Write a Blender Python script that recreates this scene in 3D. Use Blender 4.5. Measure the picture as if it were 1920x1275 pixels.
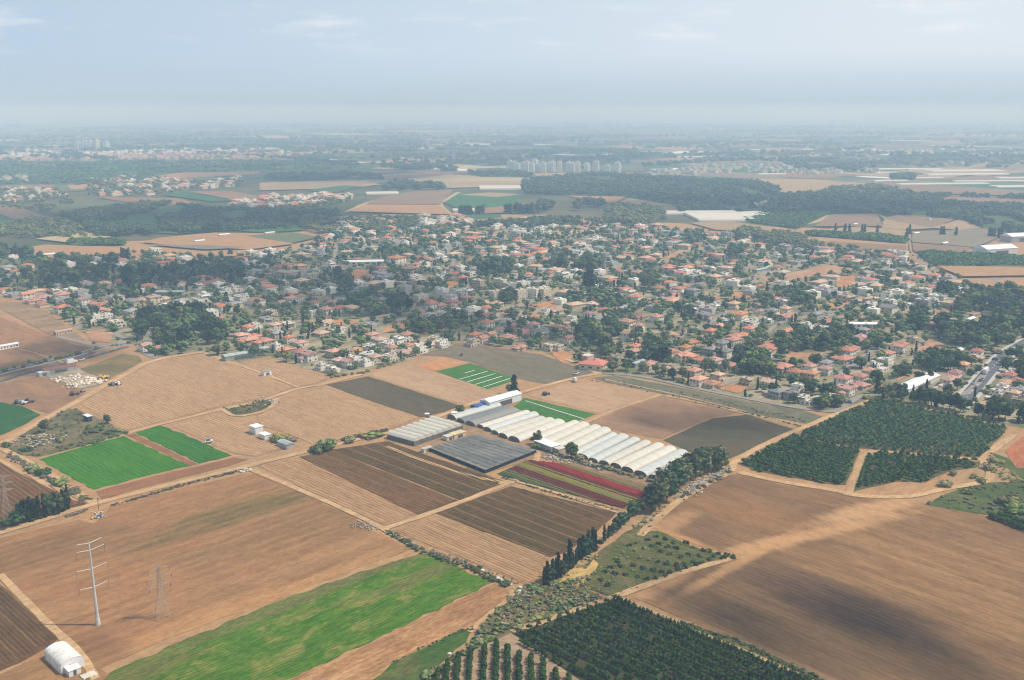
import bpy, bmesh, math, random
import numpy as np
from mathutils import Vector, Matrix
R = math.radians
C = bpy.context.scene.collection
for o in list(bpy.data.objects): bpy.data.objects.remove(o)
sc = bpy.context.scene

# ------------------------------------------------------------------ camera
H = 180.0
FPX = 1867.0
PITCH = math.atan((637.5 - 205.0) / FPX)
cam_d = bpy.data.cameras.new('camera'); cam = bpy.data.objects.new('camera', cam_d); C.objects.link(cam)
cam.location = (0, 0, H); cam.rotation_euler = (math.pi / 2 - PITCH, 0, 0)
cam_d.sensor_width = 36.0; cam_d.lens = FPX / 1920 * 36.0
cam_d.clip_start = 1.0; cam_d.clip_end = 90000.0
sc.camera = cam

# ------------------------------------------------------------------ world, sun, exposure
HAZE = 0.00025                          # extinction per metre of the hazy air
SUN_EL, SUN_AZ = 55.0, 90.0            # the sun stands to the right of the view
w = bpy.data.worlds.new('World'); sc.world = w; w.use_nodes = True
nt = w.node_tree; nt.nodes.clear()
sky = nt.nodes.new('ShaderNodeTexSky'); sky.sky_type = 'NISHITA'; sky.sun_disc = False
sky.sun_elevation = R(SUN_EL); sky.sun_rotation = R(SUN_AZ)
sky.altitude = 200; sky.air_density = 1.0; sky.dust_density = 1.2; sky.ozone_density = 1.0
bg = nt.nodes.new('ShaderNodeBackground'); bg.inputs[1].default_value = 0.10
wo = nt.nodes.new('ShaderNodeOutputWorld')
nt.links.new(sky.outputs[0], bg.inputs[0])
# hazy summer air: a pale milky band that is thickest at the horizon and brighter on the sun's side, with faint cloud wisps in it
def wn(ty, **kw):
    q = nt.nodes.new(ty)
    for k, v in kw.items(): setattr(q, k, v)
    return q
def wmap(sock, a, b, c=0.0, d=1.0):
    q = wn('ShaderNodeMapRange', interpolation_type='SMOOTHSTEP'); nt.links.new(sock, q.inputs[0])
    for k, v in enumerate((a, b, c, d)): q.inputs[1 + k].default_value = v
    return q.outputs[0]
def wmath(op, a, b):
    q = wn('ShaderNodeMath', operation=op)
    for k, v in enumerate((a, b)):
        if isinstance(v, bpy.types.NodeSocket): nt.links.new(v, q.inputs[k])
        else: q.inputs[k].default_value = v
    return q.outputs[0]
wtc = wn('ShaderNodeTexCoord'); wsep = wn('ShaderNodeSeparateXYZ'); nt.links.new(wtc.outputs['Generated'], wsep.inputs[0])
wx, wy, wz = wsep.outputs
azm = wmath('ARCTAN2', wx, wy)
hmix = wn('ShaderNodeMix', data_type='RGBA'); nt.links.new(wmap(wx, -.6, .55), hmix.inputs[0])
hmix.inputs[6].default_value = (.43, .55, .685, 1); hmix.inputs[7].default_value = (.66, .725, .785, 1)
cvec = wn('ShaderNodeCombineXYZ'); nt.links.new(wmath('MULTIPLY', azm, 9.0), cvec.inputs[0]); nt.links.new(wmath('MULTIPLY', wz, 46.0), cvec.inputs[1])
cno = wn('ShaderNodeTexNoise'); nt.links.new(cvec.outputs[0], cno.inputs['Vector']); cno.inputs['Scale'].default_value = 1.0; cno.inputs['Detail'].default_value = 5; cno.inputs['Roughness'].default_value = .55
cfac = wmath('MULTIPLY', wmath('MULTIPLY', wmap(cno.outputs[0], .51, .72), wmap(wz, .035, .075)), .5)
cmix = wn('ShaderNodeMix', data_type='RGBA'); nt.links.new(cfac, cmix.inputs[0]); lmix = wn('ShaderNodeMix', data_type='RGBA'); nt.links.new(wmap(wz, .0, .06), lmix.inputs[0]); lmix.inputs[6].default_value = (.44, .54, .63, 1); nt.links.new(hmix.outputs[2], lmix.inputs[7]); nt.links.new(lmix.outputs[2], cmix.inputs[6]); cmix.inputs[7].default_value = (.80, .82, .84, 1)
bg2 = nt.nodes.new('ShaderNodeBackground'); nt.links.new(cmix.outputs[2], bg2.inputs[0]); bg2.inputs[1].default_value = 1.0
wms = nt.nodes.new('ShaderNodeMixShader'); nt.links.new(wmap(wz, .03, .6, 1.0, 0.34), wms.inputs[0])
nt.links.new(bg.outputs[0], wms.inputs[1]); nt.links.new(bg2.outputs[0], wms.inputs[2]); nt.links.new(wms.outputs[0], wo.inputs[0])
sd = bpy.data.lights.new('sun', 'SUN'); sd.energy = 3.8; sd.angle = R(0.6); sd.color = (1.0, 0.95, 0.86)
so = bpy.data.objects.new('sun', sd); C.objects.link(so)
SUN_DIR = Vector((math.cos(R(SUN_EL)), 0.0, math.sin(R(SUN_EL))))
so.location = SUN_DIR * 900; so.rotation_euler = SUN_DIR.to_track_quat('Z', 'Y').to_euler()
vs = sc.view_settings
vs.view_transform = 'Standard'; vs.look = 'None'; vs.exposure = 0.2; vs.gamma = 1.0; vs.use_curve_mapping = False
sc.render.engine = 'CYCLES'
cy = sc.cycles
cy.max_bounces = 6; cy.diffuse_bounces = 2; cy.glossy_bounces = 2; cy.transmission_bounces = 3
cy.transparent_max_bounces = 12; cy.volume_bounces = 3
cy.use_adaptive_sampling = True; cy.adaptive_threshold = 0.01
cy.use_denoising = True; cy.filter_width = 1.15; cy.sample_clamp_indirect = 4.0

# ------------------------------------------------------------------ projection: a pixel of the 1920 x 1275 photograph -> a point of the plain
_cp, _sp = math.cos(PITCH), math.sin(PITCH)
def P(x, y, z=0.0):
    u = (x - 960.0) / FPX; v = (637.5 - y) / FPX
    dy = _cp + v * _sp; dz = -_sp + v * _cp
    dz = min(dz, -0.002)
    t = (z - H) / dz
    return (u * t, dy * t)
def PX(X, Y, Z=0.0):                   # world point -> pixel of the photograph, and its depth
    zc = Y * _cp - (Z - H) * _sp
    up = Y * _sp + (Z - H) * _cp
    if zc <= 1: return (-9999, -9999, 1.0)
    return (960 + FPX * X / zc, 637.5 - FPX * up / zc, zc)
def mpp(x, y): return PX(*P(x, y))[2] / FPX      # metres per photo pixel there
def Z4(ox, oy, s, pts): return [(ox + a / s, oy + b / s) for a, b in pts]
DA = Vector((math.sin(R(44.5)), math.cos(R(44.5)), 0))    # first direction of the field grid (away, to the right)
DB = Vector((math.sin(R(-45.5)), math.cos(R(-45.5)), 0))  # second direction (away, to the left)
ANG_A = math.atan2(DA.y, DA.x); ANG_B = math.atan2(DB.y, DB.x)

# ------------------------------------------------------------------ object helpers
def tag(o, label=None, cat=None, group=None, kind=None):
    if label: o['label'] = label
    if cat: o['category'] = cat
    if group: o['group'] = group
    if kind: o['kind'] = kind
    return o
def link(name, data, parent=None):
    o = bpy.data.objects.new(name, data); C.objects.link(o)
    if parent is not None: o.parent = parent
    return o
def empty(name, loc, rz=0.0):
    o = link(name, None); o.location = loc; o.rotation_euler = (0, 0, rz); o.empty_display_size = 1; return o
def copy_tree(o, parent=None):
    c = o.copy(); C.objects.link(c)
    if parent is not None: c.parent = parent
    for ch in list(o.children): copy_tree(ch, c)
    return c
def mesh_np(name, V, F, mats, mi=None, smooth=False):
    """V (n,3), F list/array of equal-length faces, or list of arrays"""
    me = bpy.data.meshes.new(name)
    V = np.asarray(V, np.float32).reshape(-1, 3)
    groups = F if isinstance(F, list) and len(F) and isinstance(F[0], np.ndarray) and F[0].ndim == 2 else [np.asarray(F, np.int32)]
    loops = np.concatenate([g.ravel() for g in groups]).astype(np.int32)
    sizes = np.concatenate([np.full(len(g), g.shape[1], np.int32) for g in groups])
    me.vertices.add(len(V)); me.vertices.foreach_set('co', V.ravel())
    me.loops.add(len(loops)); me.loops.foreach_set('vertex_index', loops)
    me.polygons.add(len(sizes))
    starts = np.zeros(len(sizes), np.int32); starts[1:] = np.cumsum(sizes)[:-1]
    me.polygons.foreach_set('loop_start', starts); me.polygons.foreach_set('loop_total', sizes)
    for m in (mats if isinstance(mats, (list, tuple)) else [mats]): me.materials.append(m)
    if mi is not None: me.polygons.foreach_set('material_index', np.asarray(mi, np.int32))
    if smooth: me.polygons.foreach_set('use_smooth', np.ones(len(sizes), bool))
    me.update(calc_edges=True); me.validate()
    return me
class MB:
    """collects boxes, prisms and tubes, then links them as ONE mesh"""
    def __init__(s): s.v = []; s.f = []; s.m = []
    def add(s, V, F, m=0):
        o = len(s.v); s.v += [tuple(p) for p in V]
        for f in F: s.f.append([i + o for i in f]); s.m.append(m)
    def box(s, x0, x1, y0, y1, z0, z1, m=0):
        V = [(x, y, z) for z in (z0, z1) for (x, y) in ((x0, y0), (x1, y0), (x1, y1), (x0, y1))]
        s.add(V, [(3, 2, 1, 0), (4, 5, 6, 7), (0, 1, 5, 4), (1, 2, 6, 5), (2, 3, 7, 6), (3, 0, 4, 7)], m)
    def tube(s, a, b, r0, r1, n=6, m=0, cap=True):
        a = Vector(a); b = Vector(b); d = (b - a).normalized()
        p = d.orthogonal().normalized(); q = d.cross(p)
        V = []
        for c, r in ((a, r0), (b, r1)):
            for k in range(n):
                t = 2 * math.pi * k / n; V.append(c + p * math.cos(t) * r + q * math.sin(t) * r)
        F = [(k, (k + 1) % n, n + (k + 1) % n, n + k) for k in range(n)]
        if cap: F += [tuple(range(n))[::-1], tuple(range(n, 2 * n))]
        s.add(V, F, m)
    def prism(s, ring, z0, z1, m=0):
        n = len(ring); V = [(x, y, z0) for x, y in ring] + [(x, y, z1) for x, y in ring]
        s.add(V, [(k, (k + 1) % n, n + (k + 1) % n, n + k) for k in range(n)] + [tuple(range(n))[::-1], tuple(range(n, 2 * n))], m)
    def hip(s, x0, x1, y0, y1, z, h, ov=0.5, t=0.18, m=0, gable=False):
        x0 -= ov; x1 += ov; y0 -= ov; y1 += ov
        lx, ly = x1 - x0, y1 - y0; k = 0.0 if gable else min(lx, ly) / 2
        if lx >= ly: r0 = (x0 + k, (y0 + y1) / 2); r1 = (x1 - k, (y0 + y1) / 2)
        else: r0 = ((x0 + x1) / 2, y0 + k); r1 = ((x0 + x1) / 2, y1 - k)
        B = [(x0, y0), (x1, y0), (x1, y1), (x0, y1)]
        V = [(x, y, z) for x, y in B] + [(x, y, z + t) for x, y in B] + [(r0[0], r0[1], z + t + h), (r1[0], r1[1], z + t + h)]
        F = [(3, 2, 1, 0), (0, 1, 5, 4), (1, 2, 6, 5), (2, 3, 7, 6), (3, 0, 4, 7)]
        if lx >= ly: F += [(4, 5, 9, 8), (5, 6, 9), (6, 7, 8, 9), (7, 4, 8)]
        else: F += [(4, 5, 8), (5, 6, 9, 8), (6, 7, 9), (7, 4, 8, 9)]
        s.add(V, F, m)
    def mesh(s, name, mats, smooth=False):
        me = bpy.data.meshes.new(name); me.from_pydata(s.v, [], s.f)
        for m in (mats if isinstance(mats, (list, tuple)) else [mats]): me.materials.append(m)
        me.polygons.foreach_set('material_index', np.array(s.m, np.int32))
        if smooth: me.polygons.foreach_set('use_smooth', np.ones(len(s.f), bool))
        me.update(); return me
    def build(s, name, mats, parent=None, smooth=False): return link(name, s.mesh(name, mats, smooth), parent)

# ------------------------------------------------------------------ materials
def lin(c): c /= 255.0; return c / 12.92 if c <= 0.04045 else ((c + 0.055) / 1.055) ** 2.4
def S(r, g, b, k=1.0): return (lin(r) * k, lin(g) * k, lin(b) * k, 1.0)
class NT:
    def __init__(s, name):
        s.mat = bpy.data.materials.new(name); s.mat.use_nodes = True; s.t = s.mat.node_tree; s.t.nodes.clear()
        s.out = s.n('ShaderNodeOutputMaterial')
    def n(s, ty, **kw):
        q = s.t.nodes.new(ty)
        for k, v in kw.items(): setattr(q, k, v)
        return q
    def put(s, sock, v):
        if isinstance(v, bpy.types.NodeSocket): s.t.links.new(v, sock)
        elif v is not None: sock.default_value = v
    def math(s, op, a, b=None, c=None, clamp=False):
        q = s.n('ShaderNodeMath', operation=op, use_clamp=clamp)
        for k, v in enumerate((a, b, c)): s.put(q.inputs[k], v)
        return q.outputs[0]
    def ramp(s, v, lo, hi):
        q = s.n('ShaderNodeMapRange', interpolation_type='SMOOTHSTEP'); s.put(q.inputs[0], v)
        q.inputs[1].default_value = lo; q.inputs[2].default_value = hi; return q.outputs[0]
    def mix(s, f, a, b, mode='MIX'):
        q = s.n('ShaderNodeMix', data_type='RGBA', blend_type=mode)
        s.put(q.inputs[0], f); s.put(q.inputs[6], a); s.put(q.inputs[7], b); return q.outputs[2]
    def noise(s, vec, scale, detail=3.0, rough=0.55, dist=0.0):
        q = s.n('ShaderNodeTexNoise'); s.put(q.inputs['Vector'], vec); q.inputs['Scale'].default_value = scale
        q.inputs['Detail'].default_value = detail; q.inputs['Roughness'].default_value = rough; q.inputs['Distortion'].default_value = dist
        return q.outputs[0]
    def pos(s): return s.n('ShaderNodeNewGeometry').outputs['Position']
    def mapping(s, vec, ang=0.0, scale=(1, 1, 1), loc=(0, 0, 0)):
        # rotate first (so that x runs along ang), then scale
        q = s.n('ShaderNodeMapping', vector_type='POINT'); s.put(q.inputs[0], vec); q.inputs['Location'].default_value = loc
        q.inputs['Rotation'].default_value = (0, 0, -ang)
        r = s.n('ShaderNodeVectorMath', operation='MULTIPLY'); s.t.links.new(q.outputs[0], r.inputs[0]); r.inputs[1].default_value = scale
        return r.outputs[0]
    def finish(s, col, rough=0.9, spec=0.15, bump=None, bs=0.3, bd=0.1, **kw):
        b = s.n('ShaderNodeBsdfPrincipled'); s.put(b.inputs['Base Color'], col); s.put(b.inputs['Roughness'], rough)
        b.inputs['Specular IOR Level'].default_value = spec
        for k, v in kw.items(): s.put(b.inputs[k.replace('_', ' ')], v)
        if bump is not None:
            q = s.n('ShaderNodeBump'); s.put(q.inputs['Height'], bump); q.inputs['Strength'].default_value = bs; q.inputs['Distance'].default_value = bd
            s.t.links.new(q.outputs[0], b.inputs['Normal'])
        s.t.links.new(b.outputs[0], s.out.inputs[0]); return s.mat
def plain(name, c, rough=0.7, spec=0.3, var=0.18, scale=0.6, metallic=0.0, c2=None, objvar=0.0):
    m = NT(name); p = m.pos()
    f = m.noise(p, scale, 4); g = m.noise(p, scale * 7, 2)
    f = m.math('ADD', m.math('MULTIPLY', f, 0.7), m.math('MULTIPLY', g, 0.3))
    d = tuple(x * (1 - var * 2) for x in c[:3]) + (1,); e = c2 if c2 else tuple(min(1, x * (1 + var)) for x in c[:3]) + (1,)
    col = m.mix(m.ramp(f, 0.3, 0.7), d, e)
    if objvar:
        oi = m.n('ShaderNodeObjectInfo'); h = m.n('ShaderNodeHueSaturation'); m.put(h.inputs['Color'], col)
        m.put(h.inputs['Value'], m.math('ADD', m.math('MULTIPLY', oi.outputs['Random'], objvar * 2), 1 - objvar))
        r2 = m.math('FRACT', m.math('MULTIPLY', oi.outputs['Random'], 17.3))
        m.put(h.inputs['Saturation'], m.math('ADD', m.math('MULTIPLY', r2, objvar * 1.6), 1 - objvar * 0.8))
        r3 = m.math('FRACT', m.math('MULTIPLY', oi.outputs['Random'], 91.7))
        m.put(h.inputs['Hue'], m.math('ADD', m.math('MULTIPLY', r3, objvar * 0.06), 0.5 - objvar * 0.03))
        col = h.outputs[0]
    return m.finish(col, rough, spec, Metallic=metallic)
def soil(name, cols, ang=ANG_B, streak=(60, 4), s_amt=0.7, patch=70, p_amt=0.6, fine=0.25, spots=(), bump=0.5, lines=None, thr=(0.42, 0.62), speck=None):
    """ploughed or sown ground: cols = [main, second (streaks), third (patches)]; spots = soft stains of another soil, also painted cloud shade (x, y, long, wide, ang, colour, amount)"""
    m = NT(name); p = m.pos()
    st = m.noise(m.mapping(p, ang, (1 / streak[0], 1 / streak[1], 1)), 1.0, 5, 0.6)
    col = m.mix(m.math('MULTIPLY', m.ramp(st, 0.36, 0.66), s_amt), cols[0], cols[1])
    if len(cols) > 2:
        pn = m.noise(m.mapping(p, ang, (1 / (patch * 1.8), 1 / patch, 1)), 1.0, 5, 0.62, 0.6)
        col = m.mix(m.math('MULTIPLY', m.ramp(pn, *thr), p_amt), col, cols[2])
    for (x, y, L, W, a, c, amt) in spots:
        q = m.mapping(p, 0, (1, 1, 1), (-x, -y, 0))
        q = m.mapping(q, a, (1 / L, 1 / W, 0))
        ln = m.n('ShaderNodeVectorMath', operation='LENGTH'); m.t.links.new(q, ln.inputs[0])
        wob = m.noise(m.mapping(p, ang, (1 / 45, 1 / 9, 1)), 1.0, 5, 0.65)
        d = m.math('ADD', ln.outputs['Value'], m.math('MULTIPLY', m.math('SUBTRACT', wob, 0.5), 1.5))
        q2 = m.n('ShaderNodeMapRange', interpolation_type='SMOOTHSTEP'); m.put(q2.inputs[0], d)
        q2.inputs[1].default_value = 1.15; q2.inputs[2].default_value = 0.35
        col = m.mix(m.math('MULTIPLY', q2.outputs[0], amt), col, c)
    if lines:                                                      # faint tractor passes
        sp, amt, c = lines
        wv = m.n('ShaderNodeTexWave', wave_type='BANDS', bands_direction='Y'); m.put(wv.inputs['Vector'], m.mapping(p, ang, (1, 1, 1)))
        wv.inputs['Scale'].default_value = 0.314 / sp * 1.0; wv.inputs['Distortion'].default_value = 1.6; wv.inputs['Detail'].default_value = 2
        wn = m.noise(m.mapping(p, ang, (1 / 30, 1 / 5, 1)), 1.0, 3)
        col = m.mix(m.math('MULTIPLY', m.math('MULTIPLY', m.ramp(wv.outputs['Fac'], 0.35, 0.8), m.ramp(wn, 0.3, 0.6)), amt), col, c)
    fn = m.noise(m.mapping(p, ang, (0.35, 0.9, 1)), 1.0, 4, 0.65)
    md = m.noise(m.mapping(p, ang, (.09, .22, 1)), 1.0, 4, 0.7)      # clods, damp and dry spots
    col = m.mix(m.math('MULTIPLY', m.ramp(md, .56, .36), .75), col, m.mix(1.0, col, (.78, .79, .80, 1), 'MULTIPLY'))
    col = m.mix(1.0, col, (.81, .80, .70, 1), 'MULTIPLY')
    dark = m.mix(1.0, col, (0.62, 0.62, 0.62, 1), 'MULTIPLY')
    col = m.mix(m.math('MULTIPLY', m.ramp(fn, 0.62, 0.4), fine * 1.6), col, dark)
    if speck:                                                      # scattered weeds
        sn = m.noise(p, speck[0], 3, 0.7); big = m.noise(p, 0.02, 3)
        f = m.math('MULTIPLY', m.ramp(sn, speck[2], speck[2] + 0.06), m.ramp(big, 0.4, 0.6))
        col = m.mix(m.math('MULTIPLY', f, speck[3]), col, speck[1])
    return m.finish(col, 0.95, 0.05, fn, bump, 0.25)
def leaf(name, c, c2, hue=0.05, val=0.42):
    m = NT(name); g = m.n('ShaderNodeNewGeometry'); oi = m.n('ShaderNodeObjectInfo')
    isl = g.outputs['Random Per Island']
    n1 = m.noise(g.outputs['Position'], 0.12, 3)
    f = m.math('ADD', m.math('MULTIPLY', isl, 0.6), m.math('MULTIPLY', n1, 0.5))
    col = m.mix(m.ramp(f, 0.2, 0.85), c, c2)
    h = m.n('ShaderNodeHueSaturation'); m.put(h.inputs['Color'], col)
    m.put(h.inputs['Value'], m.math('ADD', m.math('MULTIPLY', oi.outputs['Random'], val * 2), 1 - val))
    r2 = m.math('FRACT', m.math('MULTIPLY', oi.outputs['Random'], 37.7))
    m.put(h.inputs['Hue'], m.math('ADD', m.math('MULTIPLY', r2, hue * 2), 0.5 - hue))
    return m.finish(h.outputs[0], 0.75, 0.12)

# ------------------------------------------------------------------ ground sheets
rng = np.random.default_rng(7)
_lay = {'z': 0.0}
def densify(pts, step, jit, closed=True):
    out = []; n = len(pts)
    for i in range(n if closed else n - 1):
        a = Vector(pts[i]); b = Vector(pts[(i + 1) % n]); d = b - a; L = d.length
        k = max(1, min(60, int(L / step))); nrm = Vector((-d.y, d.x)).normalized() if L > 0 else Vector((0, 0))
        ph = random.random() * 6.28
        for j in range(k):
            t = j / k; w_ = jit * (0.55 * math.sin(ph + t * L / step * 0.9) + random.uniform(-.6, .6)) * (1 if j else 0.3)
            out.append(a + d * t + nrm * w_)
    if not closed: out.append(Vector(pts[-1]))
    return out
def sheet(name, px, mat, layer=1, jit=0.5, step=5.0, parent=None, world=False, kind='structure'):
    pts = [tuple(p) for p in px] if world else [P(*p) for p in px]
    ring = densify(pts, step, jit)
    _lay['z'] += 0.0006
    z = 0.06 * layer + _lay['z'] * 0.1
    area = sum(ring[i].x * ring[i - 1].y - ring[i - 1].x * ring[i].y for i in range(len(ring)))
    if area > 0: ring = ring[::-1]
    me = bpy.data.meshes.new(name); me.from_pydata([(p.x, p.y, z) for p in ring], [], [list(range(len(ring)))])
    me.materials.append(mat); me.update()
    o = link(name, me, parent)
    if kind: o['kind'] = kind
    o['zz'] = z
    return o
def strip(name, px, width, mat, layer=2, jit=0.25, step=6.0, world=False, dz=0.0, off=0.0, kind='structure', parent=None):
    pts = [Vector(p) for p in (px if world else [P(*p) for p in px])]
    # smooth the polyline
    for _ in range(2):
        q = [pts[0]]
        for a, b in zip(pts, pts[1:]): q += [a * .75 + b * .25, a * .25 + b * .75]
        q.append(pts[-1]); pts = q
    c = densify(pts, step, jit, False)
    _lay['z'] += 0.0006; z = 0.06 * layer + _lay['z'] * 0.1 + dz
    V = []
    for i, p in enumerate(c):
        d = (c[min(i + 1, len(c) - 1)] - c[max(i - 1, 0)]).normalized(); nn = Vector((-d.y, d.x))
        wj = width * (1 + (random.uniform(-.12, .12) if jit else 0))
        a = p + nn * (off + wj / 2); b = p + nn * (off - wj / 2)
        V += [(a.x, a.y, z), (b.x, b.y, z)]
        if dz > 0.05: V += [(a.x, a.y, 0.0), (b.x, b.y, 0.0)]
    n = 4 if dz > 0.05 else 2; F = []
    for i in range(len(c) - 1):
        k = i * n; F.append((k, k + 1, k + n + 1, k + n))
        if n == 4: F += [(k, k + n, k + n + 2, k + 2), (k + 1, k + 3, k + n + 3, k + n + 1)]
    if n == 4: e = (len(c) - 1) * 4; F += [(0, 2, 3, 1), (e, e + 1, e + 3, e + 2)]
    me = bpy.data.meshes.new(name); me.from_pydata(V, [], [f[::-1] for f in F]); me.materials.append(mat); me.update()
    o = link(name, me, parent)
    if kind: o['kind'] = kind
    return o
def inside(px, x, y):
    c = False; j = len(px) - 1
    for i in range(len(px)):
        if (px[i][1] > y) != (px[j][1] > y) and x < (px[j][0] - px[i][0]) * (y - px[i][1]) / (px[j][1] - px[i][1]) + px[i][0]: c = not c
        j = i
    return c
def clip_lines(poly, dirv, spacing, off=0.0):
    """segments of parallel lines inside a polygon (world metres)"""
    d = Vector((dirv.x, dirv.y)); n = Vector((-d.y, d.x))
    pr = [Vector(p).dot(n) for p in poly]; t = min(pr) + spacing * 0.5 + off; segs = []
    k = 0
    while t < max(pr):
        hits = []
        for i in range(len(poly)):
            a, b = pr[i - 1], pr[i]
            if (a > t) != (b > t):
                q = Vector(poly[i - 1]).lerp(Vector(poly[i]), (t - a) / (b - a)); hits.append(q.dot(d))
        hits.sort()
        for a, b in zip(hits[::2], hits[1::2]):
            if b - a > 3: segs.append((k, d * a + n * t, d * b + n * t))
        t += spacing; k += 1
    return segs
def rows(name, px, dirv, spacing, wid, hgt, mats, parent, inset=1.5, seg=9.0, pick=None, wob=0.12, gap=0.0, z0=0.07, world=False):
    """low ridges of soil or crop, one furrow after the other, joined into one stuff part"""
    poly = [tuple(p) for p in px] if world else [P(*p) for p in px]
    V = []; F = []; M = []
    for k, a, b in clip_lines(poly, dirv, spacing):
        d = (b - a).normalized(); n = Vector((-d.y, d.x)); L = (b - a).length
        s0 = inset + random.uniform(0, 1.2); s1 = L - inset - random.uniform(0, 1.2)
        if s1 - s0 < 2: continue
        ns = max(1, int((s1 - s0) / seg)); base = len(V); m = pick(k) if pick else 0
        for i in range(ns + 1):
            p = a + d * (s0 + (s1 - s0) * i / ns) + n * random.uniform(-wob, wob)
            hw = wid / 2 * random.uniform(.85, 1.15); hh = hgt * random.uniform(.75, 1.2)
            l = p + n * hw; r = p - n * hw
            l2 = p + n * hw * .45; r2 = p - n * hw * .45
            V += [(l.x, l.y, z0), (l2.x, l2.y, z0 + hh), (r2.x, r2.y, z0 + hh), (r.x, r.y, z0)]
        for i in range(ns):
            if gap and random.random() < gap: continue
            q = base + 4 * i
            F += [(q + 4, q + 5, q + 1, q), (q + 5, q + 6, q + 2, q + 1), (q + 6, q + 7, q + 3, q + 2)]; M += [m] * 3
    if not F: return None
    o = link(name, mesh_np(name, V, np.array(F), mats, M), parent); o['kind'] = 'stuff'; return o

# ------------------------------------------------------------------ foliage prototypes
def ico(sub):
    bm = bmesh.new(); bmesh.ops.create_icosphere(bm, subdivisions=sub, radius=1.0)
    V = np.array([v.co[:] for v in bm.verts]); F = np.array([[v.index for v in f.verts] for f in bm.faces]); bm.free(); return V, F
ICO1, ICO2 = ico(1), ico(2)
def crown_arrays(seed, prof, nl, nleaf, lsize, lumpr, core=ICO1, flat=1.0):
    """lumps on a profile: prof(r) -> (centre list); leaves are small quads spread over each lump"""
    r = np.random.default_rng(seed); V = []; F4 = []; F3 = []; nv = 0
    for c in prof(r, nl):
        lf = c[3] if len(c) > 3 else 1.0
        c = np.array(c[:3]); rad = lumpr * r.uniform(.75, 1.25) * lf; sc_ = np.array([1, 1, flat]) * rad
        cv = core[0] * (1 + r.uniform(-.22, .22, (len(core[0]), 1))) * sc_ * .88 + c
        V.append(cv); F3.append(core[1] + nv); nv += len(cv)
        if nleaf:
            dirs = r.normal(size=(nleaf, 3)); dirs /= np.linalg.norm(dirs, axis=1)[:, None]
            dirs[:, 2] = np.where(dirs[:, 2] < -.4, -dirs[:, 2], dirs[:, 2])
            ctr = c + dirs * sc_ * r.uniform(.85, 1.15, (nleaf, 1))
            nrm = dirs + r.normal(scale=.55, size=(nleaf, 3)); nrm /= np.linalg.norm(nrm, axis=1)[:, None]
            t = np.cross(nrm, r.normal(size=(nleaf, 3))); t /= np.linalg.norm(t, axis=1)[:, None]; b = np.cross(nrm, t)
            s_ = lsize * r.uniform(.6, 1.3, (nleaf, 1))
            q = np.stack([ctr - t * s_ - b * s_ * .6, ctr + t * s_ - b * s_ * .5, ctr + t * s_ * .8 + b * s_ * .7, ctr - t * s_ * .7 + b * s_ * .6], 1).reshape(-1, 3)
            V.append(q); F4.append(np.arange(nleaf * 4).reshape(-1, 4) + nv); nv += nleaf * 4
    V = np.concatenate(V); F = [np.concatenate(F3)] + ([np.concatenate(F4)] if F4 else [])
    return V, F
def p_round(rx, z0, z1):
    def f(r, n):
        out = []
        for i in range(n):
            a = r.uniform(0, 6.28) ; t = (i + .5) / n; zz = z0 + (z1 - z0) * t
            rr = rx * math.sqrt(max(0, 1 - (2 * t - 1) ** 2 * .8)) * r.uniform(.35, 1)
            a = i * 2.4 + r.uniform(-.5, .5)
            out.append((rr * math.cos(a), rr * math.sin(a), zz + r.uniform(-.04, .04)))
        return out
    return f
def p_spire(rx, z0=.06):
    def f(r, n):
        return [(rx * (1 - t) ** .6 * .5 * r.uniform(-1, 1), rx * (1 - t) ** .6 * .5 * r.uniform(-1, 1), z0 + (0.95 - z0) * t, .3 + 1.15 * (1 - t) ** .75) for t in [(i + .3) / n for i in range(n)]]
    return f
def p_dome(rx):
    def f(r, n):
        return [(rx * math.sqrt(r.uniform(.05, 1)) * math.cos(i * 2.4), rx * math.sqrt(r.uniform(.05, 1)) * math.sin(i * 2.4), r.uniform(.3, .72)) for i in range(n)]
    return f

# ================================================================== THE SETTING: plain, fields, tracks
random.seed(11)
SAND = S(198, 155, 117); TAN = S(186, 143, 107); BROWN = S(160, 114, 82); RED = S(150, 97, 70); OLIVE = S(112, 96, 70); DUSK = S(124, 100, 84)
DRY = S(158, 142, 118); SCRUB = S(96, 100, 66); PALE = S(214, 192, 164); GREY = S(150, 140, 128)
m_plain = soil('plain_soil', [S(124, 116, 88), S(92, 98, 68), S(70, 86, 58)], ANG_A, (900, 220), .7, 320, .75, .3)
m_sand = soil('sandy_track_soil', [SAND, TAN, S(176, 150, 118)], ANG_A, (40, 6), .6, 30, .5, .3)
m_town = soil('town_yard_soil', [S(190, 172, 150), S(158, 150, 124), S(112, 118, 86)], ANG_A, (45, 20), .8, 26, .8, .35)
gm = bpy.data.meshes.new('ground')
gm.from_pydata([(-34000, -3000, 0), (34000, -3000, 0), (34000, 34000, 0), (-34000, 34000, 0)], [], [(0, 1, 2, 3)])
gm.materials.append(m_plain); o = link('ground', gm); o['kind'] = 'structure'
sheet('near_ground', [(-700, 1500), (2700, 1500), (2700, 480), (1900, 440), (1300, 420), (900, 400), (300, 450), (-700, 500)], m_sand, 1, 3, 30)
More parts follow.
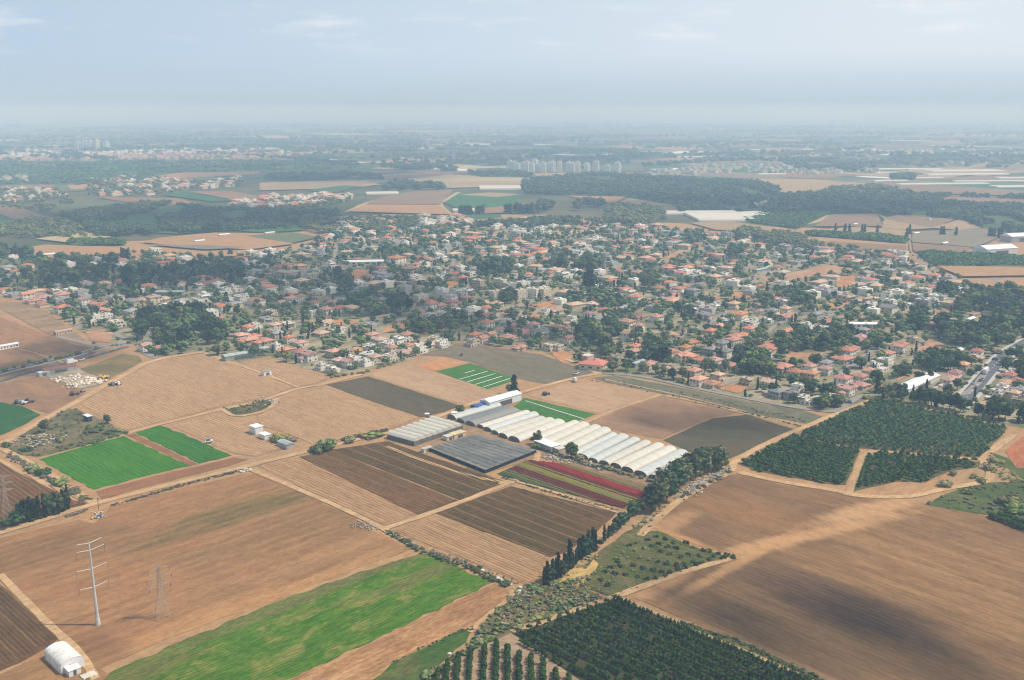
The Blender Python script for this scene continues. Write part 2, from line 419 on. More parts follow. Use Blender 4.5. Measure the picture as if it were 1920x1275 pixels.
TOWN = [(-260, 540), (0, 548), (85, 578), (180, 640), (262, 648), (292, 670), (382, 660), (450, 680), (505, 668), (622, 706), (692, 694), (760, 678), (785, 665), (862, 640), (1018, 660),
        (1115, 696), (1150, 702), (1280, 722), (1512, 766), (1565, 774), (1640, 748), (1760, 768), (1890, 798), (2150, 850), (2150, 580), (1900, 560), (1850, 545), (1745, 505), (1640, 470), (1540, 462), (1400, 440), (1250, 432),
        (1120, 412), (1000, 412), (880, 418), (700, 408), (640, 425), (560, 470), (440, 478), (300, 486), (100, 480), (-260, 500)]
sheet('town_ground', TOWN, m_town, 2, 1.5, 12)

# --- foreground fields (polygons traced on the photograph, laid out on the plain)
def fld(name, px, mat, layer=3, **k): return sheet(name, px, mat, layer, **k)
pw = lambda x, y: P(x, y)
def spot(x, y, L, W, ang, c, a): X, Y = P(x, y); return (X, Y, L, W, ang, c, a)
m_f1 = soil('left_ploughed_soil', [S(168, 122, 88), S(186, 142, 102), S(142, 112, 78)], ANG_A, (50, 5), .6, 45, .6, .3,
            spots=[spot(450, 960, 60, 16, ANG_A, S(112, 102, 62), .75), spot(60, 1040, 45, 20, ANG_A, S(128, 98, 72), .5), spot(300, 1190, 60, 8, ANG_A, S(196, 148, 104), .8), spot(560, 1100, 70, 7, ANG_A, S(198, 150, 106), .8),
                   spot(190, 1215, 18, 10, ANG_B, S(132, 94, 70), .6), spot(640, 1030, 45, 8, ANG_A, S(192, 146, 106), .6)],
            lines=(6, .25, S(190, 146, 106)), speck=(0.5, S(92, 92, 52), .66, .55))
fld('ploughed_field', [(-90, 1034), (0, 1009), (150, 975), (176, 983), (205, 951), (330, 919), (457, 889), (478, 888), (560, 922), (664, 970), (690, 991), (716, 1004), (772, 1029), (640, 1078), (478, 1140), (324, 1194), (222, 1240), (180, 1258), (150, 1228), (85, 1163), (0, 1074), (-50, 1036)], m_f1, jit=.9)
m_f2 = soil('patchy_green_crop', [S(80, 128, 22), S(112, 138, 50), S(176, 156, 96)], ANG_A, (9, 1.6), .9, 9, .62, .5, thr=(.48, .68), lines=(1.5, .45, S(48, 98, 30)),
            spots=[spot(600, 1110, 70, 5, ANG_A, S(132, 122, 80), .85), spot(460, 1165, 40, 6, ANG_A, S(134, 132, 78), .8), spot(800, 1075, 30, 6, ANG_A, S(138, 128, 80), .7), spot(330, 1215, 30, 8, ANG_A, S(120, 126, 66), .6), spot(250, 1270, 24, 8, ANG_A, S(138, 118, 76), .6)])
f2 = fld('green_crop_field', [(205, 1262), (341, 1203), (512, 1131), (650, 1083), (787, 1038), (815, 1040), (850, 1060), (924, 1093), (838, 1134), (685, 1209), (535, 1277), (430, 1330), (150, 1330), (178, 1288)], m_f2, jit=.9, step=2.2)
m_f3 = soil('harvested_strip_soil', [S(186, 138, 98), S(214, 168, 124), S(160, 114, 80)], ANG_A, (30, 1.4), .9, 20, .6, .45)
fld('harvested_strip', [(928, 1095), (958, 1109), (956, 1118), (900, 1160), (880, 1180), (790, 1225), (690, 1280), (600, 1330), (440, 1330), (540, 1278), (690, 1210), (840, 1136)], m_f3, jit=.4)
m_f4 = soil('rough_green_crop', [S(72, 104, 44), S(96, 116, 56), S(138, 122, 80)], ANG_A, (12, 1.6), .8, 14, .6, .5, thr=(.52, .7))
fld('rough_crop_field', [(668, 1310), (735, 1244), (800, 1213), (862, 1184), (888, 1178), (874, 1205), (800, 1262), (750, 1310)], m_f4, 4, jit=.8)
m_scrub = soil('scrub_soil', [S(116, 108, 72), S(146, 128, 96), S(86, 96, 54)], ANG_A, (16, 7), .8, 12, .8, .45)
fld('scrubland', [(868, 1222), (905, 1172), (958, 1113), (985, 1096), (1015, 1098), (1080, 1080), (1130, 1030), (1165, 1005), (1205, 985), (1200, 1005), (1120, 1075), (1095, 1100), (1132, 1122), (1155, 1117), (1040, 1160), (960, 1185), (880, 1225), (830, 1262), (790, 1310), (740, 1310)], m_scrub, 4, jit=1.0)
m_grove = soil('weedy_grove_soil', [S(112, 110, 68), S(134, 120, 86), S(92, 102, 52)], ANG_B, (14, 6), .8, 14, .8, .45)
GROVE = [(1168, 1003), (1205, 999), (1232, 996), (1301, 1026), (1374, 1047), (1300, 1064), (1180, 1110), (1140, 1118), (1105, 1105), (1094, 1092), (1120, 1060)]
fld('young_grove', GROVE, m_grove, 5, jit=.7)
m_f5 = soil('right_fallow_soil', [S(148, 112, 80), S(172, 133, 96), S(124, 96, 72)], ANG_B - .06, (70, 4.5), .85, 60, .75, .25,
            spots=[spot(1500, 1008, 75, 7, ANG_A - .35, S(206, 160, 118), .95), spot(1640, 955, 50, 9, ANG_A - .3, S(208, 164, 124), .95), spot(1390, 1052, 60, 4, ANG_A, S(204, 158, 114), .9), spot(1230, 1100, 45, 6, ANG_A, S(198, 152, 112), .9),
                   spot(1250, 985, 30, 8, ANG_A, S(196, 152, 112), .8), spot(1270, 1010, 36, 5, ANG_B, S(204, 152, 106), .9), spot(1450, 1240, 60, 6, ANG_B, S(184, 146, 112), .7), spot(1400, 960, 40, 20, ANG_B, S(168, 122, 84), .6),
                   spot(1560, 1130, 45, 20, ANG_B, S(104, 82, 70), .75), spot(1330, 1150, 30, 8, ANG_B, S(118, 92, 74), .6)],  # dark spots: painted cloud shade together with darker soil
            lines=(2.6, .2, S(188, 146, 108)))
fld('fallow_field', [(1212, 987), (1267, 942), (1366, 891), (1384, 889), (1465, 909), (1574, 924), (1600, 933), (1665, 928), (1727, 944), (1853, 969), (1925, 1000), (2150, 1110), (2150, 1420), (1720, 1345), (1553, 1277), (1460, 1230), (1382, 1197), (1280, 1161), (1180, 1118), (1301, 1068), (1390, 1047), (1301, 1021), (1250, 1001)], m_f5, jit=.8)

sheet('yard_ground', [(-80, 1300), (40, 1246), (96, 1213), (114, 1197), (150, 1232), (190, 1256), (206, 1266), (178, 1290), (150, 1335), (-80, 1335)], m_f1, 3, .8, 4)
# --- bedded fields with real ridges
m_bed_tan = soil('bed_soil', [S(192, 148, 112), S(204, 162, 126)], ANG_B, (18, 1), .7, 30, .4, .3)
m_bed_pale = soil('bed_soil_pale', [S(208, 170, 134), S(200, 160, 124)], ANG_B, (18, 1), .7, 30, .4, .3)
m_bed_red = soil('bed_soil_red', [S(150, 104, 74), S(168, 118, 84), S(120, 96, 62)], ANG_B, (24, 1), .7, 24, .7, .4)
m_bed_olive = soil('bed_soil_olive', [S(112, 90, 58), S(132, 104, 70), S(92, 84, 50)], ANG_B, (24, 1), .7, 24, .7, .4)
m_furrow = soil('furrow_soil', [S(186, 148, 114), S(170, 132, 100)], ANG_B, (18, 1), .7, 40, .5, .3)
m_bed_ochre = soil('bed_soil_ochre', [S(146, 114, 80), S(134, 108, 76)], ANG_B, (18, 1), .7, 30, .5, .3)
m_furrow2 = soil('furrow_soil_dark', [S(116, 84, 58), S(132, 96, 66), S(98, 80, 52)], ANG_B, (18, 1), .7, 40, .6, .3)
def beds(px, base, mats, pick=None, sp=2.0, wid=1.1, hgt=.28, dirv=DB, **k):
    o = fld('bedded_field', px, base, 3, jit=.35)
    rows('soil_bed', px, dirv, sp, wid, hgt, mats, o, pick=pick, z0=o['zz'] + .004, **k); return o
pk = lambda n, a=1: (lambda k: a if k % n == 0 else 0)
F6 = [(482, 874), (600, 848), (724, 828), (952, 905), (822, 956), (721, 986), (600, 930)]
F6a = [(482, 874), (560, 858), (782, 967), (721, 986), (600, 930)]
F6b = [(561, 857), (618, 845), (862, 940), (783, 966)]
F6c = [(620, 844), (724, 828), (952, 905), (864, 939)]
beds(F6a, m_furrow, [m_bed_tan, m_bed_pale], pk(5), 2.0)
beds(F6b, m_furrow2, [m_bed_red, m_bed_ochre], pk(3), 2.0)
beds(F6c, m_furrow2, [m_bed_olive, m_bed_ochre], pk(4), 2.0)
F7a = [(732, 994), (815, 964), (1030, 1046), (1020, 1072), (1014, 1092), (984, 1096), (905, 1062)]
F7b = [(817, 963), (958, 912), (1156, 962), (1122, 995), (1062, 1036), (1032, 1045)]
beds(F7a, m_furrow, [m_bed_tan, m_bed_pale], pk(4), 1.7, .95)
beds(F7b, m_furrow2, [m_bed_olive, m_bed_ochre], pk(4), 1.7, .95)
F11 = [(150, 757), (210, 719), (285, 679), (382, 663), (470, 694), (555, 727), (515, 743), (420, 762), (300, 794), (237, 809), (195, 788)]
m_bed_far = soil('bed_soil_far', [S(204, 164, 128), S(214, 176, 138), S(190, 152, 118)], ANG_B, (30, 2), .7, 50, .5, .2)
beds(F11, m_furrow, [m_bed_far, m_bed_pale], pk(8), 2.2, 1.3, .22)
beds([(447, 685), (505, 673), (560, 690), (617, 711), (596, 720), (562, 726)], m_furrow, [m_bed_far, m_bed_pale], pk(9), 2.4, 1.4, .2)
beds([(480, 779), (512, 766), (537, 747), (604, 726), (700, 756), (790, 784), (730, 808), (635, 828), (590, 834), (545, 816), (489, 798)], m_furrow, [m_bed_far, m_bed_pale], pk(7), 2.2, 1.3, .22)
beds([(318, 797), (414, 774), (468, 803), (545, 840), (480, 857), (442, 852), (380, 825)], m_furrow, [m_bed_far, m_bed_pale], pk(6), 2.1, 1.2, .22)
beds([(-60, 850), (0, 864), (60, 897), (148, 936), (164, 946), (130, 953), (30, 984), (0, 990), (-60, 1000)], m_furrow2, [m_bed_red, m_bed_ochre], pk(3), 2.3, 1.2, .32)
m_bed_dark = soil('bed_soil_dark', [S(118, 88, 66), S(134, 102, 76), S(104, 90, 62)], ANG_B, (24, 1), .7, 24, .6, .35)
beds([(-60, 1050), (0, 1096), (60, 1150), (112, 1196), (95, 1210), (40, 1242), (-60, 1284)], m_furrow2, [m_bed_dark, m_bed_ochre], pk(5), 1.5, .85, .28)
m_dk = soil('dark_olive_soil', [S(104, 92, 74), S(116, 102, 80), S(92, 92, 68)], ANG_B, (50, 3), .7, 40, .6, .25)
fld('dark_fallow_field', [(611, 722), (690, 706), (760, 728), (873, 764), (790, 783), (700, 754)], m_dk, jit=.4)
m_tan2 = soil('dry_tan_soil', [S(192, 156, 126), S(202, 168, 138), S(178, 142, 114)], ANG_B, (60, 3), .7, 50, .5, .2, lines=(5, .3, S(198, 160, 126)))
fld('dry_field', [(693, 704), (760, 681), (811, 698), (880, 719), (947, 741), (878, 762), (790, 735)], m_tan2, jit=.4)
fld('dry_field', [(990, 742), (1062, 720), (1110, 716), (1232, 738), (1125, 775), (1060, 760)], m_tan2, jit=.4)
m_brn3 = soil('reddish_brown_soil', [S(168, 130, 104), S(180, 142, 116), S(148, 120, 98)], ANG_B, (60, 3), .7, 40, .6, .2, lines=(6, .35, S(178, 138, 110)))
fld('brown_field', [(1096, 796), (1240, 743), (1330, 764), (1382, 774), (1330, 784), (1240, 824)], m_brn3, jit=.4)
fld('dark_fallow_field', [(1243, 826), (1335, 785), (1400, 778), (1490, 806), (1440, 834), (1366, 861), (1290, 847)], m_dk, jit=.4)
fld('brown_field', [(1245, 742), (1265, 739), (1500, 797), (1488, 803), (1385, 773)], m_tan2, jit=.3)
fld('orange_plot', [(781, 686), (833, 671), (871, 680), (815, 696)], soil('orange_soil', [S(208, 146, 102), S(214, 160, 118)], ANG_B, (40, 4), .7, 30, .4, .2), jit=.3)
m_gp = soil('green_plot_crop', [S(72, 122, 52), S(86, 134, 60), S(98, 134, 66)], ANG_A, (18, 1.6), .8, 16, .5, .4)
gp = fld('striped_green_plot', [(817, 697), (881, 681), (972, 711), (915, 730)], m_gp, jit=.3)
m_film = plain('plastic_film', S(222, 220, 212), .45, .4, .08)
for k in range(5):                                                   # white plastic between the beds
    a0 = (905 + k * 0, 0)
    t = .30 + .15 * k
    p = (817 + (915 - 817) * t, 697 + (730 - 697) * t); q = (881 + (972 - 881) * t, 681 + (711 - 681) * t)
    strip('plastic_strip', [p, (p[0] * .5 + q[0] * .5, p[1] * .5 + q[1] * .5), (p[0] * .12 + q[0] * .88, p[1] * .12 + q[1] * .88)] if k > 0 else [(p[0] * .6 + q[0] * .4, p[1] * .6 + q[1] * .4), (p[0] * .3 + q[0] * .7, p[1] * .3 + q[1] * .7)], .8, m_film, 5, jit=.1, parent=gp)
gp2 = fld('green_rectangle_plot', [(961, 764), (983, 746), (1118, 777), (1072, 794), (1000, 776)], m_gp, jit=.3)
strip('plastic_strip', [(985, 752), (1094, 786)], .7, m_film, 5, jit=.1, parent=gp2)
m_gb = soil('bright_green_crop', [S(74, 132, 34), S(86, 146, 40), S(70, 118, 34)], ANG_B, (40, 2.0), .8, 40, .4, .35, lines=(2.4, .5, S(38, 94, 30)))
fld('bright_green_field', [(73, 862), (150, 840), (232, 818), (356, 874), (270, 894), (176, 919)], m_gb, jit=.7, step=2.2)
m_gb2 = soil('deep_green_crop', [S(66, 124, 40), S(78, 136, 46), S(60, 108, 38)], ANG_B, (40, 1.6), .8, 40, .4, .35, lines=(2.4, .4, S(36, 84, 34)))
fld('deep_green_field', [(254, 812), (300, 798), (340, 812), (434, 855), (374, 870)], m_gb2, jit=.7, step=2.2)
fld('green_corner_field', [(-70, 746), (0, 754), (40, 762), (77, 778), (40, 800), (0, 817), (-70, 838)], soil('green_corner_crop', [S(52, 98, 52), S(62, 108, 54), S(100, 120, 74)], ANG_A, (20, 3), .7, 26, .6, .3, thr=(.54, .7)), jit=.5)
m_rb = soil('bare_red_soil', [S(158, 110, 82), S(172, 124, 92), S(140, 98, 72)], ANG_A, (40, 3), .7, 30, .5, .25)
fld('bare_strip', [(238, 817), (251, 813), (371, 871), (357, 874)], m_rb, jit=.3)
fld('bare_strip', [(180, 922), (270, 898), (358, 877), (376, 873), (438, 858), (466, 862), (430, 874), (250, 920), (192, 938)], m_rb, jit=.4)
m_lb = soil('left_brown_soil', [S(166, 126, 98), S(182, 140, 108), S(144, 114, 92)], ANG_B, (70, 8), .7, 60, .7, .2, spots=[spot(130, 655, 60, 16, ANG_B, S(110, 88, 76), .6), spot(30, 690, 60, 20, ANG_A, S(112, 92, 82), .6), spot(60, 625, 60, 20, ANG_A, S(182, 132, 96), .6)])  # the dark spots paint cloud shade into the soil colour
fld('brown_field', [(-90, 585), (0, 594), (60, 617), (140, 646), (177, 655), (181, 662), (120, 681), (0, 708), (-90, 722)], m_lb, jit=.5)
fld('brown_field', [(-90, 724), (0, 720), (70, 706), (130, 717), (158, 741), (90, 776), (70, 769), (0, 752), (-90, 742)], m_lb, jit=.5)
fld('grass_plot', [(150, 692), (230, 664), (262, 668), (268, 678), (205, 711), (172, 704)], soil('dry_grass', [S(142, 122, 84), S(158, 136, 94), S(116, 110, 70)], ANG_A, (20, 8), .7, 18, .7, .35), jit=.5)
m_rough = soil('rough_ground', [S(150, 134, 104), S(128, 118, 90), S(98, 102, 66)], ANG_A, (14, 6), .8, 12, .8, .45)
fld('rough_patch', [(62, 800), (125, 766), (147, 768), (200, 792), (233, 811), (150, 838), (70, 858), (15, 848), (20, 835)], m_rough, 4, jit=.8)
fld('oval_scrub', [(419, 766), (460, 757), (500, 749), (514, 752), (502, 766), (470, 775), (440, 779), (422, 776)], m_scrub, 4, jit=.4)
m_verge = soil('grey_verge_soil', [S(138, 130, 112), S(122, 118, 98), S(108, 112, 88)], ANG_B, (60, 5), .8, 26, .7, .35)
fld('fallow_verge', [(1112, 709), (1150, 704), (1280, 728), (1400, 752), (1505, 770), (1543, 782), (1512, 795), (1400, 774), (1280, 746), (1140, 718)], m_verge, 4, jit=.5)
fld('grey_fallow_field', [(787, 667), (820, 655), (862, 643), (950, 655), (1016, 665), (1060, 681), (1110, 699), (1080, 711), (1030, 722), (975, 711), (880, 679), (836, 669)], soil('grey_fallow', [S(136, 122, 106), S(148, 132, 114), S(120, 112, 94)], ANG_B, (60, 6), .7, 40, .6, .3, speck=(.4, S(90, 94, 66), .6, .5)), jit=.6)
m_farm = soil('farmyard_soil', [S(186, 150, 118), S(170, 138, 112), S(140, 122, 100)], ANG_A, (20, 8), .7, 18, .6, .4)
m_dgreen = soil('rank_grass', [S(96, 108, 66), S(116, 118, 78), S(80, 100, 56)], ANG_B, (20, 8), .8, 18, .7, .4)
fld('weedy_meadow', [(1732, 946), (1800, 916), (1860, 906), (1930, 902), (2100, 930), (2100, 1060), (1925, 990), (1850, 966), (1790, 957)], m_dgreen, 4, jit=.8)
fld('weedy_meadow', [(1856, 848), (1880, 872), (1925, 905), (2050, 930), (2050, 905), (1925, 878), (1890, 860)], m_dgreen, 4, jit=.8)
m_red = soil('red_earth', [S(196, 122, 88), S(208, 144, 106), S(176, 108, 80)], ANG_A, (18, 6), .7, 14, .6, .4)
fld('red_earth_mound', [(1884, 846), (1918, 820), (1990, 826), (2000, 884), (1906, 878)], m_red, 5, jit=.6)
m_gold = soil('golden_dirt', [S(216, 182, 122), S(206, 160, 106)], ANG_A, (12, 5), .7, 10, .6, .4)
fld('golden_dirt_patch', [(1050, 1090), (1072, 1065), (1100, 1068), (1112, 1050), (1122, 1058), (1098, 1092), (1084, 1102)], m_gold, 5, jit=.8)
m_od = soil('orchard_dirt', [S(186, 160, 136), S(170, 140, 114)], 0.0, (14, 4), .7, 10, .5, .35)
fld('orchard_floor', [(905, 1212), (958, 1188), (1090, 1278), (1150, 1330), (760, 1330), (842, 1242)], m_od, 5, jit=.5)
m_od2 = soil('shaded_orchard_dirt', [S(86, 80, 58), S(76, 76, 50), S(64, 74, 42)], ANG_B, (14, 2), .7, 10, .6, .35)  # tree shade and weed green put into the floor colour
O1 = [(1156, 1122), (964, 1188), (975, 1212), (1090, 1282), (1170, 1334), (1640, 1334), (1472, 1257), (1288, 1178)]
O3 = [(1500, 815), (1645, 751), (1760, 773), (1890, 803), (1840, 858), (1740, 851), (1655, 844), (1610, 841)]
O4 = [(1386, 871), (1486, 817), (1612, 845), (1586, 910), (1553, 908), (1424, 885)]
O5 = [(1624, 858), (1652, 849), (1740, 857), (1838, 867), (1836, 876), (1780, 884), (1735, 905), (1680, 903), (1600, 922)]
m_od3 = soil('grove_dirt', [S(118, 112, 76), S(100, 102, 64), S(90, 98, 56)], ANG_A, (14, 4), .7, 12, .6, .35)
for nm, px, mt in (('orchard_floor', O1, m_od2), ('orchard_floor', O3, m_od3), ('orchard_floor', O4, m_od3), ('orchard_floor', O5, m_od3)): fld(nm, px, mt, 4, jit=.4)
verge_px = [(1280, 1166), (1382, 1200), (1460, 1234), (1553, 1280)]
# --- the flower field: beds of cut flowers, band after band
m_flw = {c: leaf('flower_' + c, a, b, 0, .05) for c, a, b in (('red', S(136, 36, 30), S(160, 56, 44)), ('maroon', S(84, 36, 28), S(108, 48, 36)), ('gold', S(112, 108, 46), S(134, 126, 60)), ('green', S(62, 78, 40), S(84, 96, 50)), ('brown', S(134, 106, 74), S(150, 124, 84)), ('moss', S(98, 98, 54), S(118, 112, 66)))}
FF = [(932, 889), (988, 863), (1060, 870), (1222, 912), (1206, 935), (1170, 955), (1080, 930), (985, 906)]
ff = fld('flower_field', FF, soil('flower_soil', [S(110, 92, 58), S(96, 88, 50)], ANG_B, (18, 2), .7, 20, .5, .3), jit=.3)
cols = ['brown', 'moss', 'red', 'maroon', 'gold', 'green']
polyw = [P(*p) for p in FF]
nB = Vector((-DB.y, DB.x)); pr = [Vector(p).dot(nB) for p in polyw]; lo, hi = min(pr), max(pr)
near_low = Vector(P(985, 906)).dot(nB) < Vector(P(1060, 870)).dot(nB)
def band(k, n):
    t = k / max(1, n - 1) + random.uniform(-.035, .035); t = t if near_low else 1 - t          # 0 at the near edge
    for lim, c in ((.10, 'green'), (.16, 'moss'), (.34, 'maroon'), (.52, 'gold'), (.64, 'maroon'), (.78, 'red'), (.84, 'moss'), (1.1, 'brown')):
        if t < lim: return cols.index(c)
nrow = int((hi - lo) / 1.15)
rows('flower_bed', FF, DB, 1.15, 1.0, .55, [m_flw[c] for c in cols], ff, inset=.6, seg=2.2, pick=lambda k: band(k, nrow), wob=.22, z0=ff['zz'] + .004)

# --- tracks, lanes and roads
m_track = soil('packed_track', [S(222, 184, 144), S(204, 164, 126), S(190, 154, 120)], ANG_A, (20, 2), .7, 20, .5, .3)
m_asph = plain('asphalt', S(100, 100, 102, .9), .85, .2, .12, .5)
m_asph2 = plain('pale_asphalt', S(150, 142, 130, .9), .85, .2, .10, .5)
m_pave = plain('concrete_pavement', S(188, 182, 172, .9), .8, .2, .08, .8)
m_line = plain('road_paint', S(225, 225, 220), .6, .3, .05)
def track(px, wd, mat=None, layer=6): return strip('dirt_track', px, wd, mat or m_track, layer, .35)
track([(-60, 1020), (0, 1000), (95, 972), (180, 944), (300, 915), (455, 877), (580, 846), (640, 832), (724, 812), (790, 795), (850, 770), (905, 750), (975, 738), (1070, 710), (1130, 700)], 4.2)
track([(471, 882), (560, 918), (664, 964), (724, 995), (775, 1024)], 3.2)
track([(724, 991), (818, 960), (955, 907), (985, 893), (1012, 856), (1000, 842)], 3.6)
track([(0, 835), (60, 800), (130, 762), (200, 722), (240, 700), (285, 675), (382, 660)], 5.0)
track([(0, 840), (40, 860), (90, 888), (150, 930), (180, 945)], 4.0)
track([(-30, 850), (60, 896), (150, 940)], 3.0)
track([(237, 813), (300, 796), (416, 768), (470, 757), (512, 745), (560, 728), (604, 722), (680, 702)], 4.0)
track([(416, 768), (440, 783), (490, 774), (512, 762), (520, 748)], 3.2)
track([(382, 662), (440, 682), (510, 707), (560, 727)], 2.6)
track([(1200, 1005), (1215, 990), (1270, 940), (1330, 905), (1375, 884), (1372, 868), (1430, 835), (1500, 805), (1560, 780), (1640, 748)], 4.0)
track([(1384, 886), (1465, 905), (1574, 921), (1597, 930), (1700, 935), (1780, 915), (1850, 905), (1860, 890), (1840, 862), (1860, 845), (1900, 815)], 4.2)
track([(1592, 925), (1605, 890), (1618, 850), (1650, 846), (1740, 856), (1840, 862)], 3.2)
track([(1093, 795), (1150, 770), (1237, 741)], 3.2)
track([(1237, 741), (1320, 757), (1400, 777), (1500, 800)], 2.2)
track([(725, 838), (800, 868), (905, 900), (955, 905)], 2.6)
track([(935, 908), (960, 900), (1060, 930), (1160, 962)], 2.0)
track([(960, 1186), (1040, 1158), (1156, 1119), (1290, 1070), (1385, 1045)], 3.4)
track([(1156, 1120), (1290, 1176), (1475, 1256), (1560, 1295)], 2.2)
track([(958, 1108), (962, 1118), (900, 1166), (880, 1186)], 2.0)
track([(0, 1078), (85, 1166), (150, 1225), (180, 1275)], 3.0)
track([(35, 655), (60, 660), (140, 688)], 1.8)
track([(30, 570), (85, 590), (110, 628), (175, 650)], 5.0)
track([(110, 630), (170, 618), (190, 617), (215, 628)], 3.0)
track([(1060, 672), (1095, 690), (1125, 702)], 4.0)
track([(0, 0)] and [(1135, 712), (1290, 745), (1400, 773)], 1.6)
def road(px, wd, mat, pave=2.0, dashed=True, name='road'):
    strip(name, px, wd, mat, 7, 0)
    if pave:
        for sgn in (1, -1): strip('pavement', px, pave, m_pave, 7, 0, dz=.13, off=sgn * (wd / 2 + pave / 2 + .02))
    if dashed:
        pts = [Vector(P(*p)) for p in px]; d = 0
        for a, b in zip(pts, pts[1:]):
            L = (b - a).length; t = 0
            while t + 3 < L:
                p, q = a.lerp(b, t / L), a.lerp(b, (t + 3) / L)
                strip('road_marking', [p, q], .25, m_line, 8, 0, world=True); t += 9
road([(-60, 722), (0, 700), (60, 686), (120, 673), (165, 660), (200, 650), (230, 646), (258, 644)], 5.2, m_asph, .9, True)
road([(-60, 738), (0, 715), (60, 697), (125, 681), (180, 667), (215, 657), (240, 650)], 4.4, m_asph, 0, True)
road([(110, 632), (150, 641), (180, 648), (200, 652)], 5.5, m_asph2, 0, False)
road([(258, 644), (270, 662), (292, 672)], 5.0, m_asph2, 0, False)
road([(1795, 765), (1822, 735), (1850, 702), (1878, 671), (1905, 652), (1960, 622)], 9.0, m_asph, 2.4, True)
road([(1130, 700), (1200, 705), (1280, 724), (1400, 748), (1512, 769), (1565, 772)], 4.4, m_asph2, 0, False, 'lane')
lane = lambda px, wd=5.0, m=None: strip('lane', px, wd, m or m_asph2, 7, .1)
T8 = lambda *pts: Z4(1200, 440, 3.983, pts); T7 = lambda *pts: Z4(800, 400, 3.983, pts); T6 = lambda *pts: Z4(400, 400, 3.983, pts); T5 = lambda *pts: Z4(0, 400, 3.983, pts); T9 = lambda *pts: Z4(1520, 520, 4.8, pts); TU = lambda *pts: Z4(1520, 400, 4.8, pts)
LANES = [T8((160, 840), (300, 770), (420, 710), (510, 670), (670, 570)), T8((700, 900), (760, 870), (850, 800), (930, 740), (1000, 690), (1160, 600)), T8((1470, 1060), (1560, 990), (1660, 930), (1760, 840), (1800, 790)),
         T8((1380, 620), (1480, 585), (1560, 535), (1680, 480)), T8((830, 330), (1000, 290), (1180, 240), (1380, 190), (1330, 145), (1270, 115)), T8((820, 330), (850, 370), (1000, 370), (1300, 330), (1560, 280), (1750, 245), (1740, 210), (1690, 170)),
         T6((895, 375), (910, 310), (930, 258)), T6((580, 310), (620, 270), (660, 235)), T6((670, 450), (720, 400), (740, 380)), T7((600, 745), (720, 690), (830, 650), (990, 630)), T7((560, 300), (620, 330), (680, 400)),
         T7((1690, 770), (1760, 740), (1850, 705)), T9((1350, 1060), (1440, 1030), (1560, 880)), TU((870, 190), (872, 350), (1000, 430), (1100, 500), (1200, 560)), TU((1620, 560), (1690, 620), (1760, 690), (1640, 735)), T9((90, 1205), (240, 1210), (380, 1110), (470, 1060), (760, 1060)),
         T5((870, 890), (880, 930), (1100, 950)), T8((540, 1165), (640, 1110), (760, 1080))]
for q in LANES: lane(q, 4.6)
m_orange = soil('orange_yard_soil', [S(204, 146, 104), S(214, 164, 124), S(186, 128, 92)], ANG_A, (24, 8), .7, 16, .6, .3)
m_pinkish = soil('pinkish_soil', [S(196, 150, 120), S(206, 166, 138), S(180, 136, 110)], ANG_A, (24, 8), .7, 20, .6, .3)
BARE = [T8((1040, 925), (1120, 882), (1370, 888), (1330, 955), (1240, 975), (1130, 972)), T8((1310, 545), (1400, 512), (1590, 508), (1500, 555)), T8((580, 460), (640, 428), (760, 432), (900, 488), (700, 465)), T8((1080, 295), (1400, 228), (1640, 255), (1620, 272), (1300, 318), (1100, 348)), T8((1440, 322), (1640, 302), (1600, 378), (1480, 402)),
        T8((560, 1150), (720, 1118), (820, 1132), (740, 1190)), T9((960, 660), (1080, 562), (1200, 615), (1240, 685), (1050, 690)), T6((1005, 490), (1080, 412), (1150, 432), (1140, 480), (1020, 550)), T7((700, 762), (860, 752), (830, 808), (760, 790)), T7((990, 1062), (1110, 1040), (1080, 1088), (990, 1090)), T7((790, 690), (990, 642), (970, 692), (860, 712)),
        T7((930, 1020), (1060, 1040), (1030, 1130), (940, 1060)), T7((1230, 300), (1240, 200), (1040, 210)), T8((220, 160), (360, 110), (330, 150), (100, 210)), T8((620, 75), (840, 80), (700, 130)), T8((840, 300), (1060, 330), (980, 370)), T9((1120, 300), (1300, 298), (1260, 330), (1150, 348)), T9((780, 940), (1000, 830), (1010, 750), (960, 760), (985, 830), (770, 920)), TU((690, 570), (840, 520), (980, 545), (760, 585)), T6((1720, 500), (1890, 510), (1740, 570)), T6((1300, 840), (1450, 815), (1440, 860), (1250, 900)), T6((1490, 740), (1560, 710), (1580, 755)), T6((690, 820), (1000, 790), (1110, 820), (800, 850)),
        [(-20, 568), (60, 566), (110, 600), (180, 655), (100, 632)], [(160, 622), (195, 617), (212, 630), (205, 643), (170, 640)]]
for i, q in enumerate(BARE): sheet('bare_lot', q, m_farm if q[0][0] < -10 else m_orange if i % 3 else m_pinkish, 6, .5, 5)
sheet('farmyard', [(720, 826), (800, 800), (855, 778), (960, 738), (985, 745), (1000, 790), (1080, 850), (1200, 895), (1230, 905), (1215, 915), (1060, 868), (1010, 858), (905, 890), (800, 842)], m_farm, 2, .5, 5)
sheet('construction_yard', [(74, 702), (110, 692), (140, 687), (160, 700), (195, 710), (182, 724), (152, 730), (112, 715)], soil('rubble_ground', [S(208, 190, 166), S(190, 168, 146), S(160, 148, 134)], ANG_A, (6, 4), .8, 6, .8, .4), 6, .4, 4)
sheet('gravel_verge', [(1262, 935), (1300, 905), (1355, 880), (1368, 872), (1372, 884), (1330, 902), (1276, 936)], soil('gravel', [S(186, 172, 150), S(150, 138, 118), S(122, 118, 92)], ANG_A, (4, 3), .9, 5, .8, .5), 6, .3, 4)
verge = sheet('scrub_verge', [(1282, 1168), (1384, 1201), (1460, 1235), (1553, 1282), (1545, 1283), (1450, 1242), (1380, 1212), (1290, 1178)], m_scrub, 7, .4, 5)

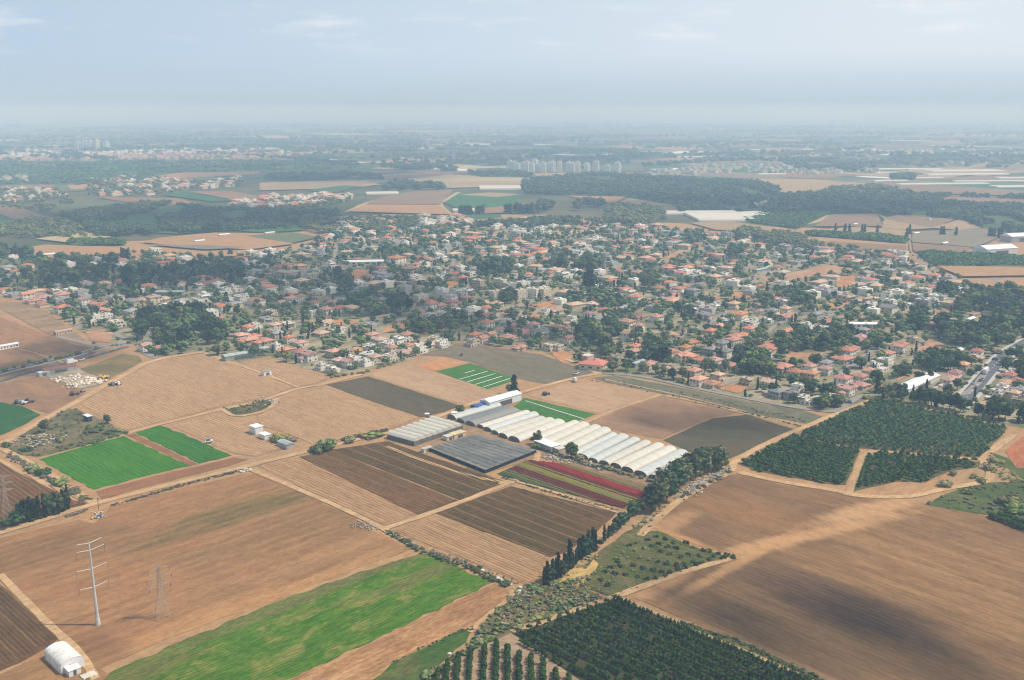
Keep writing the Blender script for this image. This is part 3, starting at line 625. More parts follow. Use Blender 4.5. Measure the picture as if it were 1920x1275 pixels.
# --- the far plain: fields traced on the photograph, then a patchwork out to the haze
def fmat(name, a, b, c=None): return soil(name, [a, b] + ([c] if c else []), ANG_A, (260, 40), .6, 160, .5, .1, bump=.1)
FM = {'t': fmat('far_tan', S(184, 158, 124), S(170, 144, 112), S(158, 134, 106)), 'o': fmat('far_orange', S(190, 148, 108), S(178, 138, 104)), 'p': fmat('far_pink', S(160, 126, 102), S(152, 120, 100)),
      'g': fmat('far_green', S(70, 110, 66), S(80, 116, 72)), 'd': fmat('far_dark_green', S(76, 100, 66), S(104, 116, 78)), 'b': fmat('far_brown', S(146, 120, 98), S(158, 130, 106)),
      'y': fmat('far_straw', S(196, 176, 136), S(186, 164, 128)), 'm': fmat('far_grey', S(140, 128, 112), S(150, 138, 120)), 'w': plain('far_plastic', S(232, 232, 226, .9), .5, .3, .05, .05), 's': fmat('far_sage', S(116, 122, 92), S(104, 116, 86))}
_fz = [0.34]
def far(c, px):
    pts = [P(*p) for p in px]; _fz[0] += .004
    area = sum(pts[i][0] * pts[i - 1][1] - pts[i - 1][0] * pts[i][1] for i in range(len(pts)))
    if area > 0: pts = pts[::-1]
    ring = densify(pts, 25, 1.2)
    me = bpy.data.meshes.new('far_field'); me.from_pydata([(p.x, p.y, _fz[0]) for p in ring], [], [list(range(len(ring)))]); me.materials.append(FM[c]); me.update()
    o = link('far_field', me); o['kind'] = 'structure'; return o
L1 = lambda c, *pts: far(c, Z4(0, 200, 3, pts)); L2 = lambda c, *pts: far(c, Z4(500, 200, 3, pts)); L3 = lambda c, *pts: far(c, Z4(900, 200, 3, pts)); L4 = lambda c, *pts: far(c, Z4(1280, 200, 3, pts))
frnd = random.Random(5)
for k in range(430):                                                  # patchwork beyond the traced fields
    d = 2600 * (14000 / 2600) ** frnd.random(); az = frnd.uniform(-.52, .52); X, Y = d * math.sin(az), d * math.cos(az)
    a = (ANG_A if frnd.random() < .5 else ANG_B) + frnd.uniform(-.25, .25); Lx = frnd.uniform(90, 260) * (d / 3500) ** .5; Ly = Lx * frnd.uniform(.35, .9)
    c = frnd.choices('tpogdbymsw', (10, 4, 5, 12, 24, 8, 5, 12, 18, 14))[0]
    if c == 'w': Lx *= .45; Ly *= .3
    q = [(X + math.cos(a) * sx * Lx - math.sin(a) * sy * Ly, Y + math.sin(a) * sx * Lx + math.cos(a) * sy * Ly) for sx, sy in ((-1, -1), (1, -1), (1, 1), (-1, 1))]
    far(c, [PX(x, y)[:2] for x, y in q])
L1('d', (-60, 330), (300, 312), (500, 308), (1000, 302), (1500, 300), (2000, 310), (2000, 352), (1400, 368), (1000, 375), (700, 420), (500, 445), (-60, 445))
L1('g', (200, 345), (620, 320), (980, 330), (900, 360), (560, 400), (260, 420))
L1('p', (-60, 452), (300, 440), (310, 462), (-60, 474)); L1('o', (380, 445), (640, 432), (620, 462), (400, 470)); L1('o', (990, 384), (1460, 368), (1420, 384), (1120, 396))
L1('p', (530, 512), (1000, 520), (1140, 560), (900, 560), (700, 540)); L1('p', (1060, 482), (1300, 480), (1512, 520), (1340, 532)); L1('g', (900, 500), (1060, 485), (1320, 532), (1200, 540))
L1('p', (-60, 560), (90, 565), (340, 650), (180, 672), (0, 612), (-60, 600)); L1('g', (-60, 608), (0, 620), (160, 664), (60, 690), (-60, 700)); L1('s', (240, 560), (600, 530), (820, 560), (500, 620), (300, 610))
L1('d', (340, 620), (800, 558), (1050, 556), (1150, 580), (1900, 592), (1900, 660), (1700, 692), (1300, 702), (1000, 722), (500, 704), (430, 662)); L1('g', (400, 655), (900, 632), (1100, 650), (700, 690), (460, 690))
L1('y', (200, 750), (480, 714), (630, 740), (380, 772)); L1('o', (160, 800), (250, 784), (720, 800), (700, 832), (310, 862), (190, 845)); L1('d', (385, 770), (480, 748), (690, 760), (680, 782), (400, 786))
L1('o', (800, 770), (900, 745), (1200, 716), (1500, 720), (1650, 780), (1400, 812), (900, 782)); L1('o', (1050, 830), (1400, 812), (1420, 850), (1050, 852)); L1('s', (1380, 735), (1640, 712), (1800, 740), (1640, 775)); L1('g', (1340, 705), (1560, 672), (1740, 700), (1480, 715))
L1('m', (820, 783), (1160, 786), (1400, 800), (1160, 812)); L1('y', (820, 870), (1180, 850), (1100, 900), (900, 890)); L1('s', (-60, 830), (240, 870), (150, 910), (-60, 905))
L1('d', (-60, 788), (190, 800), (190, 840), (-60, 835))
L2('b', (560, 552), (640, 515), (820, 482), (1050, 472), (990, 540), (970, 556)); L2('o', (450, 595), (555, 555), (968, 558), (1040, 612), (700, 603)); L2('t', (350, 625), (700, 612), (1060, 628), (1000, 640), (380, 640))
L2('g', (1000, 545), (1080, 492), (1420, 500), (1400, 568), (1080, 582)); L2('t', (1080, 500), (1250, 488), (1420, 498), (1300, 514)); L2('p', (1140, 585), (1340, 565), (1540, 572), (1540, 600), (1180, 608)); L2('g', (1120, 616), (1320, 610), (1322, 636), (1130, 640)); L2('t', (1150, 644), (1570, 612), (1600, 640), (1200, 670))
L2('t', (1000, 430), (1440, 420), (1440, 452), (1010, 462)); L2('t', (-40, 432), (540, 416), (645, 442), (480, 462), (-40, 476)); L2('g', (220, 475), (420, 448), (540, 450), (380, 490)); L2('d', (1120, 375), (1500, 380), (1480, 402), (1200, 398))
L2('o', (1490, 380), (1780, 375), (1740, 392), (1520, 395)); L2('d', (-40, 330), (600, 320), (660, 340), (500, 360), (-40, 380)); L2('t', (640, 300), (1280, 290), (1200, 320), (800, 325))
L3('d', (240, 425), (620, 382), (1000, 402), (1560, 432), (1680, 470), (1680, 500), (1500, 602), (1300, 592), (1130, 602), (1080, 552), (860, 512), (600, 502), (245, 492))
L3('o', (500, 505), (820, 512), (760, 545), (640, 545)); L3('t', (790, 540), (840, 520), (1000, 545), (1090, 560), (960, 590)); L3('b', (1000, 560), (1090, 562), (1130, 605), (960, 588)); L3('t', (1180, 660), (1400, 650), (1770, 705), (1600, 715), (1320, 700))
L3('p', (660, 395), (860, 370), (960, 388), (900, 400)); L3('y', (380, 690), (540, 678), (640, 700), (480, 740), (390, 740))
L4('d', (540, 512), (800, 492), (1300, 512), (1560, 560), (1960, 572), (1960, 712), (1700, 692), (1560, 640), (1200, 612), (830, 602), (640, 692), (380, 650), (450, 602)); L4('d', (330, 640), (640, 690), (800, 612), (640, 560), (520, 570))
L4('t', (340, 410), (740, 412), (1200, 452), (1400, 492), (1200, 498), (560, 502), (450, 462)); L4('p', (1330, 542), (1500, 512), (1960, 530), (1960, 574), (1560, 562)); L4('b', (1060, 432), (1500, 450), (1960, 480), (1960, 510), (1400, 492))
L4('b', (830, 612), (1090, 606), (1130, 680), (740, 680)); L4('t', (1100, 610), (1135, 640), (1120, 690), (1260, 700), (1420, 690), (1400, 670), (1200, 655)); L4('b', (1130, 640), (1200, 616), (1560, 622), (1420, 692)); L4('t', (720, 700), (1000, 682), (1260, 702), (1258, 735)); L4('o', (640, 735), (800, 745), (1258, 782), (1256, 800), (800, 790))
L4('b', (700, 760), (1258, 790), (1258, 818), (800, 812)); L4('m', (1290, 712), (1700, 692), (1830, 722), (1640, 800), (1290, 770)); L4('b', (1288, 775), (1620, 800), (1600, 850), (1300, 822)); L4('t', (1400, 690), (1560, 640), (1680, 690), (1560, 700))
L4('d', (690, 712), (1260, 737), (1260, 775), (720, 735)); L4('d', (1320, 842), (1380, 822), (1960, 852), (1960, 912), (1430, 902)); L4('o', (1430, 905), (1960, 912), (1960, 960), (1560, 965)); L4('s', (880, 870), (1030, 862), (1060, 890), (1000, 915), (880, 900))
for q in ([(900, 735), (900, 775)],): pass
strip('dirt_track', Z4(1280, 200, 3, [(1265, 740), (1268, 800), (1290, 840), (1400, 900), (1470, 960)]), 9, FM['t'], 8, 0)
strip('dirt_track', Z4(500, 200, 3, [(1080, 482), (1000, 530), (960, 545), (1020, 600), (1060, 640), (1130, 665)]), 12, FM['y'], 8, 0)
strip('dirt_track', Z4(500, 200, 3, [(450, 595), (560, 540), (750, 492)]), 10, FM['y'], 8, 0)
strip('dirt_track', Z4(1280, 200, 3, [(640, 665), (740, 655), (830, 610)]), 12, FM['y'], 8, 0)

# ================================================================== FOLIAGE
G_DARK = leaf('dark_foliage', S(48, 64, 38), S(82, 98, 60)); G_MID = leaf('mid_foliage', S(82, 94, 54), S(122, 130, 80)); G_LIT = leaf('fresh_foliage', S(86, 102, 50), S(126, 134, 74))
G_CYP = leaf('cypress_foliage', S(28, 42, 32), S(52, 66, 44), .02, .25); G_CIT = leaf('citrus_foliage', S(34, 56, 20), S(80, 108, 42), .015, .2); G_GUM = leaf('gum_foliage', S(76, 86, 56), S(112, 118, 80), .02, .25)
G_DRY = leaf('dry_brush', S(112, 104, 76), S(148, 134, 100)); G_RED = leaf('bougainvillea_bloom', S(170, 40, 60), S(200, 70, 84))
BARK = plain('bark', S(94, 78, 62), .9, .1, .2, 2.0)
def trunk_mesh(h, r, limbs, seed, top=.55):
    m = MB(); q = random.Random(seed); b = h * top
    m.tube((0, 0, -.2), (q.uniform(-.02, .02) * h, q.uniform(-.02, .02) * h, b), r, r * .55, 6, 0, False)
    for k in range(limbs):
        a = k * 6.28 / max(1, limbs) + q.uniform(-.4, .4); z = b * q.uniform(.55, .95)
        m.tube((0, 0, z), (math.cos(a) * h * .2, math.sin(a) * h * .2, z + h * .2), r * .45, r * .2, 5, 0, False)
    return m.mesh('trunk', BARK)
PROTO = {}
def proto(kind, i, V, F, mat, tr): PROTO.setdefault(kind, []).append((mesh_np('crown', V, F, mat), tr, V, F, mat))
for i in range(5):
    V, F = crown_arrays(20 + i, p_round(.30, .34, .84), 13, 22, .055, .165, ICO1, .8); proto('broad', i, V, F, [G_MID, G_DARK, G_LIT, G_MID, G_DARK][i], trunk_mesh(1, .03, 3, i))
for i in range(4):
    V, F = crown_arrays(40 + i, p_round(.26, .30, .88), 14, 22, .055, .15, ICO1, .95); proto('dark', i, V, F, [G_DARK, G_CYP, G_DARK, G_DARK][i], trunk_mesh(1, .028, 3, 10 + i))
for i in range(3):
    V, F = crown_arrays(50 + i, p_round(.24, .36, .90), 11, 26, .05, .13, ICO1, 1.0); proto('gum', i, V, F, G_GUM, trunk_mesh(1, .022, 4, 20 + i, .7))
for i in range(4):
    V, F = crown_arrays(60 + i, p_spire(.07), 13, 18, .035, .058, ICO1, 1.5); proto('cypress', i, V, F, G_CYP, trunk_mesh(1, .016, 0, 30 + i, .3))
for i in range(4):
    V, F = crown_arrays(70 + i, p_dome(.36), 8, 30, .085, .27, ICO1, .95); proto('citrus', i, V, F, G_CIT, trunk_mesh(1, .05, 2, 40 + i, .5))
for i in range(4):
    V, F = crown_arrays(80 + i, lambda r, n: [(r.uniform(-.45, .45), r.uniform(-.45, .45), r.uniform(.2, .5)) for _ in range(n)], 6, 18, .10, .34, ICO1, .8); proto('bush', i, V, F, [G_MID, G_DARK, G_LIT, G_DRY][i], trunk_mesh(1, .04, 2, 50 + i, .4))
LOW = {}
for kind, pf, nl, lr, fl, mt in (('broad', p_round(.26, .36, .80), 5, .24, .8, G_MID), ('dark', p_round(.24, .32, .84), 5, .23, .95, G_DARK), ('gum', p_round(.22, .4, .84), 5, .2, 1, G_GUM), ('cypress', p_spire(.08), 5, .09, 2.0, G_CYP), ('citrus', p_dome(.3), 4, .34, .9, G_CIT), ('bush', p_dome(.3), 3, .4, .8, G_MID)):
    LOW[kind] = ([crown_arrays(200 + k, pf, nl, 5, .09 if kind != 'citrus' else .16, lr, ICO1, fl) for k in range(3)], mt)
def join_low(name, specs, mat=None, parent=None):
    """specs: (kind, x, y, z, height, spread) joined into one stuff mesh"""
    if not specs: return
    Vs = []; F3 = []; F4 = []; nv = 0
    for kind, x, y, z, h, sp in specs:
        V, F = LOW[kind][0][random.randrange(3)]; a = random.random() * 6.28; c, s_ = math.cos(a), math.sin(a)
        W = np.empty_like(V); W[:, 0] = (V[:, 0] * c - V[:, 1] * s_) * h * sp + x; W[:, 1] = (V[:, 0] * s_ + V[:, 1] * c) * h * sp + y; W[:, 2] = V[:, 2] * h + z
        Vs.append(W); F3.append(F[0] + nv)
        if len(F) > 1: F4.append(F[1] + nv)
        nv += len(V)
    o = link(name, mesh_np(name, np.concatenate(Vs), [np.concatenate(F3)] + ([np.concatenate(F4)] if F4 else []), mat or LOW[specs[0][0]][1]), parent); o['kind'] = 'stuff'; return o
NAMES = {'broad': ('broadleaf_tree', 'tree'), 'dark': ('evergreen_tree', 'tree'), 'gum': ('eucalyptus_tree', 'tree'), 'cypress': ('cypress_tree', 'tree'), 'citrus': ('citrus_tree', 'tree'), 'bush': ('shrub', 'shrub')}
TREES = []                                                            # (kind, x, y, height, spread, variant, special label, group)
def tree(kind, x, y, h, sp=1.0, var=None, label=None, group=None, world=False):
    X, Y = (x, y) if world else P(x, y)
    TREES.append((kind, X, Y, h, sp, random.randrange(len(PROTO[kind])) if var is None else var, label, group))
def place_tree(t):
    kind, X, Y, h, sp, var, label, group = t
    cm, tm = PROTO[kind][var][0], PROTO[kind][var][1]
    e = empty(NAMES[kind][0], (X, Y, 0.1), random.random() * 6.28); e.scale = (h * sp, h * sp, h); e['category'] = NAMES[kind][1]
    link('crown', cm, e); link('trunk', tm, e); return e
def fill(px, n, kinds, hr, sp=(.9, 1.25), avoid=None, world=False):
    xs = [p[0] for p in px]; ys = [p[1] for p in px]; W = [P(*p) for p in px]
    x0, x1 = min(p[0] for p in W), max(p[0] for p in W); y0, y1 = min(p[1] for p in W), max(p[1] for p in W); k = 0; t = 0; out = []
    while k < n and t < n * 30:
        t += 1; x, y = random.uniform(x0, x1), random.uniform(y0, y1)
        if not inside(W, x, y) or (avoid and avoid(x, y)): continue
        out.append((random.choice(kinds), x, y, random.uniform(*hr), random.uniform(*sp))); k += 1
    return out

# ================================================================== BUILDINGS
W_ = {'cream': plain('cream_plaster', S(222, 206, 180, .9), .85, .1, .08, .3, objvar=.10), 'white': plain('white_plaster', S(230, 223, 208, .93), .8, .15, .05, .3, objvar=.05), 'tan': plain('tan_plaster', S(200, 178, 150, .9), .85, .1, .1, .3, objvar=.12), 'grey': plain('grey_plaster', S(176, 172, 166, .9), .85, .1, .1, .3, objvar=.12)}
m_stain = plain('stained_concrete', S(168, 160, 146, .9), .9, .1, .2, .25, objvar=.12)
def tiles(name, c, c2):
    m = NT(name); p = m.n('ShaderNodeTexCoord').outputs['Object']; oi = m.n('ShaderNodeObjectInfo')
    n1 = m.noise(p, .7, 4); n2 = m.noise(p, 6, 2); col = m.mix(m.ramp(m.math('ADD', m.math('MULTIPLY', n1, .6), m.math('MULTIPLY', n2, .4)), .35, .65), c, c2)
    h = m.n('ShaderNodeHueSaturation'); m.put(h.inputs['Color'], col); m.put(h.inputs['Value'], m.math('ADD', m.math('MULTIPLY', oi.outputs['Random'], .5), .74))
    m.put(h.inputs['Saturation'], m.math('ADD', m.math('MULTIPLY', m.math('FRACT', m.math('MULTIPLY', oi.outputs['Random'], 19.1)), .4), .7))
    m.put(h.inputs['Hue'], m.math('ADD', m.math('MULTIPLY', m.math('FRACT', m.math('MULTIPLY', oi.outputs['Random'], 57.3)), .03), .485))
    return m.finish(h.outputs[0], .85, .15, n2, .4, .1)
T_ = {'r': tiles('orange_roof_tiles', S(196, 132, 100), S(178, 114, 86)), 'R': tiles('rosy_roof_tiles', S(182, 118, 98), S(164, 102, 86)), 't': tiles('sandy_roof_tiles', S(196, 152, 120), S(176, 134, 104)), 'k': tiles('grey_roof_tiles', S(150, 146, 142), S(128, 126, 124)), 'b': tiles('brown_roof_sheet', S(164, 128, 110), S(146, 116, 100))}
m_flat = plain('flat_roof_coating', S(208, 201, 188, .9), .85, .15, .14, .4, objvar=.16); m_gflat = plain('grey_roof_felt', S(158, 154, 148, .9), .85, .15, .14, .4, objvar=.14)
m_glass = plain('dark_window_glass', S(62, 72, 82), .15, .5, .1, .5); m_panel = plain('solar_panel', S(48, 58, 78), .2, .5, .1); m_tank = plain('white_boiler', S(226, 226, 224, .9), .5, .3, .04)
m_wsheet = plain('white_sheet_roof', S(236, 234, 230, .95), .5, .3, .06, .2); m_gsheet = plain('grey_sheet_roof', S(164, 172, 172, .9), .5, .3, .12, .2); m_frame = plain('dark_steel', S(92, 92, 92), .6, .4, .1)
m_blue = plain('blue_tarp', S(62, 86, 152), .5, .3, .12, .4); m_rust = plain('rusty_roof', S(156, 108, 92), .8, .2, .15, .4)
def windows(m, x0, x1, y0, y1, z0, storeys, r, sh=3.0, e=.05):
    for k in range(storeys):
        z = z0 + k * sh + .95
        for (a, b, fx) in ((x0, x1, True), (y0, y1, False)):
            n = max(1, int((b - a) / 3.2))
            for i in range(n):
                c = a + (b - a) * (i + .5) / n + r.uniform(-.3, .3); hw = r.choice((.5, .7, 1.0)); hh = r.choice((1.1, 1.3)); zz = z
                if k == 0 and r.random() < .25: hh = 2.0; zz = z0 + .1
                for s in (0, 1):
                    if r.random() < .2: continue
                    if fx: y = y1 if s else y0; m.box(c - hw, c + hw, y - (e if not s else e * 2), y + (e if s else e * 2), zz, zz + hh)
                    else: x = x1 if s else x0; m.box(x - (e if not s else e * 2), x + (e if s else e * 2), c - hw, c + hw, zz, zz + hh)
def heater(m, x, y, z):
    m.box(x - 1.0, x + 1.0, y - .05, y + .05, z, z + .9, 0)
    m.add([(x - 1, y - .9, z + .15), (x + 1, y - .9, z + .15), (x + 1, y - .06, z + 1.0), (x - 1, y - .06, z + 1.0), (x - 1, y - .9, z + .05), (x + 1, y - .9, z + .05), (x + 1, y - .06, z + .88), (x - 1, y - .06, z + .88)], [(0, 1, 2, 3), (7, 6, 5, 4), (0, 4, 5, 1), (1, 5, 6, 2), (2, 6, 7, 3), (3, 7, 4, 0)], 0)
    m.tube((x - .7, y + .35, z + 1.1), (x + .7, y + .35, z + 1.1), .28, .28, 8, 1)
HOUSES = {}
def hp(code, parts): HOUSES.setdefault(code, []).append(parts)
def tile_house(code, wall, storeys, seed):
    r = random.Random(seed); Lx, Ly = r.uniform(11, 13), r.uniform(8.5, 10.5); h = 3.0 * storeys + .4
    wl, rf, gl, ht = MB(), MB(), MB(), MB(); x, y = Lx / 2, Ly / 2; rise = min(Lx, Ly) * .24
    wl.box(-x, x, -y, y, -.3, h); rf.hip(-x, x, -y, y, h, rise, .6, gable=(seed % 5 == 4)); windows(gl, -x, x, -y, y, .2, storeys, r)
    if seed % 5 == 4: wl.add([(-x, -y, h), (-x, y, h), (-x, 0, h + rise * .92), (x, -y, h), (x, y, h), (x, 0, h + rise * .92)], [(0, 2, 1), (3, 4, 5), (0, 3, 5, 2), (1, 2, 5, 4)])
    if seed % 2 == 0:                                                # a lower wing
        a = r.uniform(3.5, 5); wx = r.uniform(.3, .6) * x; h2 = h - (3.0 if storeys > 1 and r.random() < .6 else .7)
        wl.box(-wx, wx + 1, -y - a, -y - .002, -.3, h2); rf.hip(-wx, wx + 1, -y - a, -y + 1.5, h2, 1.3, .5); windows(gl, -wx, wx + 1, -y - a, -y, .2, 1, r)
    else: wl.box(x + .002, x + 2.4, -y * .4, y * .5, -.3, 2.6, 0); wl.box(x + .3, x + 2.1, -y * .4 + .3, y * .5 - .3, 2.6, 2.9, 0)
    cx = r.uniform(-.3, .3) * x; ch = MB(); ch.box(cx, cx + .7, .5, 1.1, h + rise * .3, h + rise + .9)
    heater(ht, -x * .4, -y * .45, h + rise * .38)
    hp(code, [('wall', wl.mesh('wall', W_[wall]), []), ('roof', rf.mesh('roof', T_[code[0]]), [('chimney', ch.mesh('chimney', W_[wall])), ('water_heater', ht.mesh('water_heater', [m_panel, m_tank]))]), ('glazing', gl.mesh('glazing', m_glass), [])])
def flat_house(code, wall, storeys, seed, roofm):
    r = random.Random(seed); Lx, Ly = r.uniform(11, 14), r.uniform(9, 11); wl, rf, gl, ht, tr = MB(), MB(), MB(), MB(), MB(); x, y = Lx / 2, Ly / 2; h = 3.1 * storeys
    def block(m, x0, x1, y0, y1, z0, z1, par=.7):
        m.box(x0, x1, y0, y1, z0, z1)
        for q in ((x0, x1, y0, y0 + .25), (x0, x1, y1 - .25, y1), (x0, x0 + .25, y0 + .252, y1 - .252), (x1 - .25, x1, y0 + .252, y1 - .252)): m.box(*q, z1 + .002, z1 + par)
    block(wl, -x, x, -y, y, -.3, 3.1); rf.box(-x + .26, x - .26, -y + .26, y - .26, 3.1, 3.16); windows(gl, -x, x, -y, y, .2, 1, r)
    if storeys > 1:
        x0, x1 = (-x + .8, x * r.uniform(.1, .8)) if seed % 2 else (-x * r.uniform(.1, .8), x - .8); y0, y1 = -y * r.uniform(.4, .95), y - .6
        block(wl, x0, x1, y0, y1, 3.17, h); rf.box(x0 + .26, x1 - .26, y0 + .26, y1 - .26, h, h + .06); windows(gl, x0, x1, y0, y1, 3.2, storeys - 1, r)
        tr.box(x0 - .6, x1 + .3, y0 - 2.2, y0 - .02, 5.7, 5.9); tr.tube((x0, y0 - 2, 3.2), (x0, y0 - 2, 5.7), .13, .13, 6); tr.tube((x1, y0 - 2, 3.2), (x1, y0 - 2, 5.7), .13, .13, 6)
        if r.random() < .5: block(wl, x1 - 3.4, x1 - .5, y1 - 3.2, y1 - .4, h + .07, h + 2.4, .2)
        heater(ht, (x0 + x1) / 2, (y0 + y1) / 2, h + .06)
    else: heater(ht, 0, 0, 3.16); tr.box(-x * .6, x * .4, -y - 2.4, -y - .02, 2.5, 2.7); tr.tube((-x * .5, -y - 2.2, 0), (-x * .5, -y - 2.2, 2.5), .13, .13, 6); tr.tube((x * .3, -y - 2.2, 0), (x * .3, -y - 2.2, 2.5), .13, .13, 6)
    hp(code, [('wall', wl.mesh('wall', W_[wall]), []), ('roof', rf.mesh('roof', roofm), [('water_heater', ht.mesh('water_heater', [m_panel, m_tank]))]), ('pergola', tr.mesh('pergola', W_[wall]), []), ('glazing', gl.mesh('glazing', m_glass), [])])
def block_house(code, wall, storeys, seed):
    r = random.Random(seed); x, y = r.uniform(8, 9.5), r.uniform(5, 6); h = 3.0 * storeys + .5; wl, rf, gl, bl, sh = MB(), MB(), MB(), MB(), MB()
    wl.box(-x, x, -y, y, -.3, h)
    for q in ((-x, x, -y, -y + .3), (-x, x, y - .3, y), (-x, -x + .3, -y + .302, y - .302), (x - .3, x, -y + .302, y - .302)): wl.box(*q, h + .002, h + .8)
    rf.box(-x + .31, x - .31, -y + .31, y - .31, h, h + .06); sh.box(-1.6, 1.6, -1.4, 1.6, h + .07, h + 2.6); windows(gl, -x, x, -y, y, .2, storeys, r)
    for k in range(1, storeys):
        for c in (-x * .55, x * .5): bl.box(c - 2, c + 2, -y - 1.4, -y - .002, k * 3 + .1, k * 3 + .25); bl.box(c - 2, c + 2, -y - 1.4, -y - 1.25, k * 3 + .25, k * 3 + 1.2)
    hp(code, [('wall', wl.mesh('wall', W_[wall]), []), ('roof', rf.mesh('roof', m_flat), [('stair_hut', sh.mesh('stair_hut', W_[wall]))]), ('balconies', bl.mesh('balconies', W_[wall]), []), ('glazing', gl.mesh('glazing', m_glass), [])])
def shed(code, roofm, seed, wallm, L=20.0, Wd=8.0, h=3.2):
    wl, rf, gl = MB(), MB(), MB(); wl.box(-L / 2, L / 2, -Wd / 2, Wd / 2, -.3, h); rf.hip(-L / 2, L / 2, -Wd / 2, Wd / 2, h, .9 + seed * .25, .5, .12, gable=True)
    wl.add([(-L / 2, -Wd / 2, h), (-L / 2, Wd / 2, h), (-L / 2, 0, h + .8), (L / 2, -Wd / 2, h), (L / 2, Wd / 2, h), (L / 2, 0, h + .8)], [(0, 2, 1), (3, 4, 5)])
    gl.box(-L / 2 - .06, -L / 2 + .1, -1.5, 1.5, .0, 2.6)
    r = random.Random(seed); windows(gl, -L / 2, L / 2, -Wd / 2, Wd / 2, .3, 1, r)
    hp(code, [('wall', wl.mesh('wall', wallm), []), ('roof', rf.mesh('roof', roofm), []), ('glazing', gl.mesh('glazing', m_glass), [])])
for i in range(6):
    tile_house('r', ['cream', 'white', 'tan', 'cream', 'white', 'cream'][i], 2 if i % 3 else 1, i); tile_house('R', ['cream', 'white', 'cream', 'tan', 'white', 'white'][i], 2 if i % 2 else 1, 20 + i)
    tile_house('t', ['tan', 'cream', 'tan', 'cream', 'white', 'tan'][i], 2 if i % 2 else 1, 40 + i); tile_house('k', ['grey', 'white', 'tan', 'grey', 'white', 'cream'][i], 2, 60 + i)
    flat_house('w', 'white', 2, 80 + i, m_flat); flat_house('g', ['grey', 'tan', 'cream', 'grey', 'grey', 'tan'][i], 1 + i % 2, 100 + i, m_gflat); flat_house('c', ['cream', 'tan'][i % 2], 2, 120 + i, m_flat)
for i in range(3): block_house('a', ['white', 'cream', 'tan'][i], 4, 140 + i); block_house('p', ['white', 'grey', 'cream'][i], 3, 150 + i)
for i in range(2): shed('s', m_wsheet, i, W_['white']); shed('S', m_gsheet, i, W_['grey']); shed('b', T_['b'], i, W_['tan'])
KIND = {'r': ('tiled_house', 'house', 'orange-roofed {}', 'house'), 'R': ('tiled_house', 'house', 'rosy-roofed {}', 'house'), 't': ('tiled_house', 'house', 'sandy-roofed {}', 'house'), 'k': ('tiled_house', 'house', 'grey-roofed {}', 'house'),
        'w': ('flat_roofed_house', 'house', 'white flat-roofed {}', 'house'), 'g': ('flat_roofed_house', 'house', 'grey flat-roofed {}', 'house'), 'c': ('flat_roofed_house', 'house', 'cream flat-roofed {}', 'house'),
        'a': ('apartment_block', 'building', 'four-storey pale apartment {}', 'block'), 'p': ('apartment_block', 'building', 'three-storey pale apartment {}', 'block'), 's': ('long_shed', 'shed', 'long white-roofed {}', 'shed'), 'S': ('long_shed', 'shed', 'long grey-roofed {}', 'shed'), 'b': ('long_shed', 'shed', 'long brown-roofed {}', 'shed')}
NOMW = {'r': 13.5, 'R': 13.5, 't': 13.5, 'k': 13.5, 'w': 15, 'g': 14.5, 'c': 15, 'a': 20, 'p': 20, 's': 20, 'S': 20, 'b': 20}
def build_house(code, X, Y, rz, sx, sz, var):
    parts = HOUSES[code][var % len(HOUSES[code])]; e = empty(KIND[code][0], (X, Y, .12), rz); e.scale = (sx, sx, sz) if code not in 'sSb' else (sx, sx * .75, sz); e['category'] = KIND[code][1]
    for nm, me, subs in parts:
        p = link(nm, me, e)
        if nm in ('glazing', 'balconies'): p['kind'] = 'stuff'
        for sn, sm in subs: link(sn, sm, p)
    return e
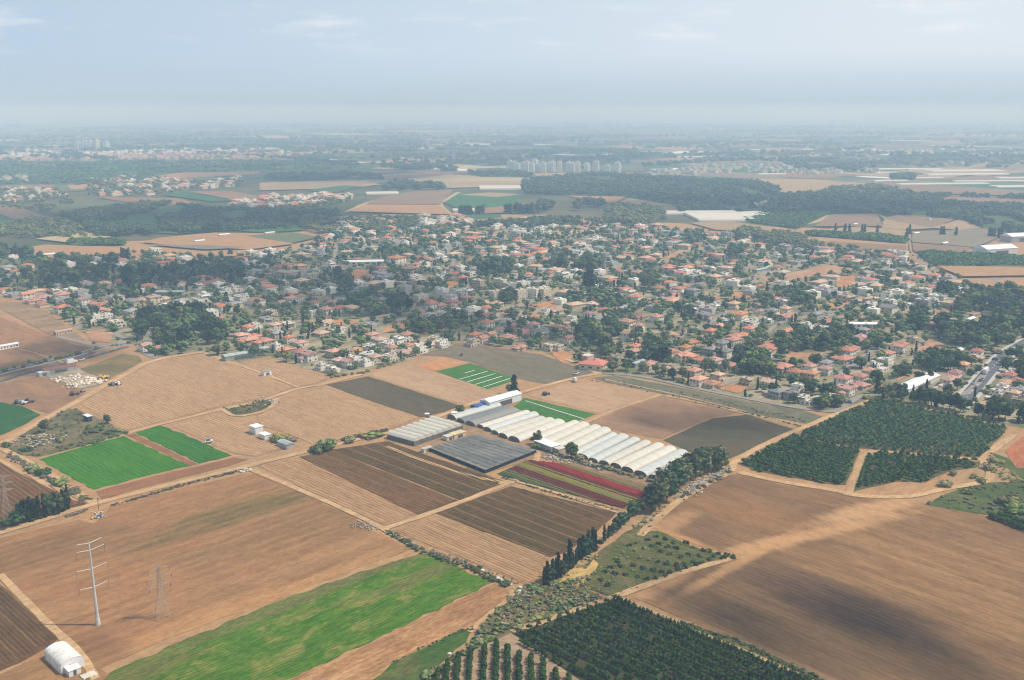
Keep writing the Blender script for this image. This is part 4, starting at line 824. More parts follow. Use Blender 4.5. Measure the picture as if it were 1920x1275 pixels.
HDATA = [(0, 400, 3.983, '''205 620 90 r;250 652 100 r;335 628 110 r;475 628 110 r;430 585 90 w;110 600 110 g;240 550 60 g;80 470 60 w;625 660 80 r;695 672 60 R;470 722 100 r;580 706 110 g;750 716 90 r;845 722 100 r;670 790 70 w;735 778 60 w;805 768 75 w;925 382 80 w;1010 362 50 R;1270 332 90 t;1160 282 100 w;980 668 80 k;1060 652 100 t;1150 645 100 t;1225 632 70 t;1250 682 130 s;1370 690 110 w;1200 722 110 g;1510 638 140 w;1490 682 90 w;1478 546 80 w;1670 582 110 w;1765 562 90 w;1805 632 100 w;1860 575 80 w;1700 645 80 w;1570 748 120 w;1440 742 110 g;1195 787 90 r;1265 806 60 t;1030 768 90 t;1590 787 60 r;1645 806 80 r;1855 862 80 r;1800 927 90 r;1860 962 100 r;1090 1002 85 r;1172 1004 75 R;1070 892 90 g;870 827 120 c;60 985 140 s;470 880 50 b;365 306 75 s;1490 205 62 s;1670 160 90 s;1800 312 60 g;1270 592 200 S'''),
 (400, 400, 3.983, '''420 145 80 s;870 222 60 r;760 226 60 R;820 262 90 g;700 262 80 w;740 292 80 g;790 302 90 g;520 287 60 w;440 292 90 w;555 380 70 R;510 402 90 R;650 392 80 t;870 392 100 w;945 412 90 g;760 427 60 w;745 480 90 p;960 452 80 w;1120 367 290 s;1370 352 130 r;1470 432 110 R;1610 342 70 R;1710 342 90 w;1195 207 90 g;1300 197 70 R;1450 172 60 t;1515 227 60 r;1350 262 100 g;1000 102 80 w;1110 102 70 w;1220 97 70 w;1640 232 60 R;1240 442 100 g;1260 472 90 g;1225 512 90 g;1320 482 80 k;1420 512 70 g;1530 512 120 c;1700 482 80 w;1760 472 50 w;1860 492 60 R;1760 432 60 g;1665 412 40 w;840 562 80 w;660 522 100 t;520 512 70 w;270 392 30 w;585 652 90 r;655 632 70 r;510 662 60 t;760 622 120 c;755 677 70 r;900 662 80 r;845 732 90 r;745 747 100 w;430 742 90 c;400 782 110 g;450 606 60 w;260 856 80 r;320 837 60 w;465 848 80 t;550 838 110 c;200 927 80 t;270 962 110 r;310 936 90 r;385 972 110 r;425 892 80 k;485 912 90 k;570 942 70 r;650 962 90 r;475 992 80 w;540 1032 80 r;640 1052 100 r;715 1072 115 r;905 1047 90 r;1000 1037 90 c;1065 1012 70 t;1165 997 90 w;810 1140 90 w;890 1160 100 w;940 1112 90 t;1000 1122 80 r;1055 1092 90 w;1140 1112 100 w;1215 1087 90 t;1150 1062 70 w;1320 1072 80 c;1330 1017 60 t;1420 1032 90 t;1300 977 80 w;1240 962 110 t;1190 922 90 t;1450 922 95 r;1380 947 100 w;1460 982 70 r;1545 977 80 t;1550 1012 70 w;1645 937 70 c;1720 962 70 w;810 892 100 t;935 872 100 w;840 812 90 t;1180 822 100 g;1230 776 110 b;1310 762 110 b;1420 797 150 b;1530 802 120 b;1620 767 90 w;1715 757 90 w;1890 742 70 w;1630 690 80 R;1700 684 80 R;1770 676 80 R;1830 668 70 R;1450 652 80 w;1550 642 90 p;1260 662 90 k;1870 592 100 w'''),
 (800, 400, 3.983, '''1140 112 90 t;1220 142 100 t;650 112 80 w;690 132 90 w;830 122 100 w;890 152 80 w;780 162 80 w;690 200 60 R;350 205 90 r;480 222 70 R;375 252 60 R;400 277 80 k;510 272 80 t;660 262 60 R;720 292 80 R;790 272 60 R;840 312 80 r;880 342 70 R;760 372 100 g;410 316 70 R;560 316 90 R;525 352 70 r;590 367 60 g;20 347 40 R;100 347 80 w;180 362 70 g;70 412 50 w;170 437 70 g;130 472 80 w;320 452 80 w;270 487 50 R;1240 212 110 w;1160 242 110 w;1200 282 100 w;1140 302 90 w;1250 302 70 w;1310 217 60 R;1420 217 80 R;1380 272 60 g;1600 247 70 R;1690 227 60 w;1540 137 60 R;1620 127 70 t;1650 182 80 R;1720 87 70 t;1560 52 40 w;1625 67 60 w;1520 297 50 r;1640 332 80 t;1420 432 70 R;1500 432 80 g;1580 457 90 t;1800 422 70 R;1842 436 60 R;1790 492 80 w;760 455 70 r;760 482 80 g;660 467 50 w;870 487 150 b;1030 462 130 w;1120 552 90 w;1280 552 80 w;385 545 80 a;550 540 90 a;620 552 80 p;720 542 80 p;520 612 90 p;600 612 90 a;700 620 90 a;795 612 90 a;885 612 80 a;300 592 110 w;210 582 70 w;170 632 90 k;300 642 70 R;420 662 80 t;520 692 90 t;230 722 80 w;320 742 90 w;110 747 80 w;30 762 80 w;450 762 90 R;500 772 60 w;590 807 80 w;720 797 100 w;450 832 90 R;800 842 70 r;600 862 95 r;650 842 70 R;710 892 115 R;830 892 90 k;880 882 60 g;360 922 90 r;420 947 60 r;340 967 100 g;480 917 60 r;600 942 100 r;700 992 90 t;920 1000 100 c;985 1002 70 c;30 977 50 t;110 977 80 w;1055 947 80 r;980 842 80 R;1075 897 90 c;1030 817 60 t;985 722 100 t;880 732 80 w;1080 787 40 w;1270 802 80 k;1330 717 60 r;1230 672 80 t;1470 700 110 S;1640 662 110 g;1510 602 120 c;1830 662 110 t;1730 582 70 R;1840 607 80 R;1600 767 80 R;1720 787 80 R;1210 762 60 R;1490 827 105 r;1585 852 70 R;1300 872 60 r;1380 872 60 R;1510 917 105 r;1350 977 80 r;1560 987 90 r;1710 957 100 R;1820 897 80 t;1550 1047 100 t;1410 1090 50 g;1660 1147 90 t;1800 1177 100 t;1580 1112 80 S;1820 1052 80 r;1900 1082 60 r'''),
 (1200, 440, 3.983, '''185 262 60 R;235 272 60 R;520 257 100 w;430 287 90 w;350 262 90 t;490 182 50 t;680 217 50 r;590 232 60 w;930 217 100 w;900 262 150 S;640 302 80 w;560 332 100 t;740 342 90 t;320 382 80 R;140 412 80 R;250 442 60 R;430 387 90 g;390 432 90 k;240 512 90 t;60 492 80 g;350 547 70 w;400 562 70 w;440 522 80 w;560 542 90 w;465 612 100 k;740 612 110 r;655 652 90 w;820 662 110 w;895 567 60 r;985 582 90 k;1090 567 80 t;1080 612 110 R;950 642 70 w;1310 612 100 k;1420 642 105 R;1240 682 110 w;1355 712 110 w;1680 672 230 s;1550 707 90 R;1660 727 90 k;1780 737 80 R;1470 742 70 R;590 702 90 r;525 732 80 R;490 757 80 r;450 779 70 r;380 802 100 r;815 717 90 r;770 747 95 r;710 777 90 r;695 802 100 r;540 872 95 k;640 887 95 k;620 827 100 k;1090 742 105 r;1050 767 90 r;1000 802 90 R;940 827 100 r;930 862 110 r;930 892 110 c;1650 782 95 R;1640 812 90 R;1590 847 100 R;1550 882 100 R;1525 926 130 R;340 857 85 r;230 887 80 r;290 887 70 r;335 917 105 r;450 932 110 r;555 957 110 r;665 972 115 r;75 977 80 R;200 1002 105 t;365 1017 80 r;405 1032 70 R;440 1098 110 r;540 1108 110 r;580 1062 80 t;800 1092 115 c;970 1097 105 t;1065 1002 115 r;1155 1042 80 r;1280 1052 100 r;1265 997 50 R;1380 1017 90 R;1390 972 90 k;1030 1190 85 k;1130 1200 85 k;1180 1142 105 w;1240 1230 105 w;1340 1240 95 c;1430 1225 100 c;1515 1092 115 r;1640 1117 115 r;1535 1167 110 r;1785 1142 105 r;1650 1052 60 r;1710 1032 70 r;1830 952 115 w;1780 992 130 w;1850 902 90 r;1085 97 100 g;1020 162 80 w;1200 152 95 g;1160 202 100 g;1250 202 90 g;1390 132 80 t;1620 152 110 g;1830 202 90 g;1860 282 80 k;1780 312 80 t;1880 322 60 R;1640 372 90 t;1400 342 100 g;1060 372 100 w;1060 502 100 w;1600 482 110 g;1740 532 110 w;1840 442 80 w;1860 502 90 w;1780 462 90 g;1850 562 105 g;1650 592 130 b;700 532 90 t'''),
 (1520, 520, 4.8, '''830 597 60 r;800 642 80 r;690 702 110 t;920 557 110 g;650 752 100 w;600 512 80 R;1330 662 110 s;1440 372 140 s;1250 442 150 s;1480 482 130 s;1480 332 140 b;690 152 80 w;770 172 90 w;950 192 110 p;865 247 90 w;1010 242 95 p;1090 217 120 w;1255 222 120 w;740 232 100 w;550 232 100 c;700 292 120 k;590 172 80 k;320 192 150 g;1070 92 120 R;1140 52 90 g;850 72 100 w;1230 102 90 t;1560 102 80 w;1020 132 170 c;1050 432 70 R;1500 752 100 t;1560 722 90 t;1640 702 60 r;1420 812 90 t;1310 872 100 R;1400 892 80 R;1290 932 90 R;1230 942 90 t;1270 1022 80 t;1200 1002 70 w;1720 852 80 w;1740 892 80 R;1770 832 90 w;1850 772 120 w;1880 702 90 t;1620 1002 90 w;1740 962 100 t;1760 1002 80 w;1890 1032 80 k;1850 952 80 R;1500 1092 80 c;1880 1112 80 g;1500 1152 70 t;1390 962 70 R;1350 920 60 t;1680 1040 80 w;1560 960 70 t;1800 880 70 w;1700 780 70 w;1660 940 70 r;1820 1060 80 t'''),
 (1520, 400, 4.8, '''400 96 70 s;950 178 90 s;1205 268 100 s;1062 56 30 w;745 350 95 w;830 362 100 w;430 372 140 g;580 372 80 g;150 342 100 t;680 452 100 w;850 462 110 c;990 462 80 b;670 522 90 k''')]
TOWNH = []                                                            # (x, y, radius) of what stands in town, so that trees keep off
hrnd = random.Random(3); SPEC = []
for ox, oy, s, txt in HDATA:
    for it in txt.split(';'):
        a, b, wz, code = it.split(); px, py, wpx = ox + float(a) / s, oy + float(b) / s, float(wz) / s
        X, Y = P(px, py, 2.5); Wm = wpx * PX(X, Y, 2.5)[2] / FPX
        SPEC.append([px, py, X, Y, code, Wm])
RD = [Vector(P(*p)) for p in ((1795, 765), (1822, 735), (1850, 702), (1878, 671), (1905, 652), (1960, 622))]; RD = list(zip(RD, RD[1:]))
for sp_ in SPEC:
    px, py, X, Y, code, Wm = sp_
    sx = max(.7, min(2.6 if code in 'sSb' else 1.5, Wm / NOMW[code] * (1.0 if code in 'sSb' else 1.14))); sz = max(.72, min(1.0, sx ** .5 * .84)) if code not in 'sSb' else max(.8, min(1.3, sx ** .4))
    rz = ANG_A + (0 if hrnd.random() < .6 else math.pi / 2) * (1 if code not in 'sSb' else 0) + hrnd.uniform(-.12, .12) + (math.pi if hrnd.random() < .5 else 0)
    if code in 'sSb' and Wm > 26: rz = hrnd.uniform(-.15, .25)
    for a, b in RD:                                                   # houses stand back from the wide road
        pv_ = Vector((X, Y)); d_ = b - a; t_ = max(0, min(1, (pv_ - a).dot(d_) / d_.length_squared)); q_ = pv_ - a - d_ * t_
        if q_.length < 16: pv_ = a + d_ * t_ + (q_.normalized() if q_.length > .1 else Vector((1, 0))) * 16; X, Y = pv_; sp_[2], sp_[3] = X, Y
    e = build_house(code, X, Y, rz, sx, sz, hrnd.randrange(6)); sp_.append(e); TOWNH.append((X, Y, sx * (8.2 if code not in 'sSb' else 10)))

# ================================================================== GREENHOUSES
def film(name, c, rough=.35):
    m = NT(name); p = m.pos(); n1 = m.noise(m.mapping(p, ANG_A, (.02, .4, .4)), 1, 4); n2 = m.noise(p, .35, 4)
    col = m.mix(m.ramp(m.math('ADD', m.math('MULTIPLY', n1, .5), m.math('MULTIPLY', n2, .5)), .36, .64), tuple(x * .93 for x in c[:3]) + (1,), c)
    oi = m.n('ShaderNodeObjectInfo'); h = m.n('ShaderNodeHueSaturation'); m.put(h.inputs['Color'], col); m.put(h.inputs['Value'], m.math('ADD', m.math('MULTIPLY', oi.outputs['Random'], .12), .92))
    return m.finish(h.outputs[0], rough, .3, n2, .2, .05)
F_WARM = film('warm_white_film', S(208, 201, 184, .96)); F_COOL = film('cool_white_film', S(198, 199, 190, .95)); F_NET = film('grey_net_cover', S(138, 134, 126), .8); F_NET2 = film('dark_net_cover', S(118, 120, 120), .8)
m_end = plain('dry_end_mesh', S(120, 114, 98), .9, .1, .25, .8); m_net = soil('black_shade_net', [S(136, 135, 134), S(150, 148, 146), S(112, 112, 114)], ANG_B, (20, 6), .7, 12, .7, .25, bump=.2); m_hem = plain('dark_net_wall', S(40, 44, 42), .9, .1, .25, .8); m_gal = plain('galvanised_steel', S(170, 172, 174, .9), .45, .4, .1, 1.0, .3)
def tunnel(n, f, w, mat, label, hmul=.40, openness=True):
    a, b = Vector(P(*n)).to_3d(), Vector(P(*f)).to_3d(); ax = (b - a).normalized(); L = (b - a).length; side = Vector((-ax.y, ax.x, 0))
    c0 = a + side * w / 2; e = empty('tunnel_greenhouse', (c0.x, c0.y, .15), math.atan2(ax.y, ax.x)); tag(e, label, 'greenhouse', 'white tunnel greenhouses')
    hh = w * hmul; w *= .90; K = 12; seg = max(6, int(L / 4)); V = []; F = []
    prof = [(w / 2 * math.cos(math.pi * k / K), hh * math.sin(math.pi * k / K) ** .8 + .3) for k in range(K + 1)]
    for i in range(seg + 1):
        sag = 1 - .005 * (i % 2)
        for y, z in prof: V.append((L * i / seg, y * .97, max(.0, z * sag)))
    for i in range(seg):
        for k in range(K): q = i * (K + 1) + k; F.append((q, q + K + 1, q + K + 2, q + 1))
    link('cover', mesh_np('cover', V, np.array(F), mat, smooth=True), e)
    for nm, x, s in (('end_wall', .25, 1), ('end_wall', L - .25, -1)):
        m = MB(); ring = [(y * .95, z * .96) for y, z in prof]
        Vv = [(x, y, z) for y, z in ring] + [(x + .12 * s, y, z) for y, z in ring]; nn = len(ring)
        m.add(Vv, [tuple(range(nn)), tuple(range(nn, 2 * nn))[::-1]] + [(k, k + 1, nn + k + 1, nn + k) for k in range(nn - 1)] + [(nn - 1, 0, nn, 2 * nn - 1)]); m.build(nm, m_end, e)
    hp_ = MB()
    for i in range(0, seg + 1, 2):
        x = L * i / seg
        for (y0, z0), (y1, z1) in zip(prof, prof[1:]): hp_.tube((x, y0 * .985, z0 * 1.012), (x, y1 * .985, z1 * 1.012), .03, .03, 3, 0, False)
    o = hp_.build('hoops', m_gal, e); o['kind'] = 'stuff'; return e
TUN = [((856, 789), (942, 764), F_COOL), ((872, 795), (958, 770), F_NET2), ((892, 801), (975, 774), F_NET), ((908, 805), (996, 777), F_WARM), ((923, 811), (1012, 781), F_COOL), ((936, 817), (1025, 789), F_WARM), ((953, 824), (1043, 793), F_WARM), ((976, 831), (1062, 797), F_WARM),
       ((1012, 829), (1089, 797), F_WARM), ((1033, 836), (1108, 801), F_WARM), ((1052, 842), (1129, 805), F_WARM), ((1076, 848), (1148, 811), F_WARM), ((1083, 856), (1159, 818), F_COOL), ((1104, 863), (1181, 823), F_COOL), ((1122, 869), (1202, 828), F_COOL), ((1143, 874), (1223, 834), F_WARM), ((1166, 880), (1248, 840), F_WARM), ((1189, 888), (1271, 847), F_WARM), ((1214, 896), (1293, 854), F_COOL), ((1239, 903), (1318, 862), F_COOL)]
ORD = 'first second third fourth fifth sixth seventh eighth ninth tenth eleventh twelfth thirteenth fourteenth fifteenth sixteenth seventeenth eighteenth nineteenth twentieth'.split()
tens = {2: 'twenty', 3: 'thirty', 4: 'forty', 5: 'fifty', 6: 'sixty', 7: 'seventy', 8: 'eighty', 9: 'ninety'}
def ordw(n):
    if n <= 20: return ORD[n - 1]
    t, u = divmod(n, 10)
    if t > 9: return 'hundred-and-' + ordw(n - 100)
    return (tens[t][:-1] + 'ieth') if u == 0 else tens[t] + '-' + ORD[u - 1]
CARD = 'one two three four five six seven eight nine ten eleven twelve thirteen fourteen fifteen sixteen seventeen eighteen nineteen twenty'.split()
def cardw(n):
    if n <= 20: return CARD[n - 1]
    t, u = divmod(n, 10)
    if t > 9: return 'hundred-and-' + cardw(n - 100) if n > 100 else 'hundred'
    return tens[t] + ('-' + CARD[u - 1] if u else '')
prev = None
for i, (n, f, mt) in enumerate(TUN):
    a, b = Vector(P(*n)), Vector(P(*f)); ax = (b - a).normalized(); nn = Vector((-ax.y, ax.x))
    wd = 9.0 if prev is None else max(5.5, min(9.5, abs((Vector(P(*prev[0])) - a).dot(nn)), ))
    tunnel(n, f, wd, mt, ('%s arched greenhouse, %s from the left in the long tunnel row' % ('grey netted' if mt in (F_NET, F_NET2) else 'white plastic', ordw(i + 1))), .24 if mt in (F_NET, F_NET2) else .27); prev = (n, f)
# the multi-span greenhouse beside it
c = [Vector(P(*q)) for q in ((726, 823), (777, 837), (868, 806), (815, 791))]        # left, front, right, back
e = empty('multispan_greenhouse', (c[0].x, c[0].y, .15)); tag(e, 'wide pale greenhouse of joined arched spans with grey mesh walls beside the black net', 'greenhouse')
o0 = Vector((c[0].x, c[0].y, 0)); NS = 8; hw = 2.6
def loc(u, v, z): p = (c[0] * (1 - u) * (1 - v) + c[1] * (1 - u) * v + c[3] * u * (1 - v) + c[2] * u * v); return (p.x - o0.x, p.y - o0.y, z)
for k in range(NS):
    V = []; F = []; K = 8; SG = 10
    for i in range(SG + 1):
        for j in range(K + 1): t = j / K; V.append(loc((k + t) / NS, i / SG, hw + 1.7 * math.sin(math.pi * t) ** .9 + random.uniform(-.03, .03)))
    for i in range(SG):
        for j in range(K): q = i * (K + 1) + j; F.append((q, q + 1, q + K + 2, q + K + 1))
    link('roof_span', mesh_np('roof_span', V, np.array(F), F_WARM, smooth=True), e)
    for v in (0.004, .996):
        m = MB(); ring = [loc((k + j / K) / NS, v, hw + 1.66 * math.sin(math.pi * j / K) ** .9) for j in range(K + 1)]; m.add(ring, [tuple(range(K + 1))]); m.build('gable_end', F_WARM, e)
for (u0, v0, u1, v1) in ((0, 0, 0, 1), (0, 1, 1, 1), (1, 1, 1, 0), (1, 0, 0, 0)):
    m = MB(); a, b = loc(u0, v0, 0), loc(u1, v1, 0); m.add([a, b, (b[0], b[1], hw), (a[0], a[1], hw)], [(0, 1, 2, 3)]); m.build('mesh_wall', plain('grey_mesh_wall', S(112, 110, 102), .9, .1, .2, .6) if 'grey_mesh_wall' not in bpy.data.materials else bpy.data.materials['grey_mesh_wall'], e)
for u in [k / NS for k in range(NS + 1)]:
    m = MB(); a = loc(u, 1.004, 0); m.tube(a, (a[0], a[1], hw + .2), .12, .12, 5); m.build('post', m_gal, e)
# black shade-net house
c = [Vector(P(*q)) for q in ((803, 845), (910, 888), (1006, 850), (893, 820))]; o0 = c[0].to_3d(); e = empty('shade_net_house', (o0.x, o0.y, .15)); tag(e, 'flat black shade net stretched over posts in front of the tunnels', 'net house')
V = []; F = []; G = 24
for i in range(G + 1):
    for j in range(G + 1):
        x, y, z = loc(i / G, j / G, 0); sag = .35 * abs(math.sin(math.pi * i * 6 / G)) * abs(math.sin(math.pi * j * 6 / G)); V.append((x, y, 1.8 - sag + random.uniform(-.06, .06)))
for i in range(G):
    for j in range(G): q = i * (G + 1) + j; F.append((q, q + 1, q + G + 2, q + G + 1))
link('net_roof', mesh_np('net_roof', V, np.array(F), m_net, smooth=True), e)
for k in range(1, 10):                                              # sewn seams of the net panels
    for horiz in (0, 1):
        m = MB(); f_ = (lambda s: loc(k / 10, s, 1.86)) if horiz else (lambda s: loc(s, k / 10, 1.86)); V = []
        for i in range(13): p0 = f_(i / 12); V += [(p0[0] - .14, p0[1] - .14, p0[2] + .02 * (i % 2)), (p0[0] + .14, p0[1] + .14, p0[2] + .02 * (i % 2))]
        m.add(V, [(2 * i, 2 * i + 1, 2 * i + 3, 2 * i + 2) for i in range(12)]); m.build('seam', m_frame if horiz else m_gal, e)
for (u0, v0, u1, v1) in ((0, 0, 0, 1), (0, 1, 1, 1), (1, 1, 1, 0), (1, 0, 0, 0)):
    m = MB(); a, b = loc(u0, v0, 0), loc(u1, v1, 0); m.add([a, b, (b[0] * .99 + a[0] * .01, b[1] * .99 + a[1] * .01, 1.7), (a[0] * .99 + b[0] * .01, a[1] * .99 + b[1] * .01, 1.7)], [(0, 1, 2, 3)]); m.build('net_wall', m_hem, e)
for k in range(9):
    for (u, v) in ((k / 8, 1.003), (-.003, k / 8)): m = MB(); a = loc(u, v, 0); m.tube(a, (a[0], a[1], 1.9), .08, .08, 5); m.build('post', m_frame, e)

# ================================================================== SINGLE BUILDINGS AND WORKS
def solo(name, px, py, rz, label, cat, group=None): X, Y = P(px, py); e = empty(name, (X, Y, .15), rz); return tag(e, label, cat, group)
# barrel-roofed hangar in the near corner
e = solo('barrel_hangar', 122, 1243, ANG_B, 'white barrel-roofed hangar with a rusty streak beside the dark bedded field', 'hangar'); Lh, wh = 13.5, 7.8; K = 10
m_hang = NT('weathered_white_steel'); p_ = m_hang.n('ShaderNodeTexCoord').outputs['Object']; nz = m_hang.noise(m_hang.mapping(p_, 0, (.8, .25, .25)), 1, 4); nz2 = m_hang.noise(m_hang.mapping(p_, 0, (.25, .7, .7), (4, 1, 0)), 1, 4, .6)
col = m_hang.mix(m_hang.ramp(nz, .4, .65), S(222, 218, 206, .9), S(240, 238, 230, .95)); col = m_hang.mix(m_hang.math('MULTIPLY', m_hang.ramp(nz2, .56, .72), .75), col, S(206, 164, 116)); m_hang = m_hang.finish(col, .5, .3)
prof = [(-wh / 2, 0), (-wh / 2, 2.3)] + [(-wh / 2 * math.cos(math.pi * k / K), 2.3 + 2.3 * math.sin(math.pi * k / K)) for k in range(1, K)] + [(wh / 2, 2.3), (wh / 2, 0)]
V = []; F = []; n = len(prof); SG = 12
for i in range(SG + 1):
    for y, z in prof: V.append((-Lh / 2 + Lh * i / SG, y, z))
for i in range(SG):
    for k in range(n - 1): q = i * n + k; F.append((q, q + n, q + n + 1, q + 1))
link('barrel_roof', mesh_np('barrel_roof', V, np.array(F), m_hang, smooth=False), e)
for x in (-Lh / 2 + .02, Lh / 2 - .02):
    m = MB(); m.add([(x, y * .99, z * .99) for y, z in prof], [tuple(range(n))]); m.build('end_wall', m_tank, e)
for i in range(0, SG + 1, 2):
    m = MB(); x = -Lh / 2 + Lh * i / SG
    for a, b in zip(prof[1:], prof[2:-1]): m.tube((x, a[0] * 1.008, a[1] * 1.008), (x, b[0] * 1.008, b[1] * 1.008), .06, .06, 4, 0, False)
    m.build('rib', m_tank, e)
m = MB(); m.box(-Lh / 2 - .1, -Lh / 2 - .02, -1.4, 1.4, 0, 2.6); dr = m.build('door', m_gsheet, e)
e = solo('lean_to_shed', 136, 1262, ANG_B, 'small white flat shed against the end of the barrel-roofed hangar', 'shed'); m = MB(); m.box(-2.2, 2.2, -1.9, 1.9, -.2, 2.1); m.build('wall', m_tank, e)
m = MB(); m.add([(-2.4, -2.1, 2.1), (2.4, -2.1, 2.35), (2.4, 2.1, 2.35), (-2.4, 2.1, 2.1), (-2.4, -2.1, 2.22), (2.4, -2.1, 2.47), (2.4, 2.1, 2.47), (-2.4, 2.1, 2.22)], [(3, 2, 1, 0), (4, 5, 6, 7), (0, 1, 5, 4), (1, 2, 6, 5), (2, 3, 7, 6), (3, 0, 4, 7)]); m.build('roof', m_wsheet, e)
m = MB(); m.box(-2.25, -2.17, -.5, .5, 0, 1.9); m.build('door', m_frame, e)
e = solo('tarpaulin', 167, 1268, ANG_A, 'crumpled pale tarpaulin lying on the soil beside the hangar', 'tarpaulin'); G = 10; V = []
for i in range(G + 1):
    for j in range(G + 1): V.append(((i / G - .5) * 4.6 + random.uniform(-.12, .12), (j / G - .5) * 3.6 + random.uniform(-.12, .12), .15 + random.uniform(0, .45)))
F = [(i * (G + 1) + j, i * (G + 1) + j + 1, (i + 1) * (G + 1) + j + 1, (i + 1) * (G + 1) + j) for i in range(G) for j in range(G)]
link('sheet', mesh_np('sheet', V, np.array(F), plain('pale_tarp', S(206, 196, 176), .7, .2, .12, .6), smooth=False), e)
# transmission pole and lattice pylons
m_pole = plain('pale_steel_pole', S(198, 196, 192, .95), .55, .3, .08, .4); m_lat = plain('lattice_steel', S(176, 164, 148, .9), .6, .3, .1, .4)
def insulator(par, x, y, z, L=1.8):
    m = MB(); m.tube((x, y, z), (x, y, z - L), .03, .03, 4)
    for k in range(6): zz = z - .35 - k * L / 8; m.tube((x, y, zz), (x, y, zz - .1), .13, .13, 6)
    m.build('insulator', m_frame, par)
e = solo('transmission_pole', 184, 1172, ANG_A, 'tall pale tapered steel power pole with four pairs of arms', 'power pole'); HP_ = 32.0
m = MB(); m.tube((0, 0, 2.4), (-.3, .0, HP_), .62, .24, 12); m.build('shaft', m_pole, e); m = MB(); m.tube((0, 0, -.4), (0, 0, 2.5), .86, .82, 12); m.build('base_sleeve', plain('white_concrete', S(214, 210, 204, .9), .8), e)
for fr, ln in ((.985, 4.6), (.9, 5.0), (.68, 5.6), (.46, 5.2)):
    z = HP_ * fr
    for s in (-1, 1):
        m = MB(); m.tube((-.3 * fr, 0, z), (s * ln, 0, z + .75), .17, .09, 6); a = m.build('arm', m_pole, e)
        m = MB(); m.tube((s * ln, 0, z + .6), (s * ln, 0, z + 1.0), .12, .12, 6); m.build('arm_tip', m_frame, a)
        if fr < .95: insulator(e, s * ln, 0, z + .72, 3.2)
def lattice(px, py, hgt, label, base=2.1):
    e = solo('lattice_pylon', px, py, ANG_A, label, 'pylon', 'lattice pylons'); waist = hgt * .55
    def half(z): return base * (1 - z / waist) + .55 * (z / waist) if z < waist else .55 - .25 * (z - waist) / (hgt - waist)
    for sx in (-1, 1):
        for sy in (-1, 1):
            m = MB(); zs = [0, waist, hgt]
            for a, b in zip(zs, zs[1:]): m.tube((sx * half(a), sy * half(a), a), (sx * half(b), sy * half(b), b), .09, .06, 4, 0, False)
            m.build('leg', m_lat, e)
    br = MB(); z = 0
    while z < hgt - .6:
        st = max(1.1, half(z) * 1.7); z2 = min(hgt, z + st); a, b = half(z), half(z2)
        for k in range(4):
            c1 = [(-1, -1), (1, -1), (1, 1), (-1, 1)][k]; c2 = [(-1, -1), (1, -1), (1, 1), (-1, 1)][(k + 1) % 4]
            br.tube((c1[0] * a, c1[1] * a, z), (c2[0] * b, c2[1] * b, z2), .035, .035, 3, 0, False); br.tube((c2[0] * a, c2[1] * a, z), (c1[0] * b, c1[1] * b, z2), .035, .035, 3, 0, False); br.tube((c1[0] * b, c1[1] * b, z2), (c2[0] * b, c2[1] * b, z2), .035, .035, 3, 0, False)
        z = z2
    o = br.build('bracing', m_lat, e); o['kind'] = 'stuff'
    for fr, ln in ((.93, 4.0), (.78, 4.6), (.62, 4.0)):
        for s in (-1, 1):
            m = MB(); z = hgt * fr; h0 = half(z)
            for sy in (-1, 1): m.tube((s * h0, sy * h0, z), (s * ln, 0, z + .1), .06, .05, 4); m.tube((s * h0, sy * h0, z + .9), (s * ln, 0, z + .1), .05, .05, 4)
            m.build('cross_arm', m_lat, e); insulator(e, s * ln, 0, z, 1.5)
lattice(305, 1159, 20.5, 'small faint lattice pylon standing in the ploughed field'); lattice(14, 972, 21, 'lattice pylon standing beside the cypress clump at the bedded field')
e = solo('utility_pole', 185, 955, ANG_A, 'short wooden utility pole at the track crossing by the yellow rubble heap', 'utility pole'); m = MB(); m.tube((0, 0, -.2), (0, 0, 5.6), .16, .12, 8); m.build('post', BARK, e); m = MB(); m.tube((-.8, 0, 5.2), (.8, 0, 5.2), .07, .07, 5); m.build('crossbar', BARK, e)
# small field buildings
def hut(px, py, L, Wd, h, rz, label, wall=None, roof=None, cat='hut', name='field_hut', flat=True, zoff=0):
    e = solo(name, px, py, rz, label, cat); m = MB(); m.box(-L / 2, L / 2, -Wd / 2, Wd / 2, -.2, h); m.build('wall', wall or m_tank, e)
    m = MB()
    if flat: m.box(-L / 2 - .25, L / 2 + .25, -Wd / 2 - .25, Wd / 2 + .25, h + .002, h + .22)
    else: m.hip(-L / 2, L / 2, -Wd / 2, Wd / 2, h, Wd * .16, .35, .1, gable=True); 
    m.build('roof', roof or m_wsheet, e); m = MB(); m.box(-L * .2, L * .2, -Wd / 2 - .08, -Wd / 2 + .05, .1, h * .7); m.build('door', m_frame, e); m = MB(); m.box(L / 2 - .05, L / 2 + .07, -.6, .6, h * .4, h * .75); m.build('window', m_glass, e); return e
hut(481, 812, 6.5, 5, 4.2, ANG_B, 'white two-level cube hut standing among the tan beds', flat=True); hut(497, 822, 6, 4, 2.6, ANG_B, 'low white annex between the cube hut and the grey shed', flat=True); hut(536, 838, 9, 4.5, 2.6, ANG_B, 'grey low shed beside the bushes among the tan beds', W_['grey'], m_gsheet, 'shed', flat=False)
hut(500, 704, 6.2, 3.2, 3.2, ANG_A, 'small lone white cabin on the track through the tan beds', m_tank, m_stain, 'cabin'); hut(165, 789, 6, 2.6, 3.2, ANG_B, 'dark blue container with a pale roof on the rough patch', plain('navy_paint', S(52, 66, 92), .5), m_wsheet, 'container', 'container')
